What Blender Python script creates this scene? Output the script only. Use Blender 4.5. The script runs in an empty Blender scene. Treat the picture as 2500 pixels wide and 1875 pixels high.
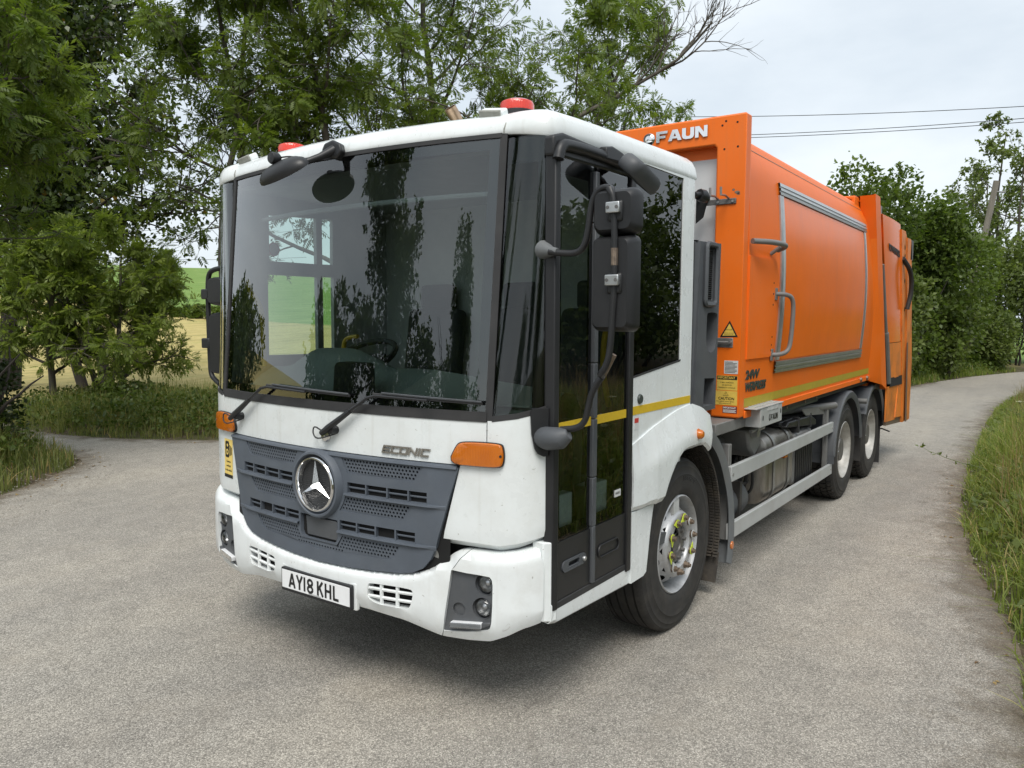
import bpy, math, random
import numpy as np
from mathutils import Vector, Matrix
from mathutils.geometry import delaunay_2d_cdt
R = math.radians
sc = bpy.context.scene
col = sc.collection
random.seed(7)
rng = np.random.default_rng(11)

# ------------------------------------------------------------------ camera
cam_d = bpy.data.cameras.new('camera')
cam = bpy.data.objects.new('camera', cam_d)
col.objects.link(cam)
sc.camera = cam
cam_d.sensor_width = 36.0
cam_d.lens = 36.0 * 1891.46 / 2500.0
cam_d.clip_start = 0.05
cam_d.clip_end = 2000
YAW, PITCH, ROLL = 0.6153, -0.0847, 0.0031
CAM = Vector((-2.6341, -3.0692, 1.9137))
_f = Vector((math.cos(PITCH) * math.cos(YAW), math.cos(PITCH) * math.sin(YAW), math.sin(PITCH)))
_r = _f.cross(Vector((0, 0, 1))).normalized()
_u = _r.cross(_f)
_r2 = math.cos(ROLL) * _r + math.sin(ROLL) * _u
_u2 = -math.sin(ROLL) * _r + math.cos(ROLL) * _u
cam.matrix_world = Matrix(((_r2.x, _u2.x, -_f.x, CAM.x), (_r2.y, _u2.y, -_f.y, CAM.y), (_r2.z, _u2.z, -_f.z, CAM.z), (0, 0, 0, 1)))

# ------------------------------------------------------------------ sky, sun, exposure
SUN = Vector((-0.48, -0.30, 0.82)).normalized()      # towards the sun (thin overcast)
world = bpy.data.worlds.new('World')
sc.world = world
world.use_nodes = True
wn, wl = world.node_tree.nodes, world.node_tree.links
bg = wn['Background']
sky = wn.new('ShaderNodeTexSky')
sky.sky_type = 'NISHITA'
sky.sun_disc = False
sky.sun_elevation = math.asin(SUN.z)
sky.sun_rotation = math.atan2(SUN.x, SUN.y)
sky.dust_density = 3.0
tc = wn.new('ShaderNodeTexCoord')
mp = wn.new('ShaderNodeMapping')
mp.inputs['Scale'].default_value = (1.0, 1.0, 2.6)
nz = wn.new('ShaderNodeTexNoise')
nz.inputs['Scale'].default_value = 2.3
nz.inputs['Detail'].default_value = 7
nz.inputs['Roughness'].default_value = 0.55
cr = wn.new('ShaderNodeValToRGB')
cr.color_ramp.elements[0].position = 0.36
cr.color_ramp.elements[0].color = (4.1, 4.55, 4.95, 1)
cr.color_ramp.elements[1].position = 0.66
cr.color_ramp.elements[1].color = (5.35, 5.7, 5.95, 1)
mx = wn.new('ShaderNodeMixRGB')
mx.inputs['Fac'].default_value = 0.90
wl.new(tc.outputs['Generated'], mp.inputs['Vector'])
wl.new(mp.outputs['Vector'], nz.inputs['Vector'])
wl.new(nz.outputs['Fac'], cr.inputs['Fac'])
wl.new(sky.outputs['Color'], mx.inputs['Color1'])
wl.new(cr.outputs['Color'], mx.inputs['Color2'])
wl.new(mx.outputs['Color'], bg.inputs['Color'])
bg.inputs['Strength'].default_value = 0.10
sun_d = bpy.data.lights.new('sun', 'SUN')
sun_d.energy = 1.5
sun_d.angle = R(28)
sun_d.color = (1.0, 0.96, 0.90)
sun_o = bpy.data.objects.new('sun', sun_d)
col.objects.link(sun_o)
sun_o.rotation_euler = (-SUN).to_track_quat('-Z', 'Y').to_euler()
sc.view_settings.view_transform = 'Standard'
sc.view_settings.look = 'None'
sc.view_settings.gamma = 1.0
sc.view_settings.use_curve_mapping = False
sc.view_settings.exposure = 0.90
sc.render.engine = 'CYCLES'
sc.cycles.use_denoising = True
sc.cycles.max_bounces = 8
sc.cycles.transparent_max_bounces = 12
sc.cycles.caustics_reflective = False
sc.cycles.caustics_refractive = False

# ------------------------------------------------------------------ materials
def nodes_of(m):
    m.use_nodes = True
    return m.node_tree.nodes, m.node_tree.links, m.node_tree.nodes['Principled BSDF']

def pbr(name, c, rough=0.5, metal=0.0, var=0.10, vscale=7.0, dirt=0.0, dcol=(0.16, 0.13, 0.10), dscale=3.0, bump=0.0, bscale=160.0, coat=0.0, spec=0.5, rvar=0.08, stretch=None, specks=0.0, streak=0.0):
    m = bpy.data.materials.new(name)
    n, l, b = nodes_of(m)
    co = n.new('ShaderNodeTexCoord')
    src = co.outputs['Object']
    if stretch:
        mpn = n.new('ShaderNodeMapping')
        mpn.inputs['Scale'].default_value = stretch
        l.new(src, mpn.inputs['Vector'])
        src = mpn.outputs['Vector']
    t = n.new('ShaderNodeTexNoise')
    t.inputs['Scale'].default_value = vscale
    t.inputs['Detail'].default_value = 6
    t.inputs['Roughness'].default_value = 0.62
    l.new(src, t.inputs['Vector'])
    ramp = n.new('ShaderNodeValToRGB')
    ramp.color_ramp.elements[0].position = 0.3
    ramp.color_ramp.elements[1].position = 0.7
    lo, hi = 1 - var, 1 + var
    ramp.color_ramp.elements[0].color = (c[0] * lo, c[1] * lo, c[2] * lo, 1)
    ramp.color_ramp.elements[1].color = (min(1, c[0] * hi), min(1, c[1] * hi), min(1, c[2] * hi), 1)
    l.new(t.outputs['Fac'], ramp.inputs['Fac'])
    out = ramp.outputs['Color']
    if dirt > 0:
        t2 = n.new('ShaderNodeTexNoise')
        t2.inputs['Scale'].default_value = dscale
        t2.inputs['Detail'].default_value = 9
        t2.inputs['Roughness'].default_value = 0.7
        l.new(src, t2.inputs['Vector'])
        r2 = n.new('ShaderNodeValToRGB')
        r2.color_ramp.elements[0].position = 0.46
        r2.color_ramp.elements[0].color = (0, 0, 0, 1)
        r2.color_ramp.elements[1].position = 0.80
        r2.color_ramp.elements[1].color = (dirt, dirt, dirt, 1)
        l.new(t2.outputs['Fac'], r2.inputs['Fac'])
        mxn = n.new('ShaderNodeMixRGB')
        mxn.inputs['Color2'].default_value = (*dcol, 1)
        l.new(r2.outputs['Color'], mxn.inputs['Fac'])
        l.new(out, mxn.inputs['Color1'])
        out = mxn.outputs['Color']
    if specks > 0:
        t4 = n.new('ShaderNodeTexNoise')
        t4.inputs['Scale'].default_value = 60
        t4.inputs['Detail'].default_value = 2
        l.new(src, t4.inputs['Vector'])
        r4 = n.new('ShaderNodeValToRGB')
        r4.color_ramp.elements[0].position = 0.715
        r4.color_ramp.elements[0].color = (0, 0, 0, 1)
        r4.color_ramp.elements[1].position = 0.76
        r4.color_ramp.elements[1].color = (specks, specks, specks, 1)
        l.new(t4.outputs['Fac'], r4.inputs['Fac'])
        m4 = n.new('ShaderNodeMixRGB')
        m4.inputs['Color2'].default_value = (*[v * 0.6 for v in dcol], 1)
        l.new(r4.outputs['Color'], m4.inputs['Fac'])
        l.new(out, m4.inputs['Color1'])
        out = m4.outputs['Color']
    if streak > 0:
        ms = n.new('ShaderNodeMapping')
        ms.inputs['Scale'].default_value = (26, 26, 1.1)
        l.new(co.outputs['Object'], ms.inputs['Vector'])
        t5 = n.new('ShaderNodeTexNoise')
        t5.inputs['Scale'].default_value = 1.0
        t5.inputs['Detail'].default_value = 5
        l.new(ms.outputs['Vector'], t5.inputs['Vector'])
        r5 = n.new('ShaderNodeValToRGB')
        r5.color_ramp.elements[0].position = 0.56
        r5.color_ramp.elements[0].color = (0, 0, 0, 1)
        r5.color_ramp.elements[1].position = 0.78
        r5.color_ramp.elements[1].color = (streak, streak, streak, 1)
        l.new(t5.outputs['Fac'], r5.inputs['Fac'])
        m5 = n.new('ShaderNodeMixRGB')
        m5.inputs['Color2'].default_value = (*dcol, 1)
        l.new(r5.outputs['Color'], m5.inputs['Fac'])
        l.new(out, m5.inputs['Color1'])
        out = m5.outputs['Color']
    l.new(out, b.inputs['Base Color'])
    b.inputs['Metallic'].default_value = metal
    b.inputs['Specular IOR Level'].default_value = spec
    mr = n.new('ShaderNodeMapRange')
    mr.inputs['To Min'].default_value = max(0.02, rough - rvar)
    mr.inputs['To Max'].default_value = min(1, rough + rvar)
    l.new(t.outputs['Fac'], mr.inputs['Value'])
    l.new(mr.outputs['Result'], b.inputs['Roughness'])
    if coat:
        b.inputs['Coat Weight'].default_value = coat
        b.inputs['Coat Roughness'].default_value = 0.06
    if bump:
        t3 = n.new('ShaderNodeTexNoise')
        t3.inputs['Scale'].default_value = bscale
        t3.inputs['Detail'].default_value = 3
        l.new(src, t3.inputs['Vector'])
        bp = n.new('ShaderNodeBump')
        bp.inputs['Strength'].default_value = bump
        bp.inputs['Distance'].default_value = 0.004
        l.new(t3.outputs['Fac'], bp.inputs['Height'])
        l.new(bp.outputs['Normal'], b.inputs['Normal'])
    return m

def glass(name, tint, k=1.7, rough=0.0, ior=1.5):
    m = bpy.data.materials.new(name)
    n, l, b = nodes_of(m)
    n.remove(b)
    tr = n.new('ShaderNodeBsdfTransparent')
    tr.inputs['Color'].default_value = (*tint, 1)
    gl = n.new('ShaderNodeBsdfGlossy')
    gl.inputs['Roughness'].default_value = rough
    fr = n.new('ShaderNodeFresnel')
    fr.inputs['IOR'].default_value = ior
    mu = n.new('ShaderNodeMath')
    mu.operation = 'MULTIPLY'
    mu.inputs[1].default_value = k
    mu.use_clamp = True
    mi = n.new('ShaderNodeMixShader')
    l.new(fr.outputs['Fac'], mu.inputs[0])
    l.new(mu.outputs['Value'], mi.inputs['Fac'])
    l.new(tr.outputs['BSDF'], mi.inputs[1])
    l.new(gl.outputs['BSDF'], mi.inputs[2])
    l.new(mi.outputs['Shader'], n['Material Output'].inputs['Surface'])
    return m

MT = {}
MT['white'] = pbr('white_paint', (0.75, 0.785, 0.785), 0.28, var=0.03, vscale=5, dirt=0.30, dcol=(0.42, 0.40, 0.34), dscale=2.6, coat=0.35, rvar=0.06, specks=0.5, streak=0.22)
MT['white_plastic'] = pbr('white_bumper', (0.74, 0.77, 0.77), 0.36, var=0.03, dirt=0.36, dcol=(0.40, 0.37, 0.31), dscale=4, coat=0.2, specks=0.6, streak=0.15)
MT['orange'] = pbr('orange_paint', (0.82, 0.158, 0.011), 0.44, var=0.06, vscale=2.2, dirt=0.32, dcol=(0.50, 0.17, 0.06), dscale=2.2, spec=0.30, rvar=0.08, bump=0.02, bscale=14, specks=0.35, streak=0.20)
MT['orange_pn'] = pbr('glossy_orange_panel', (0.84, 0.165, 0.011), 0.24, var=0.05, vscale=1.6, dirt=0.25, dcol=(0.52, 0.15, 0.05), dscale=2.0, spec=0.22, rvar=0.06, bump=0.03, bscale=3.5, streak=0.30)
MT['orange_scuff'] = pbr('scuffed_orange_paint', (0.78, 0.23, 0.035), 0.42, var=0.10, vscale=4, dirt=0.75, dcol=(0.09, 0.055, 0.04), dscale=3.2, bump=0.05, bscale=9)
MT['grille'] = pbr('blue_grey_plastic', (0.085, 0.100, 0.122), 0.55, var=0.10, vscale=5, dirt=0.25, dcol=(0.16, 0.17, 0.18), bump=0.05, bscale=400)
MT['grey_pl'] = pbr('dark_grey_plastic', (0.070, 0.076, 0.084), 0.55, var=0.12, dirt=0.30, dcol=(0.16, 0.15, 0.135), bump=0.06, bscale=350)
MT['fender'] = pbr('grey_mudguard_plastic', (0.125, 0.135, 0.142), 0.52, var=0.10, dirt=0.4, dcol=(0.20, 0.18, 0.15), bump=0.05, bscale=300)
MT['black_pl'] = pbr('black_plastic', (0.013, 0.0135, 0.015), 0.45, var=0.15, dirt=0.18, dcol=(0.05, 0.047, 0.045), bump=0.05, bscale=350)
MT['black_gl'] = pbr('black_gloss', (0.010, 0.010, 0.011), 0.10, var=0.1, rvar=0.04)
MT['rubber'] = pbr('black_rubber', (0.024, 0.024, 0.025), 0.66, var=0.2, dirt=0.3, dcol=(0.09, 0.085, 0.08))
MT['tyre'] = pbr('tyre_rubber', (0.030, 0.029, 0.028), 0.74, var=0.2, vscale=11, dirt=0.55, dcol=(0.095, 0.085, 0.072), dscale=7, bump=0.08, bscale=220, spec=0.35)
MT['liner'] = pbr('muddy_arch_liner', (0.045, 0.040, 0.034), 0.9, var=0.3, dirt=0.8, dcol=(0.13, 0.105, 0.075), dscale=8, bump=0.3, bscale=120)
MT['rim'] = pbr('silver_wheel_paint', (0.46, 0.47, 0.48), 0.42, metal=0.35, var=0.14, vscale=9, dirt=0.75, dcol=(0.17, 0.14, 0.11), dscale=7)
MT['rim2'] = pbr('worn_silver_wheel', (0.44, 0.43, 0.40), 0.48, metal=0.3, var=0.22, vscale=12, dirt=0.7, dcol=(0.23, 0.20, 0.16), dscale=9, bump=0.1, bscale=70)
MT['hub'] = pbr('greasy_hub_steel', (0.16, 0.155, 0.15), 0.5, metal=0.5, var=0.25, vscale=30, dirt=0.6, dcol=(0.07, 0.06, 0.05), dscale=14)
MT['nut'] = pbr('rusty_nut', (0.22, 0.17, 0.13), 0.55, metal=0.6, var=0.3, vscale=60)
MT['chrome'] = pbr('chrome', (0.78, 0.78, 0.78), 0.09, metal=1.0, var=0.04, rvar=0.04)
MT['dark_chrome'] = pbr('dark_chrome', (0.42, 0.40, 0.37), 0.24, metal=0.9, var=0.15, vscale=30)
MT['steel'] = pbr('galvanised_steel', (0.36, 0.36, 0.35), 0.45, metal=0.75, var=0.16, vscale=14, dirt=0.4, dcol=(0.16, 0.14, 0.12))
MT['alu'] = pbr('brushed_aluminium', (0.55, 0.56, 0.56), 0.34, metal=0.85, var=0.10, vscale=20, dirt=0.3, dcol=(0.25, 0.24, 0.22))
MT['guard'] = pbr('grey_painted_guard', (0.40, 0.415, 0.41), 0.42, var=0.06, dirt=0.35, dcol=(0.22, 0.19, 0.16), dscale=3)
MT['tank'] = pbr('stained_tank_steel', (0.34, 0.32, 0.29), 0.36, metal=0.8, var=0.25, vscale=4, dirt=0.85, dcol=(0.10, 0.075, 0.05), dscale=2.5, stretch=(4, 4, 1))
MT['chassis'] = pbr('oily_chassis', (0.030, 0.029, 0.028), 0.6, var=0.3, dirt=0.5, dcol=(0.07, 0.06, 0.05))
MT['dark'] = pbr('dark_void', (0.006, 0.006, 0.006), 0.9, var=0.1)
MT['greybody'] = pbr('grey_subframe_paint', (0.17, 0.17, 0.165), 0.5, var=0.12, dirt=0.6, dcol=(0.11, 0.10, 0.09), dscale=5)
MT['green_dk'] = pbr('dark_green_paint', (0.030, 0.045, 0.038), 0.5, var=0.2, dirt=0.5, dcol=(0.10, 0.09, 0.08))
MT['yellow'] = pbr('yellow_reflective_tape', (0.62, 0.42, 0.025), 0.45, var=0.08, vscale=60)
MT['yellow_dull'] = pbr('faded_yellow_tape', (0.42, 0.33, 0.03), 0.55, var=0.10, vscale=20, dirt=0.3, dcol=(0.30, 0.20, 0.04))
MT['yellow_paint'] = pbr('yellow_handrail_paint', (0.72, 0.45, 0.03), 0.4)
MT['lime'] = pbr('lime_plastic', (0.60, 0.72, 0.05), 0.5, var=0.15, dirt=0.4, dcol=(0.3, 0.3, 0.1), dscale=20)
MT['sticker_y'] = pbr('yellow_label', (0.72, 0.50, 0.09), 0.5, dirt=0.35, dcol=(0.30, 0.24, 0.12), dscale=12)
MT['sticker_cam'] = pbr('pale_yellow_label', (0.80, 0.60, 0.17), 0.5, dirt=0.2, dscale=10)
MT['sticker_w'] = pbr('white_label', (0.62, 0.63, 0.62), 0.5, dirt=0.4, dcol=(0.3, 0.3, 0.28), dscale=14)
MT['sticker_r'] = pbr('maroon_label', (0.14, 0.03, 0.03), 0.5, dirt=0.3, dscale=14)
MT['ink'] = pbr('black_ink', (0.012, 0.012, 0.012), 0.5)
MT['ink_w'] = pbr('white_ink', (0.75, 0.75, 0.74), 0.5)
MT['red_ink'] = pbr('red_ink', (0.55, 0.05, 0.04), 0.5)
MT['plate'] = pbr('white_number_plate', (0.80, 0.81, 0.82), 0.22, var=0.02, dirt=0.1)
MT['wall_in'] = pbr('grey_cab_lining', (0.48, 0.49, 0.48), 0.7, var=0.06)
MT['dash'] = pbr('green_grey_dash', (0.32, 0.38, 0.355), 0.6, var=0.06, bump=0.05, bscale=300)
MT['dash_lt'] = pbr('pale_green_grey_shelf', (0.40, 0.44, 0.40), 0.6, var=0.06)
MT['seat'] = pbr('dark_seat_fabric', (0.035, 0.037, 0.042), 0.9, var=0.2, bump=0.1, bscale=200)
MT['whitepanel'] = pbr('pale_grey_panel', (0.56, 0.57, 0.57), 0.4, var=0.04, dirt=0.25, dcol=(0.35, 0.34, 0.33))
MT['copper'] = pbr('browned_exhaust_steel', (0.50, 0.36, 0.24), 0.32, metal=0.85, var=0.2, vscale=18)
MT['lampgrey'] = pbr('weathered_lamp_lens', (0.30, 0.30, 0.27), 0.5, var=0.25, vscale=40, dirt=0.5, dcol=(0.10, 0.10, 0.08), dscale=20)
MT['lensclear'] = glass('clear_lens', (0.92, 0.93, 0.94), 1.6)
MT['wind'] = glass('windscreen_glass', (0.70, 0.80, 0.77), 2.9)
MT['door_gl'] = glass('dark_tinted_glass', (0.62, 0.70, 0.67), 1.7)
MT['black_gls'] = glass('black_tinted_glass', (0.05, 0.055, 0.055), 1.5)
MT['far_gl'] = glass('side_glass', (0.72, 0.84, 0.79), 0.9)

def lens(name, c, trans=0.25, rough=0.18):
    m = bpy.data.materials.new(name)
    n, l, b = nodes_of(m)
    b.inputs['Base Color'].default_value = (*c, 1)
    b.inputs['Roughness'].default_value = rough
    b.inputs['Coat Weight'].default_value = 0.6
    co = n.new('ShaderNodeTexCoord')
    w = n.new('ShaderNodeTexWave')
    w.bands_direction = 'Y'
    w.inputs['Scale'].default_value = 40
    w.inputs['Distortion'].default_value = 0
    bp = n.new('ShaderNodeBump')
    bp.inputs['Strength'].default_value = 0.35
    bp.inputs['Distance'].default_value = 0.003
    l.new(co.outputs['Object'], w.inputs['Vector'])
    l.new(w.outputs['Fac'], bp.inputs['Height'])
    l.new(bp.outputs['Normal'], b.inputs['Normal'])
    t = n.new('ShaderNodeTexNoise')
    t.inputs['Scale'].default_value = 9
    l.new(co.outputs['Object'], t.inputs['Vector'])
    mxn = n.new('ShaderNodeMixRGB')
    mxn.inputs['Color1'].default_value = (c[0] * 0.7, c[1] * 0.55, c[2] * 0.5, 1)
    mxn.inputs['Color2'].default_value = (*c, 1)
    l.new(t.outputs['Fac'], mxn.inputs['Fac'])
    l.new(mxn.outputs['Color'], b.inputs['Base Color'])
    return m
MT['amber'] = lens('amber_lens', (0.62, 0.17, 0.006))
MT['red_lens'] = lens('red_beacon_lens', (0.75, 0.045, 0.02))

# ------------------------------------------------------------------ mesh helpers
def link(o, parent=None):
    col.objects.link(o)
    if parent is not None:
        o.parent = parent
    return o

def empty(name, loc=(0, 0, 0)):
    o = bpy.data.objects.new(name, None)
    o.location = loc
    o.empty_display_size = 0.2
    return link(o)

def tag(o, label=None, cat=None, group=None, kind=None):
    if label: o['label'] = label
    if cat: o['category'] = cat
    if group: o['group'] = group
    if kind: o['kind'] = kind
    return o

def finish(me, mat, angle=38, smooth=True):
    if mat is not None:
        me.materials.append(mat if not isinstance(mat, str) else MT[mat])
    if smooth:
        me.polygons.foreach_set('use_smooth', [True] * len(me.polygons))
        me.set_sharp_from_angle(angle=R(angle))
    me.update()

class MB:
    def __init__(s):
        s.v, s.f = [], []
    def add(s, vs, fs):
        o = len(s.v)
        s.v += [tuple(map(float, p)) for p in vs]
        s.f += [tuple(i + o for i in q) for q in fs]
        return s
    def box(s, c, d, M=None):
        x, y, z = d[0] / 2, d[1] / 2, d[2] / 2
        vs = [Vector((a, b, e)) for e in (-z, z) for b in (-y, y) for a in (-x, x)]
        if M is not None: vs = [M @ p for p in vs]
        vs = [p + Vector(c) for p in vs]
        return s.add(vs, [(0, 2, 3, 1), (4, 5, 7, 6), (0, 1, 5, 4), (2, 6, 7, 3), (0, 4, 6, 2), (1, 3, 7, 5)])
    def bb(s, x0, x1, y0, y1, z0, z1):
        return s.box(((x0 + x1) / 2, (y0 + y1) / 2, (z0 + z1) / 2), (abs(x1 - x0), abs(y1 - y0), abs(z1 - z0)))
    def prism(s, poly, fa, fb):
        """poly: list of 2D points; fa, fb map a 2D point to the two end planes"""
        n = len(poly)
        vs = [fa(*p) for p in poly] + [fb(*p) for p in poly]
        fs = [tuple(range(n))[::-1], tuple(range(n, 2 * n))] + [(i, (i + 1) % n, n + (i + 1) % n, n + i) for i in range(n)]
        return s.add(vs, fs)
    def tube(s, pts, r, n=8, cap=True):
        pts = [Vector(p) for p in pts]
        k = len(pts)
        rs = r if isinstance(r, (list, tuple)) else [r] * k
        up = None
        rings = []
        for i, p in enumerate(pts):
            t = (pts[min(i + 1, k - 1)] - pts[max(i - 1, 0)]).normalized()
            if up is None:
                up = t.orthogonal().normalized()
            else:
                up = (up - t * up.dot(t))
                up = up.normalized() if up.length > 1e-6 else t.orthogonal().normalized()
            b = t.cross(up)
            rings.append([p + (up * math.cos(2 * math.pi * j / n) + b * math.sin(2 * math.pi * j / n)) * rs[i] for j in range(n)])
        vs = [q for rg in rings for q in rg]
        fs = [(i * n + j, i * n + (j + 1) % n, (i + 1) * n + (j + 1) % n, (i + 1) * n + j) for i in range(k - 1) for j in range(n)]
        if cap: fs += [tuple(range(n))[::-1], tuple(range((k - 1) * n, k * n))]
        return s.add(vs, fs)
    def cyl(s, p0, p1, r0, r1=None, n=16, cap=True):
        return s.tube([p0, p1], [r0, r0 if r1 is None else r1], n, cap)
    def lathe(s, prof, o, ax='y', n=48, sgn=1, closed=False):
        """prof: (radius, offset along axis)"""
        k = len(prof)
        vs = []
        for (r, h) in prof:
            for j in range(n):
                a = 2 * math.pi * j / n
                c, e = r * math.cos(a), r * math.sin(a)
                if ax == 'y': vs.append((o[0] + c, o[1] + h * sgn, o[2] + e))
                elif ax == 'x': vs.append((o[0] + h * sgn, o[1] + c, o[2] + e))
                else: vs.append((o[0] + c, o[1] + e, o[2] + h * sgn))
        m = k if closed else k - 1
        fs = [(i * n + j, i * n + (j + 1) % n, ((i + 1) % k) * n + (j + 1) % n, ((i + 1) % k) * n + j) for i in range(m) for j in range(n)]
        return s.add(vs, fs)
    def disc(s, o, r, ax='y', n=24):
        vs = []
        for j in range(n):
            a = 2 * math.pi * j / n
            c, e = r * math.cos(a), r * math.sin(a)
            vs.append((o[0] + c, o[1], o[2] + e) if ax == 'y' else (o[0], o[1] + c, o[2] + e) if ax == 'x' else (o[0] + c, o[1] + e, o[2]))
        return s.add(vs, [tuple(range(n))])
    def grid(s, P):
        h, w = len(P), len(P[0])
        vs = [q for row in P for q in row]
        return s.add(vs, [(i * w + j, i * w + j + 1, (i + 1) * w + j + 1, (i + 1) * w + j) for i in range(h - 1) for j in range(w - 1)])
    def build(s, name, mat, parent=None, bevel=0.0, seg=2, solid=0.0, smooth=True, angle=38, label=None):
        me = bpy.data.meshes.new(name)
        me.from_pydata(s.v, [], s.f)
        finish(me, mat, angle, smooth)
        o = bpy.data.objects.new(name, me)
        link(o, parent)
        if solid:
            md = o.modifiers.new('solid', 'SOLIDIFY')
            md.thickness = solid
            md.offset = 0
            es = o.modifiers.new('edges', 'EDGE_SPLIT')
            es.split_angle = R(40)
        if bevel:
            md = o.modifiers.new('bevel', 'BEVEL')
            md.width = bevel
            md.segments = seg
            md.limit_method = 'ANGLE'
            md.angle_limit = R(35)
            md.harden_normals = False
        if label: o['label'] = label
        return o

def fastmesh(name, V, F, mat, tint=None, smooth=False):
    """V (n,3) float, F (m,k) int faces of equal size; tint: per-face value stored as a face attribute"""
    me = bpy.data.meshes.new(name)
    V = np.ascontiguousarray(V, dtype=np.float32)
    F = np.ascontiguousarray(F, dtype=np.int32)
    m, k = F.shape
    me.vertices.add(len(V))
    me.vertices.foreach_set('co', V.ravel())
    me.loops.add(m * k)
    me.loops.foreach_set('vertex_index', F.ravel())
    me.polygons.add(m)
    me.polygons.foreach_set('loop_start', np.arange(0, m * k, k, dtype=np.int32))
    me.polygons.foreach_set('loop_total', np.full(m, k, dtype=np.int32))
    if smooth: me.polygons.foreach_set('use_smooth', np.ones(m, dtype=bool))
    me.update(calc_edges=True)
    if tint is not None:
        at = me.attributes.new('tint', 'FLOAT', 'FACE')
        at.data.foreach_set('value', np.ascontiguousarray(tint, dtype=np.float32))
    me.materials.append(mat if not isinstance(mat, str) else MT[mat])
    return me

def cdt(outer, holes=(), extra=()):
    """triangulate a polygon with holes -> verts2d, tris"""
    vs, es = [], []
    for loop in [outer, *holes]:
        o = len(vs)
        vs += [Vector((p[0], p[1])) for p in loop]
        es += [(o + i, o + (i + 1) % len(loop)) for i in range(len(loop))]
    vs += [Vector((p[0], p[1])) for p in extra]
    v2, e2, f2, *_ = delaunay_2d_cdt(vs, es, [], 0, 1e-6)
    P = np.array([(p.x, p.y) for p in v2])
    T = np.array([f for f in f2 if len(f) == 3])
    c = P[T].mean(axis=1)
    keep = pip(outer, c)
    for h in holes:
        hx, hy = [q[0] for q in h], [q[1] for q in h]
        m = (c[:, 0] > min(hx)) & (c[:, 0] < max(hx)) & (c[:, 1] > min(hy)) & (c[:, 1] < max(hy))
        i = np.nonzero(m)[0]
        if len(i): keep[i] &= ~pip(h, c[i])
    T = T[keep]
    a = P[T]
    ar = (a[:, 1, 0] - a[:, 0, 0]) * (a[:, 2, 1] - a[:, 0, 1]) - (a[:, 2, 0] - a[:, 0, 0]) * (a[:, 1, 1] - a[:, 0, 1])
    T[ar < 0] = T[ar < 0][:, ::-1]
    return [tuple(p) for p in P.tolist()], [tuple(t) for t in T.tolist()]

def pip(poly, pts):
    """point in polygon, vectorised"""
    q = np.asarray(poly, float)
    x, y = pts[:, 0], pts[:, 1]
    c = np.zeros(len(pts), bool)
    for i in range(len(q)):
        x1, y1 = q[i]; x2, y2 = q[i - 1]
        if y1 == y2: continue
        m = (y1 > y) != (y2 > y)
        c ^= m & (x < (x2 - x1) * (y - y1) / (y2 - y1) + x1)
    return c

def plate(name, mat, parent, outer, mapf, depth, holes=(), extra=(), angle=38, flip=False, back=False):
    """a plate with openings: mapf(u, v, d) gives the 3D point at depth d behind the front face"""
    v2, fs = cdt(outer, holes, extra)
    n = len(v2)
    cnt = {}
    for f in fs:
        for i in range(len(f)):
            a, b = f[i], f[(i + 1) % len(f)]
            cnt.setdefault((min(a, b), max(a, b)), []).append((a, b))
    bound = [e[0] for e in cnt.values() if len(e) == 1]
    vs = [mapf(u, v, 0.0) for u, v in v2] + [mapf(u, v, depth) for u, v in v2]
    out = [f if not flip else f[::-1] for f in fs]
    for a, b in bound:
        q = (b, a, a + n, b + n)
        out.append(q if not flip else q[::-1])
    if back: out += [tuple(i + n for i in (f[::-1] if not flip else f)) for f in fs]
    used = sorted({i for f in out for i in f})
    rm = {i: k for k, i in enumerate(used)}
    mb = MB()
    mb.add([vs[i] for i in used], [tuple(rm[i] for i in f) for f in out])
    return mb.build(name, mat, parent, angle=angle)

def rrect(x0, x1, y0, y1, r, n=4):
    """rounded rectangle, counter clockwise"""
    out = []
    for cx, cy, a0 in ((x1 - r, y0 + r, -90), (x1 - r, y1 - r, 0), (x0 + r, y1 - r, 90), (x0 + r, y0 + r, 180)):
        for i in range(n + 1):
            a = R(a0 + 90 * i / n)
            out.append((cx + r * math.cos(a), cy + r * math.sin(a)))
    return out

def circ(cx, cy, r, n=24, ry=None):
    return [(cx + r * math.cos(2 * math.pi * i / n), cy + (ry or r) * math.sin(2 * math.pi * i / n)) for i in range(n)]

def smooth_loop(pts, it=2, closed=True):
    for _ in range(it):
        q = []
        n = len(pts)
        for i in range(n if closed else n - 1):
            a, b = pts[i], pts[(i + 1) % n]
            q += [tuple(0.75 * x + 0.25 * y for x, y in zip(a, b)), tuple(0.25 * x + 0.75 * y for x, y in zip(a, b))]
        pts = q if closed else [pts[0]] + q + [pts[-1]]
    return pts

def smooth_path(pts, it=2):
    return smooth_loop([tuple(p) for p in pts], it, closed=False)

def text_mesh(s, size, extrude=0.0, offset=0.0, align='LEFT', spacing=1.0):
    cu = bpy.data.curves.new('t', 'FONT')
    cu.body = s
    cu.size = size
    cu.extrude = extrude
    cu.offset = offset
    cu.align_x = align
    cu.space_character = spacing
    cu.resolution_u = 3
    o = bpy.data.objects.new('t', cu)
    col.objects.link(o)
    bpy.context.view_layer.update()
    me = bpy.data.meshes.new_from_object(o.evaluated_get(bpy.context.evaluated_depsgraph_get()))
    bpy.data.objects.remove(o)
    return me

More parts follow.
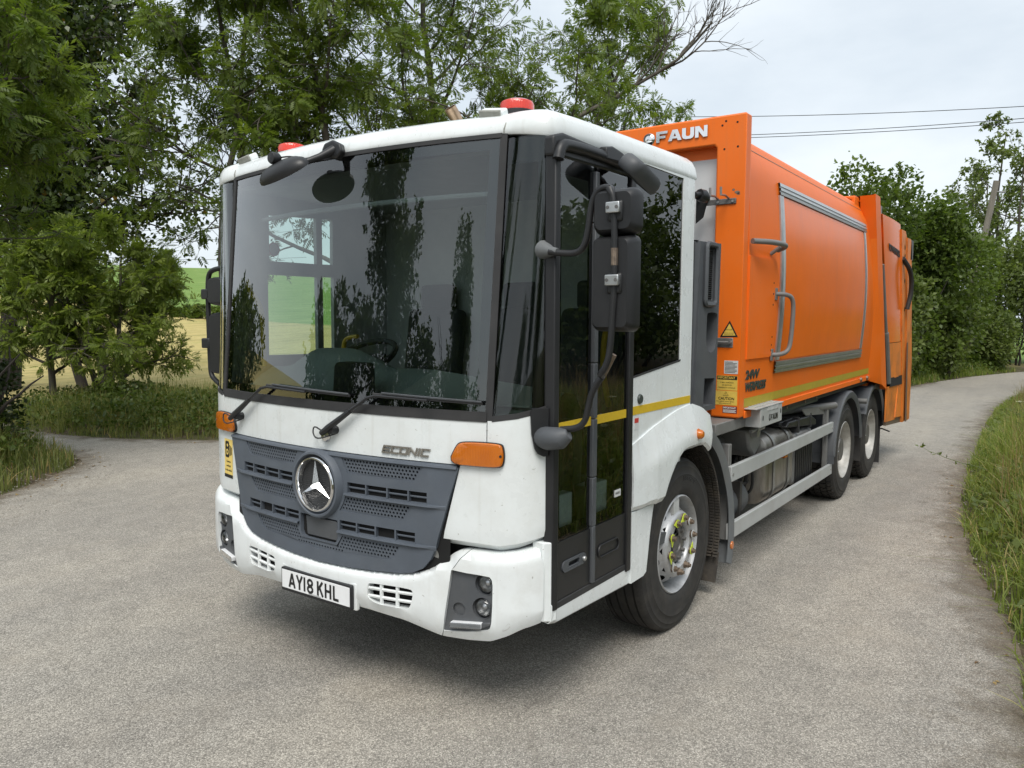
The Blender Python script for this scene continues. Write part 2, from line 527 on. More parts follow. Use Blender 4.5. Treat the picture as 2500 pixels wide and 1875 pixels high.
def text(name, s, size, mapf, mat, parent, extrude=0.0005, offset=0.0, align='LEFT', sx=1.0, spacing=1.0, shear=0.0):
    """lettering laid on a surface: mapf(u, v, h)"""
    me = text_mesh(s, size, extrude, offset, align, spacing)
    for v in me.vertices:
        v.co = mapf(v.co.x * sx + shear * v.co.y, v.co.y, v.co.z)
    me.materials.clear()
    me.materials.append(MT[mat] if isinstance(mat, str) else mat)
    o = bpy.data.objects.new(name, me)
    return link(o, parent)
# ================================================================== THE PLACE
def fbm(x, y, s=1.0, seed=0):
    """cheap smooth value noise from sines"""
    r = np.random.default_rng(seed)
    v = 0
    for k in range(6):
        a, p, q = r.uniform(0, 6.28, 3)
        f = s * 1.7 ** k
        v = v + np.sin(f * (x * np.cos(a) + y * np.sin(a)) + p) * np.sin(f * 0.8 * (x * np.sin(a + 1) - y * np.cos(a + 1)) + q) / 1.5 ** k
    return v / 2.2
# tarmac outline (right side towards the back, then back along the far side)
ROAD = [(-40, -5.0), (-25, -4.2), (-12, -3.6), (-5, -3.35), (-1, -3.2), (2.0, -3.02), (3.0, -2.88), (4.0, -2.66), (5.1, -2.46), (6.2, -2.33), (7.8, -2.22), (9.3, -2.17), (12, -2.08), (15, -2.0), (18.4, -2.05), (21.5, -2.55), (25, -3.9), (29, -6.6), (34, -11), (42, -20),
        (47, -17), (40, -8), (35, -3.6), (31, -1.7), (27, -0.55), (24, 0.05), (21.2, 0.45), (17, 1.6), (13, 3.0), (9, 4.9), (6.6, 6.0), (5.1, 6.95), (4.5, 7.5), (3.9, 8.5), (3.4, 9.6), (3.2, 11), (3.6, 14), (5, 19), (2.4, 20), (1.3, 15), (1.2, 12), (1.7, 10.2), (2.35, 9.2), (2.65, 8.5), (2.35, 7.3), (1.5, 6.55), (0.8, 6.0), (-1, 5.3), (-5, 4.9), (-14, 4.6), (-40, 4.2)]
ROAD_S = smooth_loop(ROAD, 2)
def seg_dist(poly, P):
    q = np.asarray(poly, float); d = np.full(len(P), 1e9)
    for i in range(len(q)):
        a, b = q[i - 1], q[i]
        ab = b - a; L = ab @ ab
        if L < 1e-12: continue
        t = np.clip(((P - a) @ ab) / L, 0, 1)
        d = np.minimum(d, np.hypot(*(P - a - t[:, None] * ab).T))
    return d
def road_sd(P):
    d = seg_dist(ROAD_S, P)
    return np.where(pip(ROAD_S, P), -d, d)
def sstep(a, b, x):
    t = np.clip((x - a) / (b - a), 0, 1)
    return t * t * (3 - 2 * t)
def field_h(x, y):
    s = (x - CAM.x) * math.cos(R(60)) + (y - CAM.y) * math.sin(R(60))
    az = np.degrees(np.arctan2(y - CAM.y, x - CAM.x))
    w = sstep(30, 48, az) * (1 - sstep(120, 150, az))
    h = np.interp(s, (0, 13, 19, 30, 60, 110, 160, 230, 500), (0.0, 0.0, -0.45, -0.2, 1.9, 6.3, 11.4, 14.0, 10.0))
    return h * w
def ground_h(P, sd=None):
    x, y = P[:, 0], P[:, 1]
    if sd is None: sd = road_sd(P)
    o = np.clip(sd, 0, None)
    right = (y < 0) & (x < 30)
    bank = np.where(right, 0.10 * sstep(0.1, 0.8, o) + 0.35 * sstep(0.6, 3.0, o), 0.06 * sstep(0.05, 0.6, o) + 0.10 * sstep(0.5, 2.5, o))
    near = 1 - sstep(40, 90, np.hypot(x, y))
    return np.where(sd <= 0, -0.02, (bank + 0.05 * fbm(x, y, 1.1, 3) * sstep(0.2, 1.5, o)) * near + field_h(x, y) * sstep(2.0, 5.0, o))
# ground sheet: fine near the truck, coarse towards the horizon
def axis(lo, hi, c0, c1, step, grow=1.12):
    a = list(np.arange(c0, c1, step))
    v, s = c1, step
    while v < hi: a.append(v); s *= grow; v += s
    v, s, b = c0, step, []
    while v > lo: s *= grow; v -= s; b.append(v)
    return np.array(b[::-1] + a)
gx, gy = axis(-420, 620, -7, 24, 0.16), axis(-420, 620, -8, 18, 0.16)
GX, GY = np.meshgrid(gx, gy)
GP = np.stack([GX.ravel(), GY.ravel()], 1)
gz = ground_h(GP)
n0, n1 = len(gy), len(gx)
ii, jj = np.meshgrid(np.arange(n0 - 1), np.arange(n1 - 1), indexing='ij')
b0 = (ii * n1 + jj).ravel()
GF = np.stack([b0, b0 + 1, b0 + n1 + 1, b0 + n1], 1)

def mat_ground():
    m = bpy.data.materials.new('verge_soil_and_field')
    n, l, b = nodes_of(m)
    geo = n.new('ShaderNodeNewGeometry')
    sep = n.new('ShaderNodeSeparateXYZ')
    l.new(geo.outputs['Position'], sep.inputs['Vector'])
    def math_(op, a, b_=None, clamp=False):
        q = n.new('ShaderNodeMath'); q.operation = op; q.use_clamp = clamp
        for i, v in enumerate((a, b_)):
            if v is None: continue
            if isinstance(v, (int, float)): q.inputs[i].default_value = v
            else: l.new(v, q.inputs[i])
        return q.outputs['Value']
    def noise(scale, detail=5, vec=None, rough=0.6):
        t = n.new('ShaderNodeTexNoise'); t.inputs['Scale'].default_value = scale; t.inputs['Detail'].default_value = detail; t.inputs['Roughness'].default_value = rough
        l.new(vec or geo.outputs['Position'], t.inputs['Vector']); return t.outputs['Fac']
    def ramp(f, stops):
        r = n.new('ShaderNodeValToRGB')
        while len(r.color_ramp.elements) < len(stops): r.color_ramp.elements.new(0.5)
        for e, (p, c) in zip(r.color_ramp.elements, stops): e.position = p; e.color = (*c, 1)
        l.new(f, r.inputs['Fac']); return r.outputs['Color']
    def mix(f, a, b_):
        q = n.new('ShaderNodeMixRGB')
        l.new(f, q.inputs['Fac']); l.new(a, q.inputs['Color1']); l.new(b_, q.inputs['Color2']); return q.outputs['Color']
    mpn = n.new('ShaderNodeMapping'); mpn.inputs['Rotation'].default_value = (0, 0, R(62)); mpn.inputs['Scale'].default_value = (0.22, 2.2, 1)
    l.new(geo.outputs['Position'], mpn.inputs['Vector'])
    soil = ramp(noise(9, 8), [(0.30, (0.060, 0.045, 0.030)), (0.55, (0.12, 0.095, 0.065)), (0.75, (0.17, 0.14, 0.10))])
    turf = ramp(noise(2.2, 6), [(0.3, (0.035, 0.055, 0.014)), (0.6, (0.075, 0.085, 0.028))])
    near = mix(ramp(noise(1.1, 4), [(0.42, (0, 0, 0)), (0.58, (1, 1, 1))]), soil, turf)
    hay = ramp(noise(1.0, 6, mpn.outputs['Vector']), [(0.30, (0.22, 0.21, 0.070)), (0.44, (0.39, 0.32, 0.12)), (0.56, (0.50, 0.40, 0.165)), (0.70, (0.30, 0.30, 0.09))])
    wv = n.new('ShaderNodeTexWave'); wv.inputs['Scale'].default_value = 1.1; wv.inputs['Distortion'].default_value = 5.0; wv.inputs['Detail'].default_value = 3; wv.bands_direction = 'Y'
    l.new(mpn.outputs['Vector'], wv.inputs['Vector'])
    hay = mix(ramp(wv.outputs['Fac'], [(0.35, (0, 0, 0)), (0.8, (0.55, 0.55, 0.55))]), hay, ramp(noise(3.0, 6), [(0.3, (0.22, 0.22, 0.085)), (0.7, (0.50, 0.42, 0.22))]))
    crop = ramp(noise(1.3, 6, mpn.outputs['Vector']), [(0.34, (0.105, 0.195, 0.040)), (0.52, (0.165, 0.255, 0.065)), (0.66, (0.25, 0.32, 0.11))])
    edge = math_('ADD', sep.outputs['X'], math_('MULTIPLY', sep.outputs['Y'], 0.10))
    edge = math_('ADD', edge, math_('MULTIPLY', noise(0.25, 3), 3.0))
    gm = math_('MULTIPLY', math_('SUBTRACT', edge, 36.0), 1.2, True)
    fld = mix(gm, hay, crop)
    d = math_('ADD', math_('MULTIPLY', sep.outputs['X'], 0.5), math_('MULTIPLY', sep.outputs['Y'], 0.866))
    fm = math_('MULTIPLY', math_('SUBTRACT', d, 15.0), 0.5, True)
    l.new(mix(fm, near, fld), b.inputs['Base Color'])
    b.inputs['Roughness'].default_value = 0.95
    b.inputs['Specular IOR Level'].default_value = 0.15
    bp = n.new('ShaderNodeBump'); bp.inputs['Strength'].default_value = 0.7; bp.inputs['Distance'].default_value = 0.05
    l.new(noise(22, 8), bp.inputs['Height']); l.new(bp.outputs['Normal'], b.inputs['Normal'])
    return m
me = fastmesh('ground', np.column_stack([GP, gz]), GF, mat_ground(), smooth=True)
tag(link(bpy.data.objects.new('ground', me)), kind='structure')

def mat_tarmac():
    m = bpy.data.materials.new('worn_tarmac')
    n, l, b = nodes_of(m)
    geo = n.new('ShaderNodeNewGeometry')
    P = geo.outputs['Position']
    def noise(scale, detail=5, rough=0.6):
        t = n.new('ShaderNodeTexNoise'); t.inputs['Scale'].default_value = scale; t.inputs['Detail'].default_value = detail; t.inputs['Roughness'].default_value = rough
        l.new(P, t.inputs['Vector']); return t.outputs['Fac']
    def ramp(f, stops):
        r = n.new('ShaderNodeValToRGB')
        while len(r.color_ramp.elements) < len(stops): r.color_ramp.elements.new(0.5)
        for e, (p, c) in zip(r.color_ramp.elements, stops): e.position = p; e.color = (*(c if isinstance(c, tuple) else (c, c, c)), 1)
        l.new(f, r.inputs['Fac']); return r.outputs['Color']
    def mixc(t, f, a, b_):
        q = n.new('ShaderNodeMixRGB'); q.blend_type = t
        for s, v in (('Fac', f), ('Color1', a), ('Color2', b_)):
            if isinstance(v, float): q.inputs[s].default_value = v
            elif isinstance(v, tuple): q.inputs[s].default_value = (*v, 1)
            else: l.new(v, q.inputs[s])
        return q.outputs['Color']
    vo = n.new('ShaderNodeTexVoronoi'); vo.inputs['Scale'].default_value = 165
    l.new(P, vo.inputs['Vector'])
    stone = n.new('ShaderNodeSeparateColor'); l.new(vo.outputs['Color'], stone.inputs['Color'])
    grains = ramp(stone.outputs['Red'], [(0.0, (0.215, 0.205, 0.188)), (0.45, (0.345, 0.329, 0.302)), (0.8, (0.435, 0.414, 0.380)), (1.0, (0.60, 0.575, 0.53))])
    gaps = ramp(vo.outputs['Distance'], [(0.35, 1.0), (0.8, 0.50)])
    base = mixc('MULTIPLY', 0.75, grains, gaps)
    base = mixc('MULTIPLY', 1.0, base, ramp(noise(260, 3), [(0.25, 0.80), (0.7, 1.16)]))
    base = mixc('MULTIPLY', 1.0, base, ramp(noise(0.55, 5), [(0.30, (0.93, 0.92, 0.90)), (0.68, (1.09, 1.06, 1.01))]))
    base = mixc('MULTIPLY', 1.0, base, ramp(noise(4.5, 7, 0.7), [(0.28, 0.86), (0.7, 1.12)]))
    dust = ramp(noise(1.6, 8, 0.72), [(0.52, 0.0), (0.75, 0.45)])
    base = mixc('MIX', dust, base, (0.36, 0.32, 0.265))
    # polished wheel tracks, oil and damp stains
    mt_ = n.new('ShaderNodeMapping'); mt_.inputs['Scale'].default_value = (0.10, 0.95, 1); mt_.inputs['Rotation'].default_value = (0, 0, R(-4)); l.new(P, mt_.inputs['Vector'])
    tw = n.new('ShaderNodeTexNoise'); tw.inputs['Scale'].default_value = 1.0; tw.inputs['Detail'].default_value = 4; l.new(mt_.outputs['Vector'], tw.inputs['Vector'])
    base = mixc('MULTIPLY', 1.0, base, ramp(tw.outputs['Fac'], [(0.36, (0.87, 0.87, 0.87)), (0.52, (1.0, 0.995, 0.98)), (0.68, (1.09, 1.075, 1.04))]))
    base = mixc('MULTIPLY', 1.0, base, ramp(noise(0.9, 9, 0.75), [(0.22, 0.72), (0.33, 1.0)]))
    # a few fine cracks
    mu = n.new('ShaderNodeTexVoronoi'); mu.feature = 'DISTANCE_TO_EDGE'; mu.inputs['Scale'].default_value = 0.33
    wob = n.new('ShaderNodeMixRGB'); wob.blend_type = 'ADD'; wob.inputs['Fac'].default_value = 0.35
    nw = n.new('ShaderNodeTexNoise'); nw.inputs['Scale'].default_value = 2.4; l.new(P, nw.inputs['Vector'])
    l.new(P, wob.inputs['Color1']); l.new(nw.outputs['Color'], wob.inputs['Color2']); l.new(wob.outputs['Color'], mu.inputs['Vector'])
    crack = ramp(mu.outputs['Distance'], [(0.0, 0.55), (0.003, 1.0)])
    base = mixc('MULTIPLY', 0.3, base, crack)
    l.new(base, b.inputs['Base Color'])
    b.inputs['Roughness'].default_value = 0.88
    b.inputs['Specular IOR Level'].default_value = 0.3
    bp = n.new('ShaderNodeBump'); bp.inputs['Strength'].default_value = 0.6; bp.inputs['Distance'].default_value = 0.004; bp.invert = True
    l.new(vo.outputs['Distance'], bp.inputs['Height'])
    bp2 = n.new('ShaderNodeBump'); bp2.inputs['Strength'].default_value = 0.25; bp2.inputs['Distance'].default_value = 0.03
    l.new(noise(6, 6), bp2.inputs['Height']); l.new(bp.outputs['Normal'], bp2.inputs['Normal']); l.new(bp2.outputs['Normal'], b.inputs['Normal'])
    return m
rs = ROAD_S
# ragged tarmac edge
q = []
for i in range(len(rs)):
    a, b_ = np.array(rs[i - 1]), np.array(rs[i])
    k = max(1, int(np.hypot(*(b_ - a)) / 0.12)) if np.hypot(*a) < 26 else 1
    for j in range(k):
        p = a + (b_ - a) * j / k
        q.append((p[0] + 0.05 * float(fbm(p[0], p[1], 5, 8)) + 0.02 * float(fbm(p[0], p[1], 19, 9)), p[1] + 0.05 * float(fbm(p[0], p[1], 5, 18)) + 0.02 * float(fbm(p[0], p[1], 19, 19))))
v2, tris = cdt(q, extra=[(x, y) for x in np.arange(-12, 24, 2.0) for y in np.arange(-2, 5, 2.0)])
mb = MB(); mb.add([(x, y, 0.0) for x, y in v2], tris)
tag(mb.build('road', mat_tarmac(), None, smooth=False), kind='structure')

# soil and grit washed over the tarmac edge
def mat_dirt():
    m = bpy.data.materials.new('roadside_dirt')
    n, l, b = nodes_of(m)
    geo = n.new('ShaderNodeNewGeometry'); at = n.new('ShaderNodeAttribute'); at.attribute_name = 'tint'
    def noise(sc_, d): t = n.new('ShaderNodeTexNoise'); t.inputs['Scale'].default_value = sc_; t.inputs['Detail'].default_value = d; t.inputs['Roughness'].default_value = 0.7; l.new(geo.outputs['Position'], t.inputs['Vector']); return t.outputs['Fac']
    r = n.new('ShaderNodeValToRGB'); r.color_ramp.elements[0].position = 0.3; r.color_ramp.elements[0].color = (0.11, 0.085, 0.06, 1); r.color_ramp.elements[1].position = 0.7; r.color_ramp.elements[1].color = (0.27, 0.225, 0.165, 1)
    l.new(noise(14, 9), r.inputs['Fac']); l.new(r.outputs['Color'], b.inputs['Base Color']); b.inputs['Roughness'].default_value = 0.95
    ad = n.new('ShaderNodeMath'); ad.operation = 'ADD'; l.new(at.outputs['Fac'], ad.inputs[0]); l.new(noise(3.2, 8), ad.inputs[1])
    mr = n.new('ShaderNodeMapRange'); mr.inputs['From Min'].default_value = 0.72; mr.inputs['From Max'].default_value = 1.15; l.new(ad.outputs['Value'], mr.inputs['Value'])
    mu_ = n.new('ShaderNodeMath'); mu_.operation = 'MULTIPLY'; mu_.inputs[1].default_value = 0.85; l.new(mr.outputs['Result'], mu_.inputs[0]); l.new(mu_.outputs['Value'], b.inputs['Alpha'])
    bp = n.new('ShaderNodeBump'); bp.inputs['Strength'].default_value = 0.6; bp.inputs['Distance'].default_value = 0.01; l.new(noise(60, 5), bp.inputs['Height']); l.new(bp.outputs['Normal'], b.inputs['Normal'])
    return m
qa = np.array(q); qn = np.roll(qa, -1, 0) - np.roll(qa, 1, 0); qn = np.stack([-qn[:, 1], qn[:, 0]], 1); qn /= np.linalg.norm(qn, axis=1, keepdims=True) + 1e-9
for _ in range(3): qn = (np.roll(qn, 1, 0) + qn + np.roll(qn, -1, 0)) / 3
DV, DT = [], []
for w_, t_ in ((-0.03, 0.55), (0.06, 0.44), (0.16, 0.32), (0.30, 0.22), (0.50, 0.06)):
    DV.append(np.column_stack([qa + qn * w_, np.full(len(qa), 0.004)])); DT.append(t_)
nq = len(qa); DVa = np.concatenate(DV); DF, DTi = [], []
near_ = np.hypot(qa[:, 0] - 4, qa[:, 1]) < 20
for k in range(4):
    i_ = np.nonzero(near_ & np.roll(near_, -1))[0]; j_ = (i_ + 1) % nq
    DF.append(np.stack([k * nq + i_, k * nq + j_, (k + 1) * nq + j_, (k + 1) * nq + i_], 1)); DTi.append(np.full(len(i_), (DT[k] + DT[k + 1]) / 2))
me = fastmesh('roadside_dirt', DVa, np.concatenate(DF), mat_dirt())
at_ = me.attributes.new('tint', 'FLOAT', 'POINT'); at_.data.foreach_set('value', np.repeat(np.array(DT, dtype=np.float32), nq))
tag(link(bpy.data.objects.new('roadside_dirt', me)), kind='structure')

# ------------------------------------------------------------------ foliage
def mat_leaf(name, c0, c1, trans=0.35, rough=0.45, tc_=None):
    m = bpy.data.materials.new(name)
    n, l, b = nodes_of(m)
    at = n.new('ShaderNodeAttribute'); at.attribute_name = 'tint'
    r = n.new('ShaderNodeValToRGB')
    r.color_ramp.elements[0].color = (*c0, 1); r.color_ramp.elements[1].color = (*c1, 1)
    if tc_:
        e = r.color_ramp.elements.new(0.97); e.color = (*c1, 1)
        r.color_ramp.elements[2].color = (*tc_, 1)
    l.new(at.outputs['Fac'], r.inputs['Fac'])
    l.new(r.outputs['Color'], b.inputs['Base Color'])
    b.inputs['Roughness'].default_value = rough
    b.inputs['Specular IOR Level'].default_value = 0.35
    t = n.new('ShaderNodeBsdfTranslucent')
    br = n.new('ShaderNodeMixRGB'); br.blend_type = 'MULTIPLY'; br.inputs['Fac'].default_value = 1; br.inputs['Color2'].default_value = (1.5, 1.6, 0.7, 1)
    l.new(r.outputs['Color'], br.inputs['Color1']); l.new(br.outputs['Color'], t.inputs['Color'])
    mx_ = n.new('ShaderNodeMixShader'); mx_.inputs['Fac'].default_value = trans
    l.new(b.outputs['BSDF'], mx_.inputs[1]); l.new(t.outputs['BSDF'], mx_.inputs[2])
    l.new(mx_.outputs['Shader'], n['Material Output'].inputs['Surface'])
    return m
LF = {
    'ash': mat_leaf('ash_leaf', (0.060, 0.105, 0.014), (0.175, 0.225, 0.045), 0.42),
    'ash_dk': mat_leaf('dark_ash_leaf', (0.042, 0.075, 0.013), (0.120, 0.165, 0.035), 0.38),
    'ash_lt': mat_leaf('sunlit_ash_leaf', (0.11, 0.165, 0.026), (0.28, 0.33, 0.085), 0.48),  # brighter copy of the ash leaf, sunlight put into the colour
    'ivy': mat_leaf('ivy_leaf', (0.026, 0.048, 0.012), (0.085, 0.118, 0.030), 0.26, 0.32, (0.22, 0.14, 0.02)),
    'haw': mat_leaf('hawthorn_leaf', (0.055, 0.095, 0.018), (0.145, 0.195, 0.045), 0.38),
    'haw_l': mat_leaf('pale_hedge_leaf', (0.080, 0.120, 0.030), (0.185, 0.225, 0.075), 0.38),
    'dark': mat_leaf('dark_green_leaf', (0.014, 0.028, 0.008), (0.040, 0.062, 0.016), 0.22),  # dark green leaf of the darkest bushes
    'nettle': mat_leaf('nettle_leaf', (0.045, 0.078, 0.014), (0.125, 0.165, 0.040), 0.33),
    'grass': mat_leaf('grass_blade', (0.105, 0.165, 0.028), (0.30, 0.345, 0.095), 0.45, 0.5, (0.55, 0.45, 0.23)),
    'grass_dk': mat_leaf('rank_grass_blade', (0.085, 0.125, 0.028), (0.28, 0.28, 0.10), 0.4, 0.5, (0.40, 0.30, 0.14)),
    'dry': mat_leaf('dry_grass', (0.20, 0.14, 0.07), (0.36, 0.27, 0.13), 0.3, 0.6),
    'flower': mat_leaf('white_umbel', (0.55, 0.55, 0.45), (0.80, 0.80, 0.72), 0.3, 0.6),
}
MT['bark'] = pbr('ash_bark', (0.085, 0.075, 0.060), 0.9, var=0.35, vscale=9, dirt=0.5, dcol=(0.11, 0.12, 0.07), dscale=4, bump=0.6, bscale=30, stretch=(1, 1, 0.25))
MT['bark_d'] = pbr('dark_bark', (0.040, 0.034, 0.028), 0.9, var=0.35, vscale=9, bump=0.6, bscale=30, stretch=(1, 1, 0.25))
MT['bark_g'] = pbr('pale_dead_twig', (0.20, 0.185, 0.15), 0.9, var=0.3, vscale=12)
MT['stem'] = pbr('green_stem', (0.10, 0.14, 0.04), 0.7, var=0.2)

def norm(a): return a / (np.linalg.norm(a, axis=-1, keepdims=True) + 1e-9)
def leaf_frames(D, g, jit=0.5):
    """side and normal vectors for leaf directions D"""
    ref = norm(np.array([0, 0, 1.0]) + jit * g.normal(size=D.shape))
    S = norm(np.cross(D, ref)); N = np.cross(S, D)
    return S, N
def simple_leaves(P, D, L, W, g, jit=0.6):
    """a leaf of four faces folded along the midrib: 6 verts, 2 quads"""
    S, N = leaf_frames(D, g, jit)
    n = len(P); L = np.broadcast_to(L, (n,))[:, None]; W = np.broadcast_to(W, (n,))[:, None]
    mid = P + D * L * 0.45
    V = np.stack([P, mid + S * W + N * W * 0.30, P + D * L - N * L * 0.12, mid - S * W + N * W * 0.30], 1)
    F = np.arange(n * 4).reshape(n, 4)
    return V.reshape(-1, 3), F
def ash_leaves(P, D, size, g, pairs=4):
    """pinnate leaves: pairs of leaflets along a drooping stalk"""
    S, N = leaf_frames(D, g, 0.45)
    n = len(P); size = np.broadcast_to(size, (n,))[:, None]
    out = []
    for k in range(pairs):
        t = 0.28 + 0.60 * k / pairs
        base = P + D * size * t - N * size * 0.22 * t * t
        for sg in (-1, 1):
            d = norm(D * 0.62 + S * sg * 0.80 - N * 0.28)
            Lf = size * (0.40 - 0.03 * abs(k - 1.5)); w = Lf * 0.17
            s2 = norm(np.cross(d, N))
            m = base + d * Lf * 0.5
            out.append(np.stack([base, m + s2 * w, base + d * Lf - N * Lf * 0.15, m - s2 * w], 1))
    base = P + D * size * 0.86 - N * size * 0.16
    d = norm(D - N * 0.35); Lf = size * 0.40; w = Lf * 0.17; m = base + d * Lf * 0.5
    out.append(np.stack([base, m + S * w, base + d * Lf, m - S * w], 1))
    V = np.concatenate(out, 1)                     # n, (2*pairs+1)*4, 3
    k = V.shape[1] // 4
    return V.reshape(-1, 3), np.arange(n * k * 4).reshape(n * k, 4), k

def tubes(paths, nside):
    """many tapered tubes at once -> V, F"""
    VV, FF, off = [], [], 0
    ang = 2 * np.pi * np.arange(nside) / nside
    for pts, rad in paths:
        pts = np.asarray(pts, float); k = len(pts)
        T = norm(np.gradient(pts, axis=0))
        ref = np.array([0.31, 0.87, 0.23]) if abs(T[0, 2]) > 0.6 else np.array([0.05, 0.1, 1.0])
        A = norm(np.cross(T, ref)); B = np.cross(T, A)
        V = pts[:, None] + (A[:, None] * np.cos(ang)[None, :, None] + B[:, None] * np.sin(ang)[None, :, None]) * np.asarray(rad, float)[:, None, None]
        VV.append(V.reshape(-1, 3))
        i, j = np.meshgrid(np.arange(k - 1), np.arange(nside), indexing='ij')
        a = i * nside + j; b_ = i * nside + (j + 1) % nside
        FF.append(np.stack([a, b_, b_ + nside, a + nside], -1).reshape(-1, 4) + off)
        off += k * nside
    return np.concatenate(VV), np.concatenate(FF)

def walk(p, d, L, k, g, wander, up=0.0):
    pts = [np.array(p, float)]; d = np.array(d, float)
    for i in range(k):
        d = d + g.normal(size=3) * wander + np.array([0, 0, up])
        d /= np.linalg.norm(d)
        pts.append(pts[-1] + d * L / k)
    return np.array(pts)

def put_mesh(name, V, F, mat, parent, tint=None, smooth=False, kind=None):
    o = bpy.data.objects.new(name, fastmesh(name, V, F, mat, tint, smooth))
    link(o, parent)
    if kind: o['kind'] = kind
    return o

def tree(name, label, cat, loc, seed, H, stems, r0, crown, n1=14, n2=8, n3=7, leaf='ash', lmat='ash', nleaf=6, lsize=0.26, start=0.25, b1=0.42, up1=0.05, up2=0.02, droop=0.0, bark='bark', group=None, only=None, ivy=None, bare=0.0, keep=None, tilt=None):
    """stems: list of (dx, dy, lean_x, lean_y, height factor); leaves sit on twigs of three branch orders"""
    g = np.random.default_rng(seed)
    root = empty(name, loc)
    tag(root, label, cat, group)
    base = np.array(loc, float)
    big, mid, small, twigs = [], [], [], []
    for (dx, dy, lx, ly, hf) in stems:
        h = H * hf
        tr = walk((dx, dy, -0.1), (lx, ly, 1.0), h, 12, g, 0.07, 0.05)
        rad = np.linspace(r0, r0 * 0.16, 13) * hf ** 0.5
        big.append((tr, rad))
        m1 = max(3, int(n1 * hf))
        for i in range(m1):
            t = start + (1 - start) * (i + g.uniform(0, 0.9)) / m1
            f = t * 12; a = min(11, int(f)); p = tr[a] + (tr[a + 1] - tr[a]) * (f - a)
            az = i * 2.4 + g.uniform(-0.5, 0.5)
            d = np.array([math.cos(az), math.sin(az), g.uniform(0.25, 0.9)]); d /= np.linalg.norm(d)
            L1 = H * b1 * (1.05 - 0.75 * t) * g.uniform(0.75, 1.2) * crown
            q1 = walk(p, d, L1, 7, g, 0.13, up1)
            rr_ = rad[a] * 0.55
            mid.append((q1, np.linspace(rr_, rr_ * 0.25, 8)))
            for j in range(n2):
                t2 = 0.25 + 0.75 * (j + g.uniform(0, 0.9)) / n2
                f2 = t2 * 7; a2 = min(6, int(f2)); p2 = q1[a2] + (q1[a2 + 1] - q1[a2]) * (f2 - a2)
                d2 = norm(q1[a2 + 1] - q1[a2]) * 0.7 + norm(g.normal(size=3)) * 0.85 + np.array([0, 0, up2])
                d2 /= np.linalg.norm(d2)
                L2 = L1 * (0.62 - 0.3 * t2) * g.uniform(0.7, 1.25)
                q2 = walk(p2, d2, L2, 5, g, 0.16, up2)
                r2 = max(0.006, rr_ * 0.35)
                small.append((q2, np.linspace(r2, r2 * 0.35, 6)))
                for k in range(n3):
                    t3 = 0.2 + 0.8 * (k + g.uniform(0, 0.9)) / n3
                    f3 = t3 * 5; a3 = min(4, int(f3)); p3 = q2[a3] + (q2[a3 + 1] - q2[a3]) * (f3 - a3)
                    d3 = norm(q2[a3 + 1] - q2[a3]) * 0.6 + norm(g.normal(size=3)) * 0.9 + np.array([0, 0, -droop])
                    d3 /= np.linalg.norm(d3)
                    q3 = walk(p3, d3, min(0.75, L2 * 0.45) * g.uniform(0.6, 1.2), 3, g, 0.15, -droop * 0.4)
                    twigs.append((q3, np.linspace(0.006, 0.003, 4)))
    if keep is not None:
        f_ = lambda q: keep(q[0][-1] + base)
        mid, small, twigs = [q for q in mid if keep(q[0][3] + base)], [q for q in small if f_(q)], [q for q in twigs if f_(q)]
    V, F = tubes(big, 10)
    tk = put_mesh('trunk', V, F, bark, root, smooth=True)
    V, F = tubes(mid, 6); put_mesh('branches', V, F, bark, root, smooth=True, kind='stuff')
    V1, F1 = tubes(small, 4); V2, F2 = tubes(twigs, 3)
    F2q = F2 + len(V1)
    put_mesh('twigs', np.concatenate([V1, V2]), np.concatenate([F1, F2q]), bark, root, kind='stuff')
    # leaves
    Q = np.array([q[0] for q in twigs]); m = len(Q)
    if bare:
        sel = g.uniform(size=m) > bare
        Q = Q[sel]; m = len(Q)
    t = g.uniform(0.15, 1.0, (m, nleaf)); f = t * 3; a = np.minimum(2, f.astype(int)); fr = (f - a)[..., None]
    idx = np.arange(m)[:, None]
    P = Q[idx, a] + (Q[idx, a + 1] - Q[idx, a]) * fr
    T = norm(Q[idx, a + 1] - Q[idx, a])
    D = norm(T * 0.5 + norm(g.normal(size=P.shape)) * 0.8 + np.array([0, 0, -0.15 - droop]))
    P, D = P.reshape(-1, 3), D.reshape(-1, 3)
    sz = lsize * g.uniform(0.6, 1.25, len(P))
    clump = np.repeat(g.uniform(0, 0.35, m), nleaf)
    if leaf == 'ash':
        V, F, k = ash_leaves(P, D, sz, g, 4)
        tint = np.repeat(np.clip(clump + g.uniform(0, 0.6, len(P)), 0, 0.95), k)
    else:
        V, F = simple_leaves(P, D, sz, sz * 0.34, g, 0.9)
        tint = np.clip(clump + g.uniform(0, 0.62, len(P)), 0, 0.95)
    put_mesh('crown', V, F, LF[lmat], root, tint, kind='stuff')
    if ivy: ivy(root, big, mid, g)
    return root

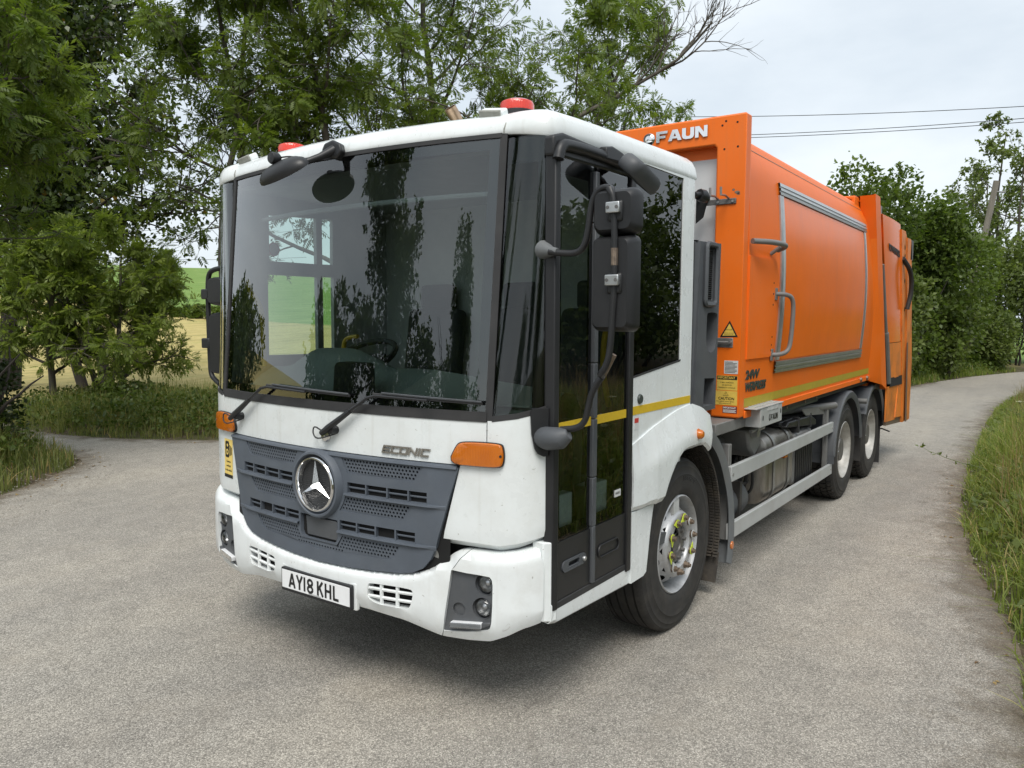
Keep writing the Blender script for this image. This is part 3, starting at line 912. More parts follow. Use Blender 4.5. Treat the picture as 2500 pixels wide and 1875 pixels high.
def shrub(name, label, cat, loc, seed, rx, ry, H, nl, lsize, lmat, group=None, stems=9, bark='bark_d', lumps=14, low=0.0, spike=0.25):
    """a leafy bush: leaf clumps filling an uneven volume, on branching stems"""
    g = np.random.default_rng(seed)
    root = empty(name, loc); tag(root, label, cat, group)
    C = []
    for i in range(lumps):
        a, r = g.uniform(0, 6.28), math.sqrt(g.uniform(0, 1)) * 0.72
        z = g.uniform(low + 0.18, 0.86)
        k = math.sqrt(max(0.05, 1 - (max(0, z - 0.45) / 0.62) ** 2))
        C.append((rx * r * math.cos(a) * k, ry * r * math.sin(a) * k, H * z, g.uniform(0.26, 0.46)))
    C = np.array(C)
    w = C[:, 3] ** 2; which = g.choice(lumps, nl, p=w / w.sum())
    u = norm(g.normal(size=(nl, 3))); rad = g.uniform(0.55, 1.0, nl) ** 0.5
    rs_ = C[which, 3][:, None] * np.array([rx, ry, H * 0.55]) * (1 + spike * g.normal(size=(nl, 1)) * 0.35)
    P = C[which, :3] + u * rs_ * rad[:, None]
    P[:, 2] = np.maximum(P[:, 2], 0.03 + low * H)
    D = norm(u * 0.6 + norm(g.normal(size=(nl, 3))) * 0.8)
    sz = lsize * g.uniform(0.55, 1.3, nl)
    V, F = simple_leaves(P, D, sz, sz * 0.36, g, 0.9)
    tint = np.clip(g.uniform(0, 0.35, lumps)[which] + g.uniform(0, 0.62, nl), 0, 0.95)
    put_mesh('foliage', V, F, LF[lmat], root, tint, kind='stuff')
    paths, shoots = [], []
    for i in range(stems):
        a = g.uniform(0, 6.28)
        paths.append((walk((0.25 * rx * math.cos(a), 0.25 * ry * math.sin(a), -0.05), (0.35 * math.cos(a), 0.35 * math.sin(a), 1), H * g.uniform(0.45, 0.7), 8, g, 0.14, 0.06), np.linspace(0.045, 0.008, 9)))
    for i in range(lumps * 3):
        c = C[i % lumps]; u_ = norm(g.normal(size=3)); u_[2] = abs(u_[2])
        p = c[:3] + u_ * c[3] * np.array([rx, ry, H * 0.5]) * 0.75
        shoots.append((walk(p, u_ + np.array([0, 0, 0.4]), 0.32 * min(rx, H) * g.uniform(0.5, 1.2), 4, g, 0.12, 0.05), np.linspace(0.010, 0.003, 5)))
    V, F = tubes(paths, 6); put_mesh('stems', V, F, bark, root, smooth=True, kind='stuff')
    # leafy shoots that break the outline
    P, D = [], []
    for pts, _ in shoots:
        for k in range(26):
            t = g.uniform(0.1, 1) * 4; a = min(3, int(t)); P.append(pts[a] + (pts[a + 1] - pts[a]) * (t - a) + g.normal(size=3) * 0.02); D.append(norm(pts[a + 1] - pts[a]) * 0.6 + norm(g.normal(size=3)) * 0.8)
    P, D = np.array(P), norm(np.array(D)); sz = lsize * g.uniform(0.6, 1.2, len(P))
    V2, F2 = simple_leaves(P, D, sz, sz * 0.36, g, 0.9)
    put_mesh('leafy_shoots', V2, F2, LF[lmat], root, np.clip(g.uniform(0.2, 0.95, len(P)), 0, 0.95), kind='stuff')
    V, F = tubes(shoots, 3); put_mesh('shoot_stems', V, F, bark, root, kind='stuff')
    return root

def gz_at(x, y): return float(ground_h(np.array([[x, y]]))[0])
def pol(az, d): return (CAM.x + d * math.cos(R(az)), CAM.y + d * math.sin(R(az)))
def gpos(x, y): return (x, y, gz_at(x, y))

# ------------------------------------------------------------------ trees in view
def az_of(p): return math.degrees(math.atan2(p[1] - CAM.y, p[0] - CAM.x))
STEM1 = [(0, 0, 0.02, 0.0, 1.0)]
tree('ash_tree', 'tall forked ash tree standing behind the cab roof beacon', 'tree', gpos(9.9, 7.5), 21, 11.0, [(0, 0, 0.0, 0.03, 1.0), (0.1, 0, 0.34, -0.36, 0.92)], 0.15, 1.05, n1=17, n2=9, n3=6, nleaf=6, lmat='ash', lsize=0.27, start=0.24, keep=lambda p: p[1] > 2.9 + 0.22 * (p[0] - 9.9) or p[2] > 7.2, group='ash trees behind the cab')
tree('ash_tree', 'slender pale leaved ash tree left of the forked one', 'tree', gpos(8.0, 7.9), 22, 10.5, [(0, 0, -0.02, 0.03, 1.0)], 0.12, 0.85, n1=17, n2=9, n3=6, nleaf=7, lmat='ash', lsize=0.27, start=0.20, group='ash trees behind the cab')
tree('ash_tree', 'feathery ash tree above the far end of the windscreen', 'tree', gpos(6.9, 9.6), 23, 10.0, [(0, 0, 0.03, -0.02, 1.0), (-0.4, 0.5, -0.12, 0.05, 0.9)], 0.11, 0.85, n1=13, n2=8, n3=6, nleaf=5, lmat='ash', lsize=0.28, start=0.36, keep=lambda p: p[2] > 4.3 + 0.55 * max(0.0, 6.2 - p[0]), group='ash trees behind the cab')
def ivy_fn(root, big, mid, g):
    P, D = [], []
    for pts, rad in big + mid[:26]:
        L = len(pts); n = 5200 if L > 9 else 800
        t = (g.uniform(0.24, 0.98, n) if L > 9 else g.uniform(0.06, 0.98, n)) * (L - 1); a = np.minimum(L - 2, t.astype(int))
        c = pts[a] + (pts[a + 1] - pts[a]) * (t - a)[:, None]
        u = norm(g.normal(size=(n, 3))); rad_ = (1.15 if L > 9 else 0.62) * g.uniform(0.25, 1.0, n) * (0.75 + 0.5 * np.sin(t * 2.3))
        P.append(c + u * rad_[:, None]); D.append(norm(u * 0.7 + np.array([0, 0, -0.5]) + 0.5 * g.normal(size=(n, 3))))
    P, D = np.concatenate(P), np.concatenate(D); sz = 0.135 * g.uniform(0.6, 1.3, len(P))
    V, F = simple_leaves(P, D, sz, sz * 0.45, g, 0.8)
    put_mesh('ivy', V, F, LF['ivy'], root, np.clip(g.uniform(0, 1.0, len(P)), 0, 1), kind='stuff')
tree('ivy_clad_tree', 'dark tall tree smothered in ivy, right of the mossy bough', 'tree', gpos(*pol(63.0, 20.0)), 31, 13.0, [(0, 0, -0.02, 0.04, 1.0), (-0.3, 0.3, -0.25, 0.12, 0.85)], 0.13, 0.9, n1=15, n2=8, n3=6, nleaf=9, leaf='simple', lmat='ivy', lsize=0.14, start=0.16, bark='bark_d', ivy=ivy_fn, keep=lambda p: p[1] - 1.62 * p[0] > (4.2 if p[2] < 5.4 else 2.2) and p[2] > 2.9)
tree('ivy_clad_tree', 'ivy grown tree with a mossy bough in the top left corner', 'tree', gpos(*pol(68.6, 23.0)), 32, 13.5, [(0, 0, 0.02, 0.0, 1.0), (0.2, 0, 0.18, 0.1, 0.9)], 0.18, 1.0, n1=14, n2=8, n3=6, nleaf=8, leaf='simple', lmat='ivy', lsize=0.14, start=0.26, bark='bark_d', ivy=ivy_fn, keep=lambda p: p[2] > 3.2)
tree('ash_tree', 'leafy ash tree overhanging the lane at the left edge', 'tree', gpos(0.7, 8.7), 33, 5.6, [(0, 0, 0.06, 0.02, 1.0)], 0.12, 1.15, n1=17, n2=8, n3=6, nleaf=5, lmat='ash', lsize=0.25, start=0.42, b1=0.50, up1=0.0, droop=0.08, keep=lambda p: p[2] > 3.0)
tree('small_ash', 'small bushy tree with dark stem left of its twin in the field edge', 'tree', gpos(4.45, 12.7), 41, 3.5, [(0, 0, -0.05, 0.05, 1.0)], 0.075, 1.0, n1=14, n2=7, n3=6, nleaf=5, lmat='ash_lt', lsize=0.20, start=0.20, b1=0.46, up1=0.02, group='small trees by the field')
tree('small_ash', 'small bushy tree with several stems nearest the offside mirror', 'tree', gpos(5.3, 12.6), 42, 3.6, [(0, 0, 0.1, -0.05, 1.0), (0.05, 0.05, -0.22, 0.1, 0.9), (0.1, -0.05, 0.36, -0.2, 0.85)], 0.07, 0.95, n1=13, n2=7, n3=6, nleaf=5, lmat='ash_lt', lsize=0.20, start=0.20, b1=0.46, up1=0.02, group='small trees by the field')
shrub('thorn_bush', 'dark thorn bush at the left picture edge by the verge', 'bush', gpos(1.05, 8.15), 51, 0.95, 0.9, 2.9, 9000, 0.075, 'dark', bark='bark_d')
# dead limb reaching to the right over the truck
g_ = np.random.default_rng(5)
dead = empty('dead_branch_tree', gpos(11.6, 5.3)); tag(dead, 'bare dead limb reaching up beside the orange body header', 'tree')
paths = []
def grow(p, d, L, r, lev):
    q = walk(p, d, L, 7, g_, 0.13, 0.03); paths.append((q, np.linspace(r, r * 0.35, 8)))
    if lev == 0: return
    for k in range(6 if lev > 1 else 5):
        a = int(g_.integers(2, 7)); d2 = norm(q[a] - q[a - 1]) + norm(g_.normal(size=3)) * 0.75 + np.array([0.1, -0.1, 0.25]); grow(q[a], d2 / np.linalg.norm(d2), L * g_.uniform(0.35, 0.6), r * 0.45, lev - 1)
trunk_d = walk((0, 0, -0.1), (0, 0, 1), 6.0, 8, g_, 0.04, 0.05)
grow(trunk_d[-1], norm(np.array([0.40, -0.56, 0.50])), 3.3, 0.055, 3)
grow(trunk_d[-3], norm(np.array([0.45, -0.62, 0.30])), 2.6, 0.038, 2)
grow(trunk_d[-4], norm(np.array([0.45, -0.60, 0.42])), 1.9, 0.030, 2)
V, F = tubes([(trunk_d, np.linspace(0.10, 0.06, 9))], 8); put_mesh('trunk', V, F, 'bark', dead, smooth=True)
V, F = tubes(paths, 5); put_mesh('bare_limbs', V, F, 'bark', dead, smooth=True, kind='stuff')
tw_ = []
o_ = np.array(bpy.data.objects['ivy_clad_tree'].location)
for k in range(11):
    x_, y_ = pol(g_.uniform(55.2, 58.2), 18.0)
    q = walk(np.array([x_, y_, g_.uniform(4.3, 6.2)]) - o_, norm(np.array([0.35, -0.45, -0.25]) + 0.4 * g_.normal(size=3)), g_.uniform(0.9, 2.0), 9, g_, 0.22, -0.10); tw_.append((q, np.linspace(0.014, 0.004, 10)))
    for m_ in range(2):
        a_ = int(g_.integers(2, 8)); tw_.append((walk(q[a_], norm(g_.normal(size=3) + np.array([0, 0, -0.4])), 0.5, 5, g_, 0.3, -0.05), np.linspace(0.007, 0.003, 6)))
for k in range(3):
    st_ = np.array([*pol(61.5 + k, 19.0), 6.2 - 0.5 * k]) - o_
    tw_.append((walk(st_, norm(np.array([*pol(57.0, 18.2), 5.0 + 0.5 * k]) - o_ - st_), 2.2, 8, g_, 0.10, 0.0), np.linspace(0.03, 0.010, 9)))
V, F = tubes(tw_, 4); put_mesh('bare_twigs', V, F, 'bark_d', bpy.data.objects['ivy_clad_tree'], kind='stuff')
# hedge and trees beyond the bend on the right
for (az, d_, rx, ry, H, sd, lb, lm, nl) in ((10.4, 26.8, 1.9, 1.9, 6.0, 61, 'tall hawthorn directly behind the truck tail, highest of the hedge', 'haw', 15000), (8.3, 29.0, 2.2, 2.2, 6.0, 62, 'rounded hawthorn in the hedge left of the leaning pole', 'haw', 15000), (8.9, 26.0, 1.6, 1.2, 3.1, 63, 'low elder bush in front of the hedge beside the lane', 'haw_l', 9000),
                                  (1.9, 37.5, 2.4, 2.2, 5.0, 64, 'pale bush at the right edge behind the leaning pole', 'haw_l', 13000), (11.9, 25.0, 1.2, 1.1, 4.2, 65, 'dark bush tucked beside the tailgate', 'dark', 7000),
                                  (6.5, 31.5, 1.9, 1.9, 5.0, 66, 'leafy hawthorn just left of the pole foot', 'haw', 12000), (6.3, 29.3, 1.6, 1.1, 2.6, 67, 'low bramble mound below the leaning pole', 'haw_l', 8000), (4.0, 34.3, 1.6, 1.2, 2.3, 68, 'low bush at the right picture edge beside the lane', 'haw_l', 9000)):
    shrub('hedge_bush', lb, 'bush', gpos(*pol(az, d_)), sd, rx, ry, H, nl, 0.15, lm, group='hedge bushes beyond the bend', lumps=22)
tree('hedgerow_tree', 'sparse pale tree rising behind the leaning pole', 'tree', gpos(*pol(3.2, 40)), 71, 9.8, [(0, 0, 0, 0, 1.0), (0.2, 0.2, 0.25, 0.2, 0.9), (0, 0, -0.2, -0.25, 0.9)], 0.12, 0.95, n1=12, n2=8, n3=6, nleaf=7, leaf='simple', lmat='haw_l', lsize=0.15, start=0.2)
pole = empty('utility_pole', gpos(*pol(3.9, 33.8))); tag(pole, 'weathered grey wooden pole leaning out of the hedge', 'pole')
px_, py_ = -0.35, 0.62
mb = MB(); mb.tube([(0.4, 0.95, -0.2), (0.22, 0.55, 2.6), (-0.05, -0.10, 6.9)], [0.13, 0.115, 0.10], 14); MT['pole'] = pbr('weathered_pole', (0.21, 0.19, 0.16), 0.9, var=0.25, vscale=8, bump=0.4, bscale=20, stretch=(1, 1, 0.1)); mb.build('post', 'pole', pole)
mb = MB(); mb.tube([(-0.05, -0.1, 6.5), (-0.02, -0.4, 6.47)], 0.03, 6); mb.build('insulator_arm', 'steel', pole)
shrub('far_tree', 'small far tree on the green hill skyline', 'tree', (*pol(59.2, 150), float(field_h(*[np.array([v]) for v in pol(59.2, 150)])[0])), 73, 1.9, 1.9, 3.4, 3500, 0.5, 'haw_l', lumps=8)
for k in range(5):
    az_, d_ = (56.2, 57.0, 58.1, 55.6, 54.6)[k], (56, 57, 58.5, 55, 54)[k]
    x_, y_ = pol(az_, d_)
    shrub('field_bush', ('scrubby bush on the field boundary, {} from the lane end'.format(('third', 'fourth', 'last', 'second', 'first')[k])), 'bush', (x_, y_, float(field_h(np.array([x_]), np.array([y_]))[0])), 80 + k, 0.8, 0.8, 1.0, 1500, 0.2, 'haw', group='bushes on the field boundary', lumps=6)

# trees across the lane that the glass mirrors
def backdrop(name, label, x, y, sd, H, cw, **kw):
    return tree(name, label, 'tree', gpos(x, y), sd, H, kw.pop('stems', STEM1), kw.pop('r0', 0.16), cw, **kw)
backdrop('roadside_tree', 'broad ivy grown tree mirrored in the windscreen', -14.2, 8.4, 91, 9.6, 1.15, n1=15, n2=7, n3=5, nleaf=8, leaf='simple', lmat='nettle', lsize=0.24, start=0.15, ivy=ivy_fn)
shrub('columnar_tree', 'tall narrow tree mirrored beside the windscreen pillar', 'tree', gpos(-19.4, 5.3), 92, 0.95, 0.95, 8.0, 9000, 0.17, 'nettle', lumps=22)
for k, (x, y, r_, h_) in enumerate(((-9.4, 10.2, 1.9, 4.2), (-3.2, 13.6, 2.0, 3.6), (-17, 8.2, 2.2, 4.0), (-23, 6.4, 2.6, 4.4), (-12, 11.8, 1.8, 3.2), (-22, -8.5, 3.0, 4.5), (-15, -10, 2.6, 6.0), (-9, -12, 2.6, 6.4), (-2.5, -13, 2.6, 6.0))):
    shrub('roadside_bush', 'dark hedge bush mirrored in the cab glass, {}'.format(('next to the broad tree', 'at the driver side edge', 'below the narrow tree', 'furthest up the lane', 'low and behind the others', 'across the lane', 'across the lane and taller', 'behind the viewer', 'opposite the cab door')[k]), 'bush', gpos(x, y), 100 + k, r_, r_, h_, 6000, 0.17, 'nettle', group='roadside hedge', lumps=14)
for k, (x, y, r_, h_) in enumerate(((9.5, -10.5, 2.3, 3.6), (12.5, -10.0, 2.3, 4.6), (15.5, -9.6, 2.4, 4.4), (19.0, -10.5, 2.8, 5.4), (23.5, -12.5, 3.0, 5.6), (6.0, -11.5, 2.4, 3.2), (18.0, -6.3, 1.4, 3.9), (21.5, -6.8, 1.6, 4.4), (25.5, -7.8, 1.7, 4.8), (13.5, -5.0, 1.3, 3.7), (16.8, -4.9, 1.35, 4.0), (20.2, -5.0, 1.4, 4.2), (23.6, -5.7, 1.4, 4.3))):
    shrub('kerbside_bush', 'dense kerbside bush mirrored in the door glass, {} along the verge'.format(('second', 'third', 'fourth', 'fifth', 'sixth', 'first', 'seventh', 'eighth', 'last', 'nearest the tarmac and first', 'nearest the tarmac and second', 'nearest the tarmac and third', 'nearest the tarmac and fourth')[k]), 'bush', gpos(x, y), 120 + k, r_, r_, h_, 5000, 0.19, 'nettle', group='kerbside hedge', lumps=16)

# ------------------------------------------------------------------ overhead wires
def wire(label, a, b_, sag, r=0.010):
    a, b_ = Vector(a), Vector(b_)
    mb = MB(); mb.tube([a.lerp(b_, t / 24) - Vector((0, 0, sag * 4 * (t / 24) * (1 - t / 24))) for t in range(25)], r, 5)
    o = mb.build('overhead_wire', 'rubber', None); tag(o, label, 'wire', 'overhead wires'); return o
def dirp(az, el, d):
    x, y = pol(az, d); return (x, y, CAM.z + d * math.tan(R(el)))
MT['wire'] = pbr('grey_cable', (0.16, 0.17, 0.18), 0.6)
for lab_, e0, e1, dd in (('topmost thin wire crossing the sky on the right', 13.95, 12.25, 0), ('middle wire of the sky on the right, just above its twin', 12.62, 11.72, 0.3), ('lowest wire crossing the sky on the right', 12.45, 11.50, 0.6)):
    A, B = Vector(dirp(24.0, e0, 34 + dd)), Vector(dirp(-2.0, e1 + 0.1, 34 + dd))
    o = wire(lab_, A, B, 0.15, 0.013)
for lab_, e0, e1 in (('highest faint wire between the left tree and the cab', 5.75, 7.4), ('middle faint wire between the left tree and the cab', 4.9, 6.2), ('lowest faint wire between the left tree and the cab', 4.2, 4.25)):
    wire(lab_, dirp(62.5, e0 - 0.35, 75), dirp(50, e1, 75), 0.2, 0.016)

# ------------------------------------------------------------------ grass, undergrowth, flowers
def scatter(poly, n, g, dmin=0.0, dmax=99):
    q = np.asarray(poly); lo, hi = q.min(0), q.max(0); out = []
    tot = 0
    while tot < n:
        P = g.uniform(lo, hi, (n * 2, 2)); P = P[pip(poly, P)]; sd = road_sd(P)
        P = P[(sd > dmin) & (sd < dmax)]; out.append(P); tot += len(P)
        if len(P) == 0: break
    return np.concatenate(out)[:n]
def blades(P, h, w, g, lean=0.35, seg=3):
    """bent grass blades: seg quads each, tapering"""
    n = len(P); z = ground_h(P)
    B = np.column_stack([P, z - 0.01]); a = g.uniform(0, 6.28, n); A = np.column_stack([np.cos(a), np.sin(a), np.zeros(n)])
    S = np.column_stack([-np.sin(a), np.cos(a), np.zeros(n)])
    S = norm(S + 0.8 * np.column_stack([A[:, 0], A[:, 1], np.zeros(n)]) * g.normal(size=(n, 1)))
    ln = np.abs(g.normal(0, lean, n))[:, None]
    h, w = np.broadcast_to(h, (n,))[:, None], np.broadcast_to(w, (n,))[:, None]
    R_, L_ = [], []
    for k in range(seg + 1):
        t = k / seg
        c = B + np.array([0, 0, 1.0]) * h * (t - 0.30 * ln * t * t) + A * h * ln * t * t
        ww = w * (1 - t) ** 0.7 + 0.0006
        R_.append(c + S * ww); L_.append(c - S * ww)
    V = np.stack([x for p in zip(R_, L_) for x in p], 1)
    base = (np.arange(n) * (2 * (seg + 1)))[:, None]
    F = np.concatenate([base + np.array([2 * k, 2 * k + 1, 2 * k + 3, 2 * k + 2]) for k in range(seg)], 1).reshape(-1, 4)
    return V.reshape(-1, 3), F, seg
def grass(name, label, poly, n, hmin, hmax, w, mat, seed, dmin=0.05, dmax=99, lean=0.35, dry=0.06, clumpy=1.2, edge=0.8):
    g = np.random.default_rng(seed)
    P = scatter(poly, n, g, dmin, dmax)
    # tufts
    k = len(P) // 9
    c = P[g.integers(0, len(P), k)]
    m = g.uniform(size=len(P)) < 0.65
    P[m] = c[g.integers(0, k, m.sum())] + g.normal(0, 0.035, (m.sum(), 2))
    sd = road_sd(P); P = P[sd > dmin * 0.5]; sd = sd[sd > dmin * 0.5]
    hh = (hmin + (hmax - hmin) * np.clip(0.5 + 0.5 * fbm(P[:, 0], P[:, 1], clumpy, seed), 0, 1)) * g.uniform(0.55, 1.15, len(P)) * (0.35 + 0.65 * sstep(0, edge, sd))
    V, F, s = blades(P, hh, w * g.uniform(0.6, 1.3, len(P)), g, lean)
    t = np.clip(0.5 + 0.35 * fbm(P[:, 0], P[:, 1], 0.9, seed + 1) + g.normal(0, 0.17, len(P)), 0, 0.95)
    t[g.uniform(size=len(P)) < dry] = 1.0
    o = put_mesh(name, V, F, LF[mat], None, np.repeat(t, s))
    return tag(o, label, 'grass', kind='stuff')
VR = [(1.0, -3.0), (1.8, -6.0), (6, -6.5), (12, -5.5), (22, -5.5), (22, -2), (9, -1.8), (3, -2.4)]
grass('verge_grass', 'long green grass on the right hand verge', VR, 50000, 0.12, 0.70, 0.0055, 'grass', 201, dmin=0.0, lean=0.75, dry=0.06, clumpy=2.2, edge=0.5)
grass('verge_grass_tall', 'seeding grass stalks on the right hand verge', VR, 6500, 0.5, 1.0, 0.0028, 'dry', 202, dmin=0.3, lean=0.4)
VL = [(-6, 4.6), (2.9, 6.4), (3.0, 9.4), (1.9, 11.5), (-1, 12), (-6, 10)]
grass('left_verge_grass', 'rank grass on the left verge corner', VL, 24000, 0.25, 0.85, 0.0055, 'grass_dk', 203, dmin=0.05, lean=0.45, dry=0.10)
BK = [(3.0, 9.0), (3.9, 8.4), (5.1, 6.8), (9, 4.7), (17, 1.4), (18, 4), (10, 9), (7, 12), (4.2, 13.5), (3.2, 12)]
grass('bank_grass', 'tall rank grass along the far side of the lane', BK, 28000, 0.25, 0.78, 0.006, 'grass_dk', 204, dmin=0.03, lean=0.4, dry=0.07)
VF = [(18, 1.0), (21, 0.3), (27, -0.9), (31, -2), (34, 1), (26, 3), (19, 3.5)]
grass('far_verge_grass', 'grass strip below the hedge beyond the bend', VF, 12000, 0.25, 0.75, 0.010, 'grass', 205, dmin=0.05)
def undergrowth(name, label, poly, n, hmax, ls, mat, seed, dmin, edge=0.9):
    g = np.random.default_rng(seed)
    P = scatter(poly, n, g, dmin); sd = road_sd(P)
    H = hmax * (0.45 + 0.55 * np.clip(0.5 + 0.6 * fbm(P[:, 0], P[:, 1], 1.3, seed), 0, 1)) * (0.25 + 0.75 * sstep(0, edge, sd))
    z = ground_h(P) + H * g.uniform(0.1, 1.0, len(P)) ** 0.6
    Q = np.column_stack([P, z]); D = norm(g.normal(size=Q.shape) + np.array([0, 0, 0.2]))
    sz = ls * g.uniform(0.5, 1.3, len(P))
    V, F = simple_leaves(Q, D, sz, sz * 0.33, g, 0.5)
    return tag(put_mesh(name, V, F, LF[mat], None, np.clip(g.uniform(0, 0.9, len(P)), 0, 0.95)), label, 'undergrowth', kind='stuff')
undergrowth('bank_undergrowth', 'nettles and brambles massed on the bank beyond the lane', BK, 30000, 0.52, 0.085, 'nettle', 301, 0.25)
undergrowth('left_verge_undergrowth', 'nettles and weeds on the left verge', [(-6, 5.2), (2.3, 7.0), (2.4, 9.0), (1.5, 11.5), (-1, 12), (-6, 10)], 16000, 1.0, 0.080, 'nettle', 302, 0.45)
undergrowth('right_verge_weeds', 'broad leaved weeds among the right verge grass', VR, 15000, 0.46, 0.080, 'haw_l', 303, 0.12)
undergrowth('hedge_foot_weeds', 'weeds at the foot of the far hedge', VF, 12000, 0.8, 0.11, 'haw', 304, 0.3)

def cow_parsley(x, y, h, seed, label):
    g = np.random.default_rng(seed)
    root = empty('cow_parsley', gpos(x, y)); tag(root, label, 'wild flower', 'cow parsley on the verges')
    st = walk((0, 0, 0), (g.normal(0, 0.12), g.normal(0, 0.12), 1), h, 6, g, 0.06, 0.02)
    paths, heads = [(st, np.linspace(0.006, 0.003, 7))], []
    for k in range(6):
        a = 3 + k % 4; az = g.uniform(0, 6.28)
        q = walk(st[min(a, 6)], (0.6 * math.cos(az), 0.6 * math.sin(az), 1.0), h * g.uniform(0.18, 0.34), 4, g, 0.08, 0.05); paths.append((q, np.linspace(0.003, 0.0018, 5))); heads.append(q[-1])
    heads.append(st[-1]); P = []
    for c in heads:
        for k in range(11):
            az, r = g.uniform(0, 6.28), 0.045 * math.sqrt(g.uniform())
            e = c + np.array([r * math.cos(az), r * math.sin(az), 0.035 + g.normal(0, 0.004)]); paths.append((np.array([c, e]), np.array([0.0012, 0.001])))
            for j in range(7): P.append(e + g.normal(0, 0.0055, 3) * np.array([1, 1, 0.3]))
    V, F = tubes(paths, 4); put_mesh('stalks', V, F, 'stem', root, kind='stuff')
    P = np.array(P); V, F = simple_leaves(P, norm(g.normal(size=P.shape) * np.array([1, 1, 0.25])), 0.009, 0.0055, g, 0.2)
    put_mesh('umbels', V, F, LF['flower'], root, g.uniform(0, 1, len(P)), kind='stuff')
    n = 46; P = st[g.integers(0, 5, n)] + g.normal(0, 0.05, (n, 3)); P[:, 2] = np.abs(P[:, 2]); V, F, k = ash_leaves(P, norm(g.normal(size=P.shape) + np.array([0, 0, 0.2])), 0.10, g, 3)
    put_mesh('leaves', V, F, LF['haw'], root, np.repeat(g.uniform(0, 0.9, n), k), kind='stuff')
CP = [(10.5, -2.62, 1.05), (10.1, -3.0, 0.95), (11.6, -2.9, 1.10), (4.35, -3.32, 0.80), (3.55, -3.62, 0.82), (6.6, -3.1, 0.62), (7.6, -2.95, 0.60), (5.6, -2.95, 0.50), (25.2, 0.75, 0.9), (24.4, 0.72, 0.8), (1.0, 7.3, 0.75), (0.7, 6.9, 0.8)]
CPW = ['tallest umbel over the right road edge', 'umbel just right of the tallest on the right verge', 'umbel furthest along the right verge', 'white umbel low on the right verge in the middle distance', 'nearest white umbel at the right picture edge', 'small umbel halfway along the right verge', 'small umbel beyond the halfway one', 'short umbel close to the tarmac on the right', 'white umbel below the hedge beyond the bend', 'second white umbel below the far hedge', 'white umbel on the left verge', 'white umbel at the left picture edge']
for k, (x, y, h) in enumerate(CP): cow_parsley(x, y, h, 400 + k, 'cow parsley, ' + CPW[k])
# bramble shoot reaching over the tarmac
g_ = np.random.default_rng(9)
br = empty('bramble_shoot', gpos(7.9, -2.45)); tag(br, 'bramble shoot poking out over the tarmac from the right verge', 'plant')
q = walk((0, 0, 0.15), (0.25, 1.0, 0.45), 0.75, 8, g_, 0.10, -0.03); V, F = tubes([(q, np.linspace(0.005, 0.002, 9))], 5); put_mesh('stem', V, F, 'stem', br)
P = q[g_.integers(2, 9, 16)] + g_.normal(0, 0.015, (16, 3)); V, F = simple_leaves(P, norm(g_.normal(size=P.shape)), 0.055, 0.018, g_, 0.4); put_mesh('leaves', V, F, LF['haw'], br, g_.uniform(0.2, 0.9, 16))
# loose stones and fallen leaves at the road edges
def pebbles(name, label, poly, n, smax, mat, seed, dmin, dmax):
    g = np.random.default_rng(seed); P = scatter(poly, n, g, dmin, dmax); n = len(P); s = smax * g.uniform(0.25, 1.0, n) ** 2 + 0.003
    base = np.array([(1, 0, 0), (-0.6, 0.8, 0), (-0.5, -0.9, 0), (0, 0, 0.7), (0.3, 0.5, -0.2)]); F0 = np.array([(0, 1, 3), (1, 2, 3), (2, 0, 3)])
    B = base[None] * (1 + 0.35 * g.normal(size=(n, 5, 3))) * s[:, None, None]
    a = g.uniform(0, 6.28, n); c, s_ = np.cos(a)[:, None], np.sin(a)[:, None]
    V = np.stack([B[:, :, 0] * c - B[:, :, 1] * s_, B[:, :, 0] * s_ + B[:, :, 1] * c, B[:, :, 2]], -1)
    sd = road_sd(P); z = np.where(sd < 0, 0.001, ground_h(P)); V = V + np.column_stack([P, z])[:, None]
    F = (np.arange(n) * 5)[:, None, None] + F0[None]
    return tag(put_mesh(name, V.reshape(-1, 3), F.reshape(-1, 3), mat, None), label, 'gravel', kind='stuff')
MT['stone'] = pbr('loose_stone', (0.27, 0.25, 0.215), 0.9, var=0.4, vscale=25)
pebbles('loose_gravel', 'loose chippings along the left road edge', [(-8, 3.2), (1, 4.8), (2.9, 7.2), (2.6, 8.4), (1.0, 7.0), (-2, 6.2), (-8, 5.8)], 5000, 0.016, 'stone', 501, -1.6, 0.7)
pebbles('kerbside_grit', 'grit along the right road edge', [(1, -2.6), (1, -3.6), (14, -2.6), (14, -1.7), (5, -2.0)], 2500, 0.010, 'stone', 502, -0.5, 0.25)
g_ = np.random.default_rng(77)
P = np.concatenate([scatter([(1.5, -2.4), (2, -3.5), (9, -2.7), (9, -1.9), (4, -2.4)], 45, g_, -0.2, 0.3), scatter([(0.5, 5.2), (2.9, 7.0), (2.9, 8.4), (1.5, 7.2)], 60, g_, -0.4, 0.2), scatter([(3, 9), (5.1, 6.7), (9, 4.6), (8.8, 4.2), (4, 7.3)], 120, g_, -0.35, 0.1), g_.uniform((-2, -3), (12, 5), (9, 2))])
sd = road_sd(P); Q = np.column_stack([P, np.where(sd < 0, 0.006, ground_h(P) + 0.02)])
D = norm(np.column_stack([g_.normal(size=(len(P), 2)), g_.normal(0, 0.12, len(P))])); sz = g_.uniform(0.02, 0.055, len(P))
V, F = simple_leaves(Q, D, sz, sz * 0.3, g_, 0.15)
tag(put_mesh('fallen_leaves', V, F, mat_leaf('fallen_leaf', (0.16, 0.09, 0.035), (0.34, 0.25, 0.10), 0.1, 0.7), None, g_.uniform(0, 0.9, len(P))), 'dry fallen leaves along the road edges', 'leaves', kind='stuff')
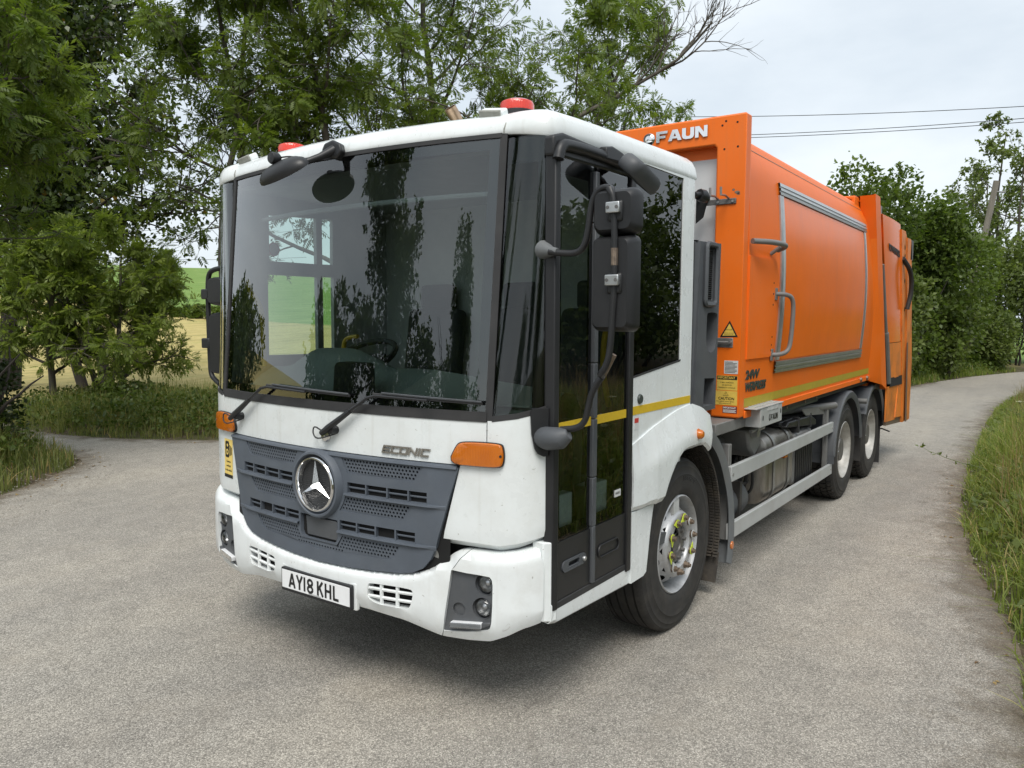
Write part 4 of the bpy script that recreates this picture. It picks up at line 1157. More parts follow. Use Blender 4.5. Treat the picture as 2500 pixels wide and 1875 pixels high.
# ================================================================== THE TRUCK
# x runs from the front to the back, the nearside (kerb side) faces -y, z up; the front bumper stands at x = 0
truck = empty('refuse_truck', (0, 0, 0))
tag(truck, 'white cab refuse lorry with orange body parked on the lane', 'truck')

_B = [(0.12, 1.0), (0.136, 1.062), (0.182, 1.158), (0.262, 1.205)]
def PL(s):
    a, sg = abs(s), (1 if s >= 0 else -1)
    if a <= 1.0:
        x, y, dx, dy = 0.12 * a * a, a, 0.24 * a, 1.0
    elif a <= 1.4:
        t = (a - 1) / 0.4
        k = ((1 - t) ** 3, 3 * t * (1 - t) ** 2, 3 * t * t * (1 - t), t ** 3)
        x = sum(k[i] * _B[i][0] for i in range(4)); y = sum(k[i] * _B[i][1] for i in range(4))
        q = (3 * (1 - t) ** 2, 6 * t * (1 - t), 3 * t * t)
        dx = sum(q[i] * (_B[i + 1][0] - _B[i][0]) for i in range(3)); dy = sum(q[i] * (_B[i + 1][1] - _B[i][1]) for i in range(3))
    else:
        x, y, dx, dy = 0.262 + (a - 1.4), 1.205 + 0.5 * (a - 1.4), 0.9, 0.45
    L = math.hypot(dx, dy)
    return x, y * sg, -dy / L, dx / L * sg
def lean(z): return 0.02 * (z - 0.5) if z < 1.45 else 0.019 + 0.09 * (z - 1.45)
def F(s, z, o=0.0):
    x, y, nx, ny = PL(s)
    k = 1 - 0.75 * min(1, max(0, (abs(s) - 1) / 0.4))
    return (x + lean(z) * k + o * nx, y + o * ny, z)
def lerp(a, b, t): return a + (b - a) * t
def ip(x, xs, ys): return float(np.interp(x, xs, ys))

# ---------------------------------------------------------- cab front skin
def fgrid(name, mat, parent, s0, s1, z0, z1, ns, nz, o=0.0, solid=0.012, curl=0.0, label=None):
    """patch of the front skin, s0..z1 may be functions; curl rounds the lower edge inwards"""
    fn = lambda v: v if callable(v) else (lambda t: v)
    s0, s1, z0, z1 = fn(s0), fn(s1), fn(z0), fn(z1)
    P = []
    for i in range(nz + 1):
        row = []
        for j in range(ns + 1):
            t = j / ns
            zz = 1.0
            for _ in range(2):
                s = lerp(s0(zz), s1(zz), t)
                zz = lerp(z0(s), z1(s), i / nz)
            oo = o
            if curl:
                d = zz - z0(s)
                if d < curl: oo = o - curl * (1 - math.sqrt(max(0, 1 - (1 - d / curl) ** 2)))
            row.append(F(s, zz, oo))
        P.append(row)
    mb = MB(); mb.grid([r[::-1] for r in P] if s1(1.2) > s0(1.2) else P)
    return mb.build(name, mat, parent, solid=solid, label=label)

front = fgrid('front_panel', 'white', truck, -0.976, 0.976, 1.243, 1.452, 48, 5)
zbot = lambda s: ip(abs(s), (0.7, 1.08, 1.22, 1.4), (0.862, 0.855, 0.872, 0.905))
ztop = lambda s: ip(abs(s), (0.9, 1.0, 1.2, 1.4), (1.452, 1.452, 1.470, 1.505))
for sg in (-1, 1):
    cp = fgrid('corner_panel', 'white', truck, (lambda z: sg * (0.757 + max(0, z - 0.862) * 0.245)), sg * 1.415, zbot, 1.30, 24, 14, curl=0.05)
    fgrid('corner_panel_top', 'white', cp, sg * 0.981, sg * 1.415, 1.30, ztop, 18, 5)
# added black blocks behind the panels, so the gaps look dark
mb = MB(); mb.bb(0.16, 0.75, -0.90, 0.90, 0.50, 1.40); mb.build('engine_bay_blackout', 'dark', truck)
for sg in (-1, 1):
    mb = MB(); mb.bb(0.33, 0.62, sg * 0.95, sg * 1.14, 0.60, 1.42); mb.build('corner_blackout', 'dark', truck)

# ---------------------------------------------------------- windscreen
WS0, WS1 = 1.462, 2.735
wnd = fgrid('windscreen', 'wind', truck, -0.972, 0.972, WS0, WS1, 48, 24, solid=0)
def strip(mb, s0, s1, z0, z1, o, ns=2, nz=2):
    mb.grid([[F(lerp(s0, s1, j / ns), lerp(z0, z1, i / nz), o) for j in range(ns, -1, -1)] for i in range(nz + 1)])
mb = MB()
strip(mb, -0.97, 0.97, WS0, 1.535, -0.006, 40, 2)
strip(mb, -0.97, 0.97, 2.672, WS1, -0.006, 40, 2)
for sg in (-1, 1): strip(mb, min(sg * 0.915, sg * 0.97), max(sg * 0.915, sg * 0.97), 1.535, 2.672, -0.006, 2, 16)
mb.build('black_border', 'black_gl', wnd)
mb = MB()
def band(mb, s0, s1, z0, z1, o0, o1, ns, nz):
    """a raised rubber strip with edges"""
    strip(mb, s0, s1, z0, z1, o1, ns, nz)
    for (a, b, c, d) in ((s0, s1, z0, z0), (s0, s1, z1, z1)):
        mb.grid([[F(lerp(a, b, j / ns), c, o) for j in range(ns + 1)] for o in (o0, o1)])
    for s in (s0, s1):
        mb.grid([[F(s, lerp(z0, z1, i / nz), o) for i in range(nz + 1)] for o in (o0, o1)])
band(mb, -0.976, 0.976, 1.446, 1.492, -0.004, 0.010, 40, 2)
band(mb, -0.976, 0.976, 2.722, 2.742, -0.004, 0.008, 40, 2)
for sg in (-1, 1): band(mb, *sorted((sg * 0.968, sg * 1.004)), 1.452, 2.738, -0.01, 0.006, 3, 20)
mb.build('rubber_seal', 'rubber', wnd, angle=30)
for sg in (-1, 1):
    cw = fgrid('corner_window', 'door_gl' if sg < 0 else 'wind', truck, *( (sg * 1.004, sg * 1.40)), lambda s: ztop(s) + 0.012, 2.715, 20, 20, solid=0)
    mb = MB()
    n = 20
    mb.grid([[F(sg * lerp(1.004, 1.41, (j if sg < 0 else n - j) / n), ztop(lerp(1.004, 1.41, (j if sg < 0 else n - j) / n)) + dz, 0.008) for j in range(n + 1)] for dz in (-0.004, 0.022)])
    mb.build('rubber_seal', 'rubber', cw)
    mb = MB()
    if sg < 0:
        for (a, b) in ((1.006, 1.035), (1.30, 1.40)):
            mb.grid([[F(-lerp(a, b, j / 4), lerp(1.48, 2.71, i / 16), -0.008) for j in range(5)] for i in range(17)])
        mb.grid([[F(-lerp(1.006, 1.40, j / 14), lerp(2.60, 2.71, i / 2), -0.009) for j in range(15)] for i in range(3)])
        mb.build('black_border', 'black_gl', cw)

# ---------------------------------------------------------- roof
def roof_ring(ins, z):
    pts = []
    for k in range(9): pts.append((lerp(1.84 - ins, 0.34, k / 8), -(ip(lerp(1.84, 0.34, k / 8), (0.34, 0.6), (1.226, 1.243)) - ins)))
    for k in range(61):
        s = lerp(-1.4, 1.4, k / 60)
        p = F(s, 2.73, -ins)
        pts.append((p[0], p[1]))
    for k in range(9): pts.append((lerp(0.34, 1.84 - ins, k / 8), ip(lerp(0.34, 1.84, k / 8), (0.34, 0.6), (1.226, 1.243)) - ins))
    zz = []
    for (x, y) in pts:
        fr = max(0.0, min(1.0, (x - 0.3) / 1.4))
        drop = 0.03 * max(0, min(1, (abs(y) - 1.0) / 0.22)) * (1 - fr) if z < 2.75 else 0
        zz.append((x, y, z - drop + 0.034 * fr * max(0, min(1, (z - 2.74) / 0.08))))
    return zz
mb = MB()
rings = [roof_ring(a, z) for a, z in ((0.03, 2.735), (0.0, 2.735), (-0.005, 2.742), (-0.004, 2.760), (0.004, 2.788), (0.018, 2.811), (0.042, 2.828))]
for k_, dz_ in ((0.965, 0.015), (0.91, 0.028), (0.82, 0.037), (0.6, 0.046), (0.3, 0.05)):
    rings.append([(1.05 + (p[0] - 1.05) * k_, p[1] * k_, p[2] + dz_) for p in rings[6]])
n = len(rings[0])
vs = [p for rg in rings for p in rg]
fs = [(i * n + (j + 1) % n, i * n + j, (i + 1) * n + j, (i + 1) * n + (j + 1) % n) for i in range(len(rings) - 1) for j in range(n)]
fs.append(tuple((len(rings) - 1) * n + j for j in range(n))[::-1])
mb.add(vs, [f[::-1] for f in fs])
roof = mb.build('cab_roof', 'white', truck, angle=50)
mb = MB(); mb.bb(0.42, 1.75, -1.18, 1.18, 2.70, 2.725); mb.build('roof_lining', 'wall_in', truck)
# vertical seam of the roof corner
for sg in (-1, 1):
    mb = MB(); mb.tube([F(sg * 0.985, 2.742, 0.010), F(sg * 0.985, 2.756, 0.0125), F(sg * 0.99, 2.783, 0.004), F(sg * 0.99, 2.806, -0.016), F(sg * 0.99, 2.829, -0.05)], 0.003, 6)
    mb.build('roof_seam', 'lampgrey', roof)

# ---------------------------------------------------------- nearside door and side
YS = -1.245
def SD(x, z, d=0.0): return (x, YS + d, z)          # side plane, d = depth behind the skin
door = MB()
door.prism([(0.260, -1.200), (0.266, -1.250), (0.300, -1.256), (0.300, -1.18)], lambda u, v: (u, v, 0.585), lambda u, v: (u, v, 2.66))
door = door.build('entry_door', 'black_pl', truck, bevel=0.006)
mb = MB(); mb.bb(0.984, 1.034, YS - 0.012, YS + 0.06, 0.575, 2.675); mb.build('door_post', 'black_pl', door, bevel=0.006)
mb = MB(); mb.bb(0.268, 0.984, YS - 0.004, YS + 0.06, 0.585, 0.618); mb.build('door_threshold', 'rubber', door, bevel=0.004)
for k, (x0, x1) in enumerate(((0.301, 0.612), (0.640, 0.982))):
    out = [(x0, 0.622), (x1, 0.622), (x1, 0.893), (x0, 0.893)]
    if k == 0:
        hole = rrect(0.345, 0.565, 0.738, 0.795, 0.027, 5)
        lf = plate('door_leaf', 'black_pl', door, out, SD, 0.04, holes=[hole])
        mb = MB(); mb.prism(rrect(0.343, 0.567, 0.736, 0.797, 0.028, 5), lambda u, v: (u, YS - 0.006, v), lambda u, v: (u, YS + 0.004, v))
        hb = rrect(0.40, 0.50, 0.748, 0.782, 0.008, 3)
        plate('handle_surround', 'grey_pl', lf, rrect(0.347, 0.563, 0.740, 0.793, 0.026, 5), lambda u, v, d: (u, YS - 0.007 + d, v), 0.02, holes=[hb])
        mb = MB(); mb.bb(0.395, 0.505, YS + 0.012, YS + 0.02, 0.744, 0.786); mb.build('handle_recess', 'black_pl', lf)
        mb = MB(); mb.bb(0.402, 0.498, YS - 0.004, YS + 0.006, 0.748, 0.757); mb.build('door_handle', 'grey_pl', lf, bevel=0.002)
        mb = MB(); mb.lathe([(0.0, -0.012), (0.010, -0.012), (0.012, -0.009), (0.012, 0)], (0.538, YS - 0.006, 0.766), 'y', 16); mb.build('door_lock', 'alu', lf)
    else:
        lf = plate('door_leaf', 'black_pl', door, out, SD, 0.04)
        mb = MB()
        lp = [(p[0], YS - 0.004, p[1]) for p in rrect(0.69, 0.905, 0.725, 0.785, 0.029, 6)]
        mb.tube(lp + [lp[0], lp[1]], 0.0045, 6)
        mb.build('pressed_rib', 'black_pl', lf)
    # glass pane with black printed edge
    gp = MB(); gp.grid([[SD(x, z, 0.004) for x in (x0, x1)] for z in (0.897, 2.625)]); gp = gp.build('door_pane', 'door_gl', door)
    e = 0.036
    plate('black_border', 'black_gl', gp, [(x0, 0.896), (x1, 0.896), (x1, 2.626), (x0, 2.626)], lambda u, v, d: SD(u, v, 0.009 + d), 0.004, holes=[[(x0 + e, 0.955), (x1 - e, 0.955), (x1 - e, 2.55), (x0 + e, 2.55)]])
    mb = MB(); mb.bb(x0 + 0.006, x1 - 0.006, YS - 0.0005, YS + 0.003, 1.401, 1.444); mb.build('yellow_stripe', 'yellow', gp)
for (z0, z1, w) in ((0.62, 0.905, 0.016), (0.905, 1.145, 0.020), (1.148, 1.43, 0.021), (1.433, 1.70, 0.020), (1.703, 2.36, 0.020), (2.363, 2.60, 0.016)):
    mb = MB(); mb.bb(0.626 - w, 0.626 + w, YS - 0.014, YS + 0.03, z0, z1); mb.build('centre_strip', 'grey_pl', door, bevel=0.005)
# small label on the rear pane
mb = MB(); mb.bb(0.862, 0.925, YS - 0.001, YS + 0.003, 1.000, 1.035); st = mb.build('maker_label', 'sticker_w', door)
text('lettering', 'MAPLE', 0.017, lambda u, v, h: (0.866 + u, YS - 0.0022 - h, 1.013 + v), 'ink', st, 0.0002, sx=0.95)
# black gutter over door
mb = MB()
mb.prism([(0.25, 2.615), (1.06, 2.63), (1.06, 2.70), (0.9, 2.71), (0.33, 2.725), (0.25, 2.70)], lambda u, v: (u, YS - 0.004, v), lambda u, v: (u, YS + 0.05, v))
mb.build('door_gutter', 'black_pl', door, bevel=0.012, seg=3)
mb = MB(); mb.tube(smooth_path([(0.27, YS - 0.012, 2.60), (0.285, YS - 0.014, 2.655), (0.34, YS - 0.014, 2.675), (0.70, YS - 0.014, 2.682), (1.05, YS - 0.012, 2.665)], 2), 0.026, 10); mb.build('gutter_roll', 'black_pl', door)
# sill below door
mb = MB()
P = []
for z, d in ((0.520, 0.05), (0.515, 0.018), (0.528, 0.004), (0.56, 0.0), (0.60, 0.0), (0.612, 0.012), (0.612, 0.05)):
    P.append([(x, YS + d, z + (0.012 if x < 0.3 else 0) - 0.035 * (x - 0.25) * (1 if z < 0.55 else 0.0)) for x in (0.262, 0.32, 0.6, 1.04)])
mb.grid(P); mb.build('door_sill', 'white', truck, solid=0.004)
mb = MB(); mb.prism([(0.240, -1.212), (0.262, -1.240), (0.300, -1.252), (0.300, -1.15), (0.245, -1.15)], lambda u, v: (u, v, 0.535), lambda u, v: (u, v, 0.905)); mb.build('sill_post', 'white', truck, bevel=0.006)

# quarter panel with window
plate('quarter_panel', 'white', truck, [(1.036, 1.19), (1.83, 1.19), (1.83, 2.742), (1.036, 2.742)], SD, 0.03,
      holes=[[(1.0365, 1.603), (1.662, 1.668), (1.662, 2.722), (1.0365, 2.722)][0:0] or [(1.040, 1.604), (1.662, 1.668), (1.662, 2.722), (1.040, 2.722)]])
qw = MB(); qw.grid([[SD(x, z, -0.001) for x in (1.036, 1.664)] for z in (1.60, 2.715)])
qw = MB().add([SD(1.037, 1.604, 0.006), SD(1.664, 1.668, 0.006), SD(1.664, 2.724, 0.006), SD(1.037, 2.724, 0.006)], [(0, 1, 2, 3)]).build('quarter_window', 'black_gls', truck)
mb = MB(); mb.add([SD(1.037, 1.600, -0.002), SD(1.664, 1.665, -0.002), SD(1.664, 1.677, -0.002), SD(1.037, 1.612, -0.002)], [(0, 1, 2, 3)]).build('window_seal', 'rubber', qw)
mb = MB(); mb.bb(1.045, 1.822, YS - 0.002, YS + 0.001, 1.405, 1.450); mb.build('yellow_stripe', 'yellow', truck)
mb = MB(); mb.lathe([(0, -0.012), (0.022, -0.012), (0.027, -0.004), (0.027, 0)], (1.13, YS, 1.485), 'y', 20); mb.build('filler_cap', 'green_dk', truck)
st = MB().bb(1.075, 1.12, YS - 0.002, YS + 0.001, 1.36, 1.385).build('warning_label', 'red_ink', truck)
mb = MB(); mb.bb(1.075, 1.12, YS - 0.002, YS + 0.001, 1.325, 1.359); mb.build('warning_text_field', 'sticker_w', st)
# wheel arch flare
XW1, ZW = 1.79, 0.53
def flare_top(x): return ip(x, (1.035, 1.3, 1.6, 1.83, 2.0, 2.165), (1.246, 1.315, 1.375, 1.398, 1.36, 1.285))
def flare_bot(x):
    if x < 1.20: return 0.893
    t = (x - 1.80) / 0.545
    return max(0.893, 0.50 + 0.665 * math.sqrt(max(0.0, 1 - t * t)) if abs(t) < 1 else 0.9)
P = []
xs = [1.036, 1.08, 1.14, 1.2, 1.255, 1.27, 1.29, 1.31, 1.33, 1.36, 1.40, 1.45, 1.5, 1.56, 1.63, 1.7, 1.77, 1.84, 1.9, 1.96, 2.02, 2.07, 2.11, 2.14]
for k in range(15):
    t = k / 14
    row = []
    for x in xs:
        zt, zb = flare_top(x), min(flare_bot(x), 1.14) if x > 1.30 else flare_bot(x)
        if x > 2.07: zb = ip(x, (2.07, 2.14), (1.09, 1.17))
        z = lerp(zb, zt, t)
        d = (1 - t) * (zt - zb)
        dd = z - zb
        o = 0.004 + 0.048 * min(1.0, (zt - z) / 0.17) * ip(x, (1.036, 1.25, 2.0, 2.14), (0.25, 1, 1, 0.7)) - (0.02 * (1 - dd / 0.03) ** 2 if dd < 0.03 else 0)
        row.append((x, YS - o, z))
    P.append(row)
mb = MB(); mb.grid(P); mb.build('wheel_arch_flare', 'white', truck, solid=0.012, angle=28)
out = [(1.040, 0.498), (1.19, 0.500), (1.225, 0.515), (1.243, 0.60), (1.262, 0.70), (1.285, 0.80), (1.31, 0.884), (1.040, 0.884)]
plate('lower_corner_panel', 'white', truck, out, lambda u, v, d: (u, YS - 0.012 + d, v), 0.05)
mb = MB(); mb.lathe([(0, -0.045), (0.018, -0.043), (0.027, -0.034), (0.030, -0.012), (0.034, -0.01), (0.034, 0)], (1.835, YS - 0.045, 1.215), 'y', 20); mb.build('side_marker_lamp', 'amber', truck)

# ---------------------------------------------------------- cab interior and far side
plate('far_side_wall', 'wall_in', truck, [(0.33, 0.6), (1.83, 0.6), (1.83, 2.74), (0.33, 2.74)], lambda u, v, d: (u, 1.195 + d, v), 0.03, flip=True, back=True,
      holes=[[(0.618, 1.665), (1.035, 1.66), (1.035, 2.195), (0.622, 2.195)], [(1.085, 1.66), (1.182, 1.658), (1.185, 2.20), (1.085, 2.198)],
             [(0.637, 2.283), (1.035, 2.285), (1.035, 2.60), (0.640, 2.58)], [(1.085, 2.286), (1.180, 2.288), (1.185, 2.605), (1.085, 2.60)]])
mb = MB(); mb.add([(0.60, 1.235, 1.64), (1.2, 1.235, 1.64), (1.2, 1.235, 2.63), (0.60, 1.235, 2.63)], [(0, 1, 2, 3)]); mb.build('driver_window', 'far_gl', truck)
mb = MB(); mb.bb(1.72, 1.80, -1.2, 1.2, 0.6, 2.72); mb.build('cab_rear_wall', 'wall_in', truck)
mb = MB(); mb.bb(0.33, 1.8, -1.2, 1.2, 0.58, 0.64); mb.build('cab_floor', 'grey_pl', truck)
mb = MB()
def dashrow(y):
    h = math.exp(-((y - 0.52) / 0.34) ** 4) * 0.13 + 0.03 * math.exp(-((y + 0.15) / 0.35) ** 2)
    low = 0.0 if y > -0.45 else -0.05 * min(1, (-0.45 - y) / 0.3)
    dx = 0.125 * min(1.0, abs(y)) ** 2 + max(0, abs(y) - 1.0) * 0.7
    return [(0.09 + dx, y, 1.40), (0.10 + dx, y, 1.475), (0.22 + dx, y, 1.50 + low * 0.3), (0.36 + dx * 0.6, y, 1.545 + low + 0.15 * h), (0.47 + dx * 0.4, y, 1.58 + low + 0.6 * h), (0.60, y, 1.60 + low + h), (0.70, y, 1.585 + low + 0.8 * h), (0.76, y, 1.50 + low + 0.4 * h), (0.78, y, 1.25), (0.74, y, 0.9)]
mb.grid([dashrow(lerp(-1.10, 1.12, k / 36)) for k in range(37)])
mb.build('dashboard', 'dash', truck, angle=60)
mb = MB()
mb.grid([[(lerp(0.20, 0.24, k / 10) + 0.10 * (lerp(-1.08, -0.30, k / 10) ** 2), lerp(-1.08, -0.30, k / 10), 1.505) if j == 0 else (lerp(0.62, 0.55, k / 10), lerp(-1.08, -0.30, k / 10), lerp(1.545, 1.63, k / 10)) for j in range(2)] for k in range(11)])
mb.build('dash_shelf', 'dash_lt', truck, solid=0.01)
M = Matrix.Rotation(R(-28), 3, 'Y')
mb = MB()
ring = [Vector((0.80, 0.52, 1.66)) + M @ Vector((0.22 * math.cos(a), 0.23 * math.sin(a), 0)) for a in [2 * math.pi * k / 32 for k in range(33)]]
mb.tube(ring + [ring[1]], 0.019, 8, cap=False)
mb.build('steering_wheel', 'black_pl', truck)
mb = MB(); mb.cyl((0.80, 0.52, 1.655), (0.62, 0.52, 1.42), 0.04, n=12); mb.box((0.80, 0.52, 1.655), (0.10, 0.36, 0.03), M); mb.build('steering_column', 'black_pl', truck, bevel=0.004)
def seat(y):
    s = MB(); s.box((1.28, y, 1.22), (0.5, 0.5, 0.14)); s = s.build('seat', 'seat', truck, bevel=0.04, seg=3)
    mb = MB(); mb.box((1.56, y, 1.62), (0.14, 0.48, 0.72), Matrix.Rotation(R(8), 3, 'Y')); mb.build('backrest', 'seat', s, bevel=0.05, seg=3)
    mb = MB(); mb.box((1.62, y, 2.06), (0.10, 0.28, 0.18)); mb.build('headrest', 'seat', s, bevel=0.03, seg=3)
    mb = MB(); mb.bb(1.1, 1.45, y - 0.18, y + 0.18, 0.62, 1.16); mb.build('seat_base', 'black_pl', s)
seat(0.58); seat(-0.15); seat(-0.72)
mb = MB(); mb.tube(smooth_path([(0.52, 1.12, 1.60), (0.52, 1.12, 1.93), (0.50, 1.14, 2.02), (0.46, 1.17, 2.08), (0.46, 1.18, 2.15)], 2), 0.017, 8); mb.build('handrail', 'yellow_paint', truck)
mb = MB(); mb.tube(smooth_path([(0.98, 0.88, 1.55), (0.98, 0.88, 1.74), (0.98, 0.84, 1.78), (0.98, 0.74, 1.79)], 2), 0.015, 8); mb.build('handrail', 'yellow_paint', truck)
mb = MB(); mb.tube(smooth_path([(1.02, -1.12, 1.45), (0.95, -1.12, 1.62), (0.95, -1.12, 1.80), (1.0, -1.12, 1.88)], 2), 0.016, 8); mb.build('handrail', 'yellow_paint', truck)
mb = MB(); mb.prism(rrect(-0.205, 0.005, 1.50, 1.685, 0.03), lambda u, v: (0.075 + lean(v), u, v), lambda u, v: (0.20, u, v)); mb.build('windscreen_camera_unit', 'black_pl', truck, bevel=0.004)
for (x0, x1) in ((0.31, 0.53), (0.66, 0.88)):
    mb = MB(); mb.bb(x0, x1, -1.19, -1.12, 0.80, 1.085); mb.build('door_kick_panel', 'white', truck, bevel=0.006)

mb = MB(); mb.tube([F(lerp(-0.93, 0.93, k / 12), 2.50, -0.16) for k in range(13)], 0.014, 8); mb.build('pale_bar', 'whitepanel', truck)  # pale tube across the cab behind the upper windscreen
mb = MB(); mb.lathe([(0.046, 0.0), (0.046, 0.004), (0.036, 0.004), (0.036, 0.0)], (0.70, 1.226, 2.365), 'y', 24, closed=True); ws_ = mb.build('window_sticker', 'red_ink', truck)
mb = MB(); mb.disc((0.70, 1.229, 2.365), 0.037, 'y', 20); mb.build('sticker_face', 'sticker_w', ws_)
# ---------------------------------------------------------- cab rear corner, air intake column
mb = MB(); mb.bb(1.83, 1.86, -1.18, 1.18, 0.95, 2.74); mb.build('cab_back_panel', 'black_pl', truck)
c = MB()
prof = [(-1.15, 1.90), (-1.225, 1.90), (-1.25, 1.925), (-1.25, 2.27), (-1.15, 2.27)]
def colpt(p, z):
    t = (2.39 - z) / 1.05
    return (p[1] - 0.035 * t * (1 if p[1] > 2.0 else 0.3), p[0], z + (0.012 if p[1] > 2.0 else 0))
mb = MB()
zs = [1.33, 1.36, 1.6, 2.0, 2.36, 2.385]
mb.grid([[colpt(p, z) for p in prof[:3]] for z in zs]); 
col_o = mb.build('air_intake', 'grey_pl', truck)
def CI(u, v, d): return (u - 0.035 * (2.39 - v) / 1.05, -1.25 + d, v)
plate('intake_face', 'grey_pl', col_o, [(1.925, 1.33), (2.275, 1.33), (2.275, 2.397), (1.925, 2.386)], CI, 0.12,
      holes=[rrect(2.02, 2.155, 2.03, 2.36, 0.015), smooth_loop([(2.075, 1.70), (2.25, 1.70), (2.262, 1.93), (2.235, 1.955), (2.085, 1.955), (2.072, 1.93)], 2), [(2.06, 1.36), (2.24, 1.36), (2.245, 1.53), (2.07, 1.54)]])
fr = [CI(p[0], p[1], -0.012) for p in rrect(2.0, 2.172, 2.005, 2.378, 0.03, 4)]
mb = MB(); mb.tube(fr + [fr[0], fr[1]], 0.017, 6); mb.build('intake_frame', 'grey_pl', col_o)
mb = MB(); mb.grid([[CI(u, v, 0.03) for u in (1.95, 2.25)] for v in (2.0, 2.38)]); mb.build('intake_dark', 'dark', col_o)
for k in range(26):
    mb = MB(); z = 2.035 + 0.325 * k / 25.5; mb.box(CI(2.087, z, 0.010), (0.14, 0.006, 0.0055)); mb.build('intake_slat', 'rubber', col_o, smooth=False)
mb = MB(); mb.grid([[CI(u, v, dd) for u in (2.05, 2.28)] for v, dd in ((1.69, 0.02), (1.73, 0.10), (1.97, 0.11))]); mb.build('cup_recess', 'grey_pl', col_o)
mb = MB(); mb.grid([[CI(u, v, 0.10) for u in (2.03, 2.28)] for v in (1.34, 1.56)]); mb.build('lower_recess', 'dark', col_o)
mb = MB(); mb.grid([[colpt(p, 2.392) for p in prof[:3]] , [(2.0, -1.15, 2.39)] * 3]); mb.build('intake_cap', 'grey_pl', col_o)
mb = MB(); mb.add([(1.90, -1.15, 2.386), (1.90, -1.24, 2.386), (2.275, -1.25, 2.397), (2.275, -1.05, 2.397), (1.90, -1.05, 2.386)], [(0, 1, 2, 3, 4)]); mb.build('intake_top', 'grey_pl', col_o)
# work camera on rear corner
mb = MB(); mb.cyl((1.845, -1.235, 2.655), (1.90, -1.25, 2.66), 0.018, n=10); mb.tube([(1.895, -1.245, 2.66), (1.93, -1.255, 2.655), (1.965, -1.262, 2.645)], [0.034, 0.040, 0.030], 14); mb.build('corner_camera', 'black_pl', truck)
# ---------------------------------------------------------- grille
def G(s, z, d): return F(s, z, 0.022 - d)
half = [(0.0, 1.234), (0.30, 1.234), (0.60, 1.234), (0.835, 1.234), (0.845, 1.226), (0.806, 1.10), (0.775, 0.99), (0.748, 0.90), (0.735, 0.845), (0.708, 0.785), (0.665, 0.735), (0.61, 0.708), (0.53, 0.694), (0.38, 0.681), (0.2, 0.669), (0.0, 0.663)]
gout = [(-y, z) for y, z in half][::-1][:-1] + half[:-1]
perf = [
    [(0.165, 1.219), (0.665, 1.219), (0.642, 1.175), (0.613, 1.150), (0.585, 1.145), (0.205, 1.145), (0.185, 1.18)],
    [(0.195, 1.026), (0.605, 1.026), (0.580, 0.98), (0.552, 0.957), (0.52, 0.950), (0.155, 0.950), (0.18, 0.99)],
    [(0.172, 0.823), (0.537, 0.823), (0.512, 0.78), (0.486, 0.757), (0.455, 0.749), (0.0, 0.728), (0.0, 0.770), (0.135, 0.770), (0.155, 0.795)]]
slots1 = [(0.208, 0.325), (0.333, 0.455), (0.463, 0.578), (0.586, 0.685)]
slots2 = [(0.155, 0.265), (0.273, 0.385), (0.393, 0.505), (0.513, 0.622)]
holes, mir = [], lambda L: [(-y, z) for y, z in L]
for L in perf[:2]:
    holes += [L, mir(L)]
L3 = perf[2]
holes.append([(y, z) for y, z in L3[:5]] + [(0.0, 0.728)] + [(-y, z) for y, z in L3[:5]][::-1] + [(-y, z) for y, z in L3[7:]][::1][::-1] + L3[7:][::-1] if False else
             [(0.172, 0.823), (0.537, 0.823), (0.512, 0.78), (0.486, 0.757), (0.455, 0.749), (0.0, 0.728), (-0.455, 0.749), (-0.486, 0.757), (-0.512, 0.78), (-0.537, 0.823), (-0.172, 0.823), (-0.155, 0.795), (-0.135, 0.767), (0.135, 0.767), (0.155, 0.795)])
for a, b in slots1:
    r = [(a, 1.046), (b, 1.046), (b, 1.099), (a, 1.099)]
    holes += [r, mir(r)]
for a, b in slots2:
    r = [(a, 0.850), (b, 0.850), (b, 0.901), (a, 0.901)]
    holes += [r, mir(r)]
holes.append(circ(0, 1.066, 0.150, 40))
holes.append([(-0.128, 0.780), (-0.10, 0.772), (0.10, 0.772), (0.128, 0.780), (0.140, 0.80), (0.140, 0.895), (-0.140, 0.895), (-0.140, 0.80)])
ext = [(y, z) for y in np.linspace(-0.8, 0.8, 33) for z in (1.228, 1.125, 1.035, 0.925, 0.838, 0.71)]
grille = plate('grille', 'grille', truck, gout, G, 0.05, holes=holes, extra=ext, flip=True)
def inside(poly, x, y):
    c = False
    n = len(poly)
    for i in range(n):
        (x1, y1), (x2, y2) = poly[i], poly[i - 1]
        if (y1 > y) != (y2 > y) and x < (x2 - x1) * (y - y1) / (y2 - y1) + x1: c = not c
    return c
def scale_poly(p, d):
    cx = sum(q[0] for q in p) / len(p); cz = sum(q[1] for q in p) / len(p)
    return [(x + d * (1 if x > cx else -1), z + d * (1 if z > cz else -1)) for x, z in p]
def perforated(poly, rows, top):
    hs = []
    px, pz = 0.0205, 0.0172
    for r in range(rows):
        z = top - 0.011 - r * pz
        x = -0.7 + (px / 2 if r % 2 else 0)
        while x < 0.7:
            if all(inside(poly, x + dx, z + dz) for dx, dz in ((-0.008, 0), (0.008, 0), (0, 0.007), (0, -0.007))) and math.hypot(x, z - 1.066) > 0.185 and not (abs(x) < 0.150 and 0.762 < z < 0.9):
                hs.append(circ(x, z, 0.0064, 8))
            x += px
    return plate('perforated_panel', 'grille', grille, scale_poly(poly, 0.004), lambda s, z, d: F(s, z, 0.016 - d), 0.006, holes=hs, flip=True)
for L in perf[:2]:
    perforated(L, 5, L[0][1]); perforated(mir(L), 5, L[0][1])
perforated(holes[4], 6, 0.823)
mb = MB(); strip(mb, -0.80, 0.80, 0.70, 1.225, 0.0, 30, 4); mb.build('radiator_shade', 'dark', grille)
